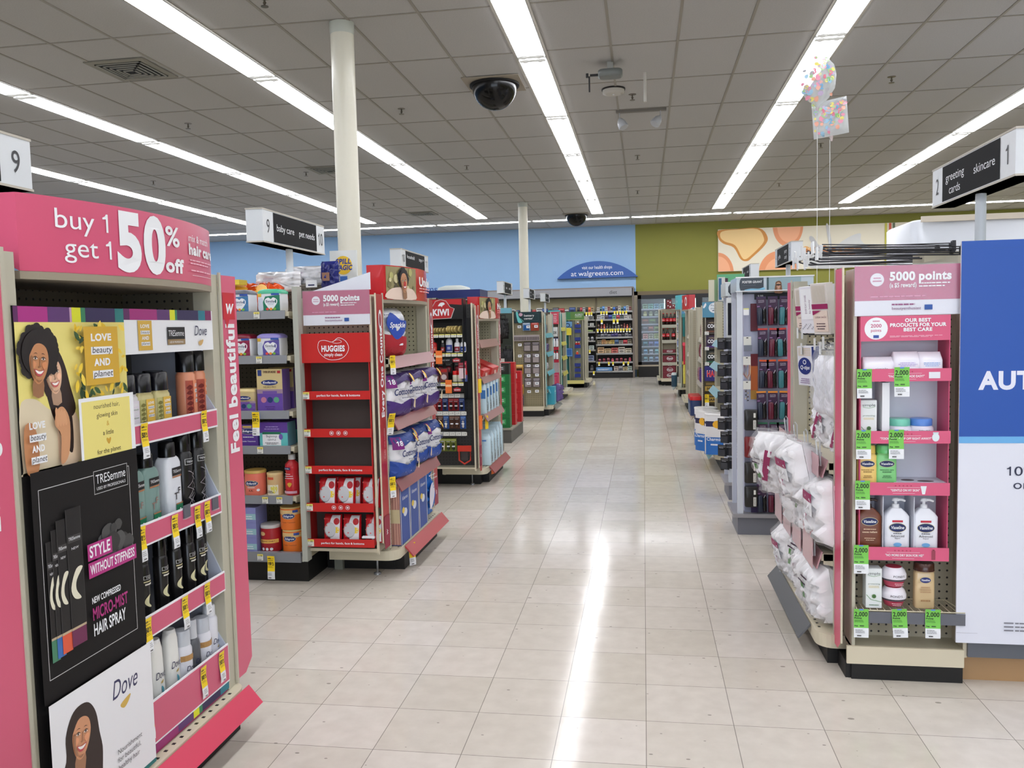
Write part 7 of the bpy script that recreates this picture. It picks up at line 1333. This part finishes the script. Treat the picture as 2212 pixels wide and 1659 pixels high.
for i in range(5): DP.put((.56,19.06,(.175+.126*i) if i < 4 else .74),0,'dark red soda carton, %s in the far rack' % ('bottom one','second from bottom','third from bottom','fourth from bottom','separate top one')[i],'soda carton','dark red soda cartons in the far rack',sc=1 if i < 4 else (1,1,.6))
P6R('wire_shelf', MB().box(.40,.72,18.93,19.25,.72,.74,C(150,150,140)))
for i in range(3): boxp('soda_pack',.11,.1,.1,(120,26,34),lambda f,w,h: (f.rect(w*.2,h*.6,w*.2,h*.2,WHITE), f.rect(w*.6,h*.3,w*.25,h*.3,WHITE))).put((.57+.115*(i%2),19.05,1.722+.1*(i//2)),0,'small dark red soda pack on top of the cola rack, %s' % ('left','right','upper')[i],'soda pack','soda packs on top of the cola rack')
# long runs behind the right-hand displays
run('beige shelf run behind the paper towel display', 1.15, 2.3, 7.8, 8.9, 1.62, [(1.3,.45),(.9,.45)])
for lb, y0_, x0_, tp in (('beige shelf run behind the candy display',10.95,1.25,1.6),('beige shelf run behind the red-topped stand',13.6,1.12,1.6),('beige shelf run behind the straw stand',16.0,1.15,1.6)):
    run(lb, x0_, 9.0, y0_, y0_+1.1, tp, [(1.3,.45),(.9,.45)])
for lb, y0_, x1_ in (('beige shelf run behind the teal offer stand',15.8,-1.95),('beige shelf run behind the allergy stand',18.7,-1.8)): run(lb, -7.5, x1_, y0_, y0_+1.1, 1.6, [(1.3,.45),(.9,.45)])
run('beige shelf run behind the drink cartons', -7.5, -2.3, 10.0, 11.1, 1.62, [(1.3,.45)])
# ================================================================ diet wall shelving
YD = 21.9
def zD(py): return oY(1330,py,YD).z
dw = empty('wall_shelving',(-3.5,22.1,0),'beige wall shelving with grey energy and diet fascia','shelving')
def DP_(n, mb, par=dw): o = mb.obj(n,par); o.location = (3.5,-22.1,0) if par is dw else (0,0,0); return o
XA, XM, XB = -8.0, oY(1287,700,YD).x, oY(1366,700,YD).x
DP_('back_panel', MB().box(XA,XB,22.24,22.26,.13,2.2,C(206,196,158,r=.5))); DP_('end_panel', MB().box(XB,XB+.05,21.86,22.28,0,2.36,C(110,100,92))); DP_('kick_plate', MB().box(XA,XB,21.92,21.96,0,.13,KICK))
for x in (XM,XM-2.4,XM-4.8): DP_('upright', MB().box(x-.02,x+.02,22.2,22.24,.13,2.15,C(150,140,116)))
fa = DP_('fascia', MB().box(XA,XB+.02,21.86,22.27,2.14,2.34,C(146,146,150,r=.5)).box(XA,XB+.03,21.855,22.27,2.34,2.37,C(130,118,112)).box(XA,XB+.02,21.87,22.2,2.11,2.14,BLACK)); m = MB(); f = Fr(m,o=(0,21.86,0),r=(1,0,0),u=(0,0,1),eps=.002)
q = oY(1316,635,21.86); f.text('diet',q.x,q.z,.09,C(60,60,64)); q = oY(1157,642,21.86); f.text('energy',q.x,q.z,.09,C(60,60,64)); f.rect(XM,2.14,.006,.2,C(150,150,150)); m.obj('fascia_print',fa)
rows = [671.9,689.4,709.9,728,743.6,763,781.6,801.5]; rows2 = [673,689.4,703.3,716,735.3,755,779.5,801.5]
for i,py in enumerate(rows):
    z = zD(py); o = DP_('shelf', MB().box(XM,XB,21.91,22.24,z-.02,z,C(60,56,54) if 0 < i else CREAM)); MB().box(XM,XB,21.9,21.91,z-.035,z+.008,C(150,148,144,r=.25,metal=.5)).obj('price_rail',o)
for i,py in enumerate(rows2):
    z = zD(py); o = DP_('shelf', MB().box(-2.25 if i else XA,XM-.02,21.91,22.24,z-.02,z,C(60,56,54) if i else CREAM)); MB().box(-2.25 if i else XA,XM-.02,21.9,21.91,z-.03,z+.008,C(140,138,134,r=.3)).obj('price_rail',o)
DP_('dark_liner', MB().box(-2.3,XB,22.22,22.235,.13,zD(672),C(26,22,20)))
pal = {0:[(206,200,190),(120,170,180),(60,110,170),(200,206,210),(170,110,110),(196,190,150),(30,80,160),(60,56,70)],1:[(216,214,210),(206,210,214),(70,60,80),(40,60,140),(130,190,170),(190,60,80),(120,130,130),(214,210,206)],2:[(150,120,110),(120,50,50),(190,80,60),(60,50,50),(50,44,44),(40,36,36),(90,90,94),(206,206,206)],3:[(40,40,44),(120,120,126),(90,90,100),(110,110,116),(60,50,110),(70,60,120),(100,90,110)],4:[(150,140,120),(200,150,100),(206,170,110),(206,180,90),(50,80,120),(150,150,140),(170,40,50)],5:[(206,170,130),(206,180,140),(206,110,100),(200,190,180),(206,196,176)],6:[(206,120,140),(200,90,110),(206,130,140),(196,70,90)],7:[(206,190,180),(120,120,126),(206,190,150),(190,206,196)]}
counts = [13,9,12,10,8,5,8,4]; hts = [.12,.12,.12,.09,.11,.14,.10,.12]
rn_ = ['top','second','third','fourth','fifth','sixth','seventh','lowest']; BX = {}; rd = random.Random(11)
def dbox(w, h, c_, bottle):
    k = (round(w,2), round(h,2), c_, bottle)
    if k not in BX:
        c2 = tuple(min(255,v+60) for v in c_) if sum(c_) < 380 else tuple(max(0,v-110) for v in c_)
        if bottle: BX[k] = sbottle('supplement_bottle',w*.8,w*.7,h*.85,c_,c2,h*.15,w*.26,e=3,lab=lambda f,ww,hh: f.rect(-ww*.4,hh*.2,ww*.8,hh*.4,C(*c2)),sh=h*.12)
        else: BX[k] = boxp('diet_box',w,.12,h,c_,lambda f,ww,hh: (f.rect(ww*.1,hh*.62,ww*.8,hh*.22,C(*c2)), f.blob([(ww*.1,hh*.3),(ww*.5,hh*.5),(ww*.9,hh*.3),(ww*.5,hh*.12)],C(*[int(v*.6) for v in c_]),2)))
    return BX[k]
for i,py in enumerate(rows):
    z = zD(py)+.001; n = counts[i]; x = XM+.03 if i < 7 else XM+.45; W_ = (XB-.02-x)/n
    for j in range(n):
        w = W_*(.8 if i in (2,6) else .92); c_ = pal[i][j%len(pal[i])]; bt = i in (2,6) or (i == 0 and j%4 == 1)
        dbox(w, hts[i]*(1+.12*((j*7+i)%3-1)), c_, bt).put((x+W_*(j+.5), 21.99, z), 0, ('bottle' if bt else 'small box')+', %s on the %s shelf below the diet sign' % (ORD[j],rn_[i]), 'bottle' if bt else 'box', 'packs on the %s diet shelf' % rn_[i])
boxp('long_box',.42,.2,.10,(96,140,190),lambda f,w,h: f.lines(w*.1,h*.5,w*.8,2,h*.2,h*.08,WHITE)).put((XM+.2,22.0,zD(801.5)+.001),0,'long pale blue box on the lowest diet shelf','box')
lay = {0:(6,[(30,26,30),(150,40,50),(190,190,190),(30,26,30),(220,90,40),(170,150,120)],.13),1:(4,[(150,150,150),(190,190,190),(206,206,206)],.09),2:(4,[(90,90,94),(150,150,156),(60,60,64),(206,206,200)],.08),3:(1,[(130,150,90)],.05),4:(4,[(206,200,190),(196,196,200)],.12),5:(3,[(196,206,200)],.11),6:(2,[(130,140,170)],.15),7:(3,[(190,180,170),(40,38,40),(46,44,46)],.16)}
for i,py in enumerate(rows2):
    n, cl, h = lay[i]; z = zD(py)+.001; x = -1.72; W_ = (XM-.05-x)/n
    for j in range(n): dbox(W_*.85, h, cl[j%len(cl)], i in (4,7)).put((x+W_*(j+.5),21.99,z),0,'small pack, %s on the %s shelf of the energy bay' % (ORD[j],rn_[i]),'pack','packs on the %s energy shelf' % rn_[i])
for j in range(20): dbox(.16,(.1,.14,.12)[j%3],[(30,30,34),(60,60,70),(150,40,44),(200,200,200),(40,60,110)][j%5],j%3==0).put((-4.6+.145*j,21.99,zD(673)+.001),0,'small dark pack on the top energy shelf, %s' % ORD[j],'pack','packs on the long top energy shelf')
TY = MB().box(-.022,.022,-.002,.002,-.10,0,C(236,216,60)).box(-.022,.022,-.003,.002,-.10,-.07,WHITE); TYP = Proto('price_tag',('price_tag',TY))
n_ = 0
for i,pxs in ((0,(1299,1305,1311,1328,1334,1340,1346,1353)),(1,(1300,1326,1334)),(2,(1291,1299,1306,1312,1318,1323,1329,1335,1341,1347,1354,1360)),(6,(1293,1314,1323,1346,1356))):
    for j,px in enumerate(pxs): TYP.put((oY(px,700,21.89).x,21.894,zD(rows[i])-.0),0,'small yellow tag, %s under the %s diet shelf' % (ORD[j],rn_[i]),'price tag','yellow tags under the diet shelves',sc=1 if i-1 else 1.2)
for j,(px,i) in enumerate(((1267,0),(1273,0),(1278,0),(1262,1),(1268,3),(1273,5),(1262,6),(1281,7))): TYP.put((oY(px,700,21.89).x,21.894,zD(rows2[i])),0,'small yellow tag %s in the energy bay' % ('first of three at the top','second of three at the top','third of three at the top','under the second shelf','under the fourth shelf','under the sixth shelf','under the seventh shelf','on the base rail')[j],'price tag','yellow tags in the energy bay')
# ================================================================ glass door cooler in the green wall
YC = 22.2; cx0, cx1 = oY(1378,700,YC).x, 2.7; cz0, cz1 = oY(1381,790,YC).z, oY(1377,638,YC).z
ck = empty('drinks_cooler',((cx0+cx1)/2,22.25,0),'black framed glass door cooler set in the green wall','cooler')
def CP_(n, mb, par=ck): o = mb.obj(n,par); o.location = (-ck.location.x,-ck.location.y,0) if par is ck else (0,0,0); return o
BF = C(20,20,24,r=.3)
CP_('base', MB().box(cx0,cx1,22.1,22.29,0,.28,KICK)); CP_('frame', MB().box(cx0,cx1,22.12,22.29,cz1-.1,cz1,BF).box(cx0,cx1,22.12,22.29,cz0,cz0+.1,BF).box(cx0,cx0+.09,22.12,22.29,cz0,cz1,BF)); CP_('surround', MB().box(cx0-.1,cx0,22.15,22.29,.2,cz1+.1,C(170,158,140)).box(cx0-.1,cx1,22.15,22.29,cz1,cz1+.1,C(110,96,70)).box(cx0-.1,cx1,22.1,22.29,.28,.32,C(170,158,140)))
CP_('back_wall', MB().box(cx0,cx1,22.285,22.295,cz0,cz1,C(34,42,52)))
dws = .78
for d in range(3):
    xa = cx0+.09+d*dws*1.0; xb = xa+.62; o = CP_('glass_door', MB().box(xb,xb+.16,22.12,22.28,cz0+.1,cz1-.1,BF).box(xa-.03,xa,22.115,22.13,cz0+.1,cz1-.1,BF))
    MB().box(xa,xb,22.125,22.13,cz0+.1,cz1-.1,C(210,225,235,r=.03,a=.12)).obj('glass',o); MB().box(xb+.02,xb+.05,22.06,22.1,.9,1.3,STEEL).obj('handle',o)
    MB().box(xb-.02,xb-.005,22.16,22.2,cz0+.15,cz1-.12,C(225,240,235,e=9)).obj('lamp_tube',o)
cls_ = [709/1]; czs = [cz0+.12+.195*k for k in range(8)]
for k,z in enumerate(czs):
    o = CP_('shelf', MB().box(cx0+.09,cx1,22.15,22.28,z-.015,z,C(60,70,110))); MB().box(cx0+.09,cx1,22.14,22.15,z-.03,z+.005,C(150,160,180)).obj('price_rail',o)
    for d in range(2):
        for j in range(4 if k != 5 else 3):
            c_ = [(120,150,190),(150,180,206),(60,90,150),(190,190,150),(90,90,60),(60,60,40),(110,110,100),(120,190,170)][k]; c_ = tuple(max(0,min(255,v+rd.randint(-30,30))) for v in c_)
            dbox(.125 if k != 5 else .17, .13, c_, k in (0,1,6)).put((cx0+.19+d*dws+(.145 if k != 5 else .19)*j,22.2,z+.001),0,'small chilled item, %s behind the %s cooler door, %s shelf' % (ORD[j],('left','second')[d],rn_[7-k]),'chilled item','chilled items in the cooler')
# ================================================================ aisle signs on poles
def aisle_sign(lb, X, Yc, zb, zt, z_base, side, nl, nr, words, L=.92, px=0, hdark=.62):
    e = empty('aisle_sign',(X,Yc,z_base),lb,'aisle sign'); ofs = (-X,-Yc,-z_base); s = -side
    def P(n, mb, par=e): o = mb.obj(n,par); o.location = ofs if par is e else (0,0,0); return o
    P('pole', MB().lath([(z_base,.022,.022),(zb,.022,.022)],C(206,212,218,r=.3),n=16,c=(X,Yc+px,0))); bx_ = P('sign_box', MB().box(X-.05,X+.05,Yc-L/2,Yc+L/2,zb,zt,C(216,220,224,r=.3)).box(X-.052,X+.052,Yc-L/2-.004,Yc+L/2+.004,zt-.008,zt,C(190,184,172)).box(X-.052,X+.052,Yc-L/2-.004,Yc+L/2+.004,zb,zb+.008,C(190,184,172)))
    for sg in (1,-1):
        m = MB(); f = Fr(m,o=(X+sg*.05,Yc-sg*L/2,zb),r=(0,sg,0),u=(0,0,1),eps=.001); H = zt-zb; a, b_ = (nl, nr) if sg == s else (nr, nl)
        f.rect(L*.15,.012,L*.7,H-.024,C(30,30,32,r=.7,spec=.2)); f.text(a,L*.075,H*.3,H*.4,C(60,60,64),'c',w=L*.045*len(a)); f.text(b_,L*.925,H*.3,H*.4,C(60,60,64),'c',w=L*.045*len(b_))
        for (t_,x_,y_) in words: f.text(t_,L*x_,H*y_,H*.2,WHITE,'c',w=min(L*.34,len(t_)*.028) if len(t_)>2 else None)
        m.obj('sign_print',bx_)
aisle_sign('aisle sign 9 and 10 with baby care and pet needs',-2.166,4.93,1.925,2.118,1.70,-1,'9','10',(('baby care',.33,.42),('pet needs',.68,.42)))
aisle_sign('aisle sign 2 and 1 with greeting cards and skincare',1.452,3.93,1.945,2.13,1.70,1,'2','1',(('greeting',.32,.52),('cards',.32,.2),('skincare',.68,.42)))
p = oX(38,360,-2.05); aisle_sign('aisle sign cut off at the left edge, showing a 9',-2.05,p.y-.46,1.90,2.072,1.62,-1,'8','9',(('hair care',.33,.42),('beauty',.68,.42)))
run('beige shelf run behind the pink hair care stand', -6.5, -1.95, 1.75, 2.8, 1.6, [(1.3,.4),(.9,.4)])
aisle_sign('aisle sign 10 and 11 with household and toys',-2.12,7.5,1.955,2.115,1.70,-1,'10','11',(('household',.33,.55),('toys +',.72,.55)))
aisle_sign('small aisle sign left of the far column',-2.2,13.3,1.93,2.12,1.66,-1,'12','13',(('tools',.35,.42),('school',.68,.42)))
aisle_sign('small aisle sign just in front of the far column',-2.17,16.0,1.93,2.12,1.6,-1,'14','15',(('first',.33,.55),('aid',.33,.25),('cough',.68,.42)))
aisle_sign('small aisle sign right of the far column before energy',-2.16,18.5,1.93,2.12,1.6,-1,'16','17',(('allergy',.35,.42),('diet',.68,.42)))
aisle_sign('small aisle sign above the swab hooks on the right',1.36,8.25,1.94,2.12,1.62,1,'4','3',(('gifts',.3,.4),('party',.68,.55),('candy',.68,.25)))
aisle_sign('smallest aisle sign behind the sunglasses header',1.36,11.1,1.95,2.12,1.6,1,'6','5',(('candy',.33,.42),('snacks',.68,.42)))
# ================================================================ balloons
YBL = 5.2
def balloon(kind, px, py, w, h, lb, spx):
    c = oY(px,py,YBL); e = empty('balloon',(c.x,YBL,c.z),lb,'balloon'); m = MB(); n = 16; vs = []
    FO = C(232,236,238,r=.08,a=.5,bump=.5,sc=14)
    if kind == 'round':
        prof = [(-h*.5,.008,.008),(-h*.44,.02,.016),(-h*.33,w*.3,w*.18),(-h*.15,w*.45,w*.26),(h*.1,w*.5,w*.3),(h*.3,w*.44,w*.26),(h*.43,w*.27,w*.17),(h*.5,.02,.02)]; m.lath(prof,FO,n=32,jit=.02)
        fn = lambda x,y,z: Vector((x,-(w*.3+.004)*max(.05,1-(x/(w*.52))**2-(y/(h*.53))**2)**.5,y))
    else:
        pillow(m,w,h,w*.3,FO,n=12,seed=3,crump=.12,c=(0,0,-h/2)); fn = lambda x,y,z: Vector((x,-(w*.15+.004)*max(.02,1-abs(x/(w*.5))**5)**.5*max(.02,1-abs(y/(h*.5))**5)**.5-.003,y))
    o = m.obj('foil',e)
    q = MB(); f = Fr(q,fn,eps=.001,sub=.03); r2 = random.Random(5 if kind == 'round' else 6); cl = [(244,160,184),(176,216,150),(244,232,130),(166,208,234),(200,180,210),(250,184,160),(180,180,186)]
    for i in range(64):
        x, y = r2.uniform(-.43,.43)*w, r2.uniform(-.42,.44)*h
        if kind == 'round' and (x/(w*.46))**2+(y/(h*.46))**2 > 1: continue
        a = r2.uniform(.008,.016); f.blob([(x+a*math.cos(b)*r2.uniform(.7,1.2),y+a*math.sin(b)*r2.uniform(.7,1.2)) for b in (0,1.2,2.5,3.8,5)],C(*cl[i%7],r=.2),2)
    for t_,x,y,c_ in (('b',.2,.18,(110,180,220)),('s',.1,.0,(230,110,130)),('p',.28,.08,(240,120,150)),('n',.2,-.05,(130,200,110)),('3',-.2,.1,(240,120,150)),('2',.0,-.2,(120,180,220))): f.text(t_,w*x*.9,h*y,.028,C(*c_),b=2)
    q.obj('printed_shapes',e); t = MB(); t.tube([(0,0,-h*.5),(0,0,-h*.5-.03)],[.012,.004],C(220,206,206,a=.8),8); t.obj('valve',e)
    if kind != 'round':
        for ch in e.children: ch.rotation_euler = (0,math.radians(-4),math.radians(-24))
    bz = c.z-h*.5-.03; s_ = oY(spx,500,YBL).x; st = MB().tube([(0,0,-h*.5-.02),(s_-c.x if kind == 'round' else 0,0,-h*.5-.1),(s_-c.x if kind == 'round' else 0,0,.62-c.z)],.0016,C(236,236,236),5); st.obj('string',e); e.children
balloon('round',1766,176,.212,.30,'round clear foil balloon with pastel letters, higher of the two',1765); balloon('square',1793,255,.21,.21,'square clear foil balloon with pastel letters, lower of the two',1791)
b = MB().lath([(0,.03,.03),(.04,.035,.035),(.05,.02,.02)],C(200,120,160),n=14); x = oY(1765,500,YBL).x; Proto('balloon_weight',('balloon_weight',b)).put((x,YBL,.57),0,'small pink balloon weight at the string ends','weight')
cb_ = MB().box(x-.15,x+.2,5.08,5.32,0,.57,C(160,150,130)); tag(cb_.obj('low_cabinet'),'low beige cabinet under the balloons behind the right stand','cabinet')
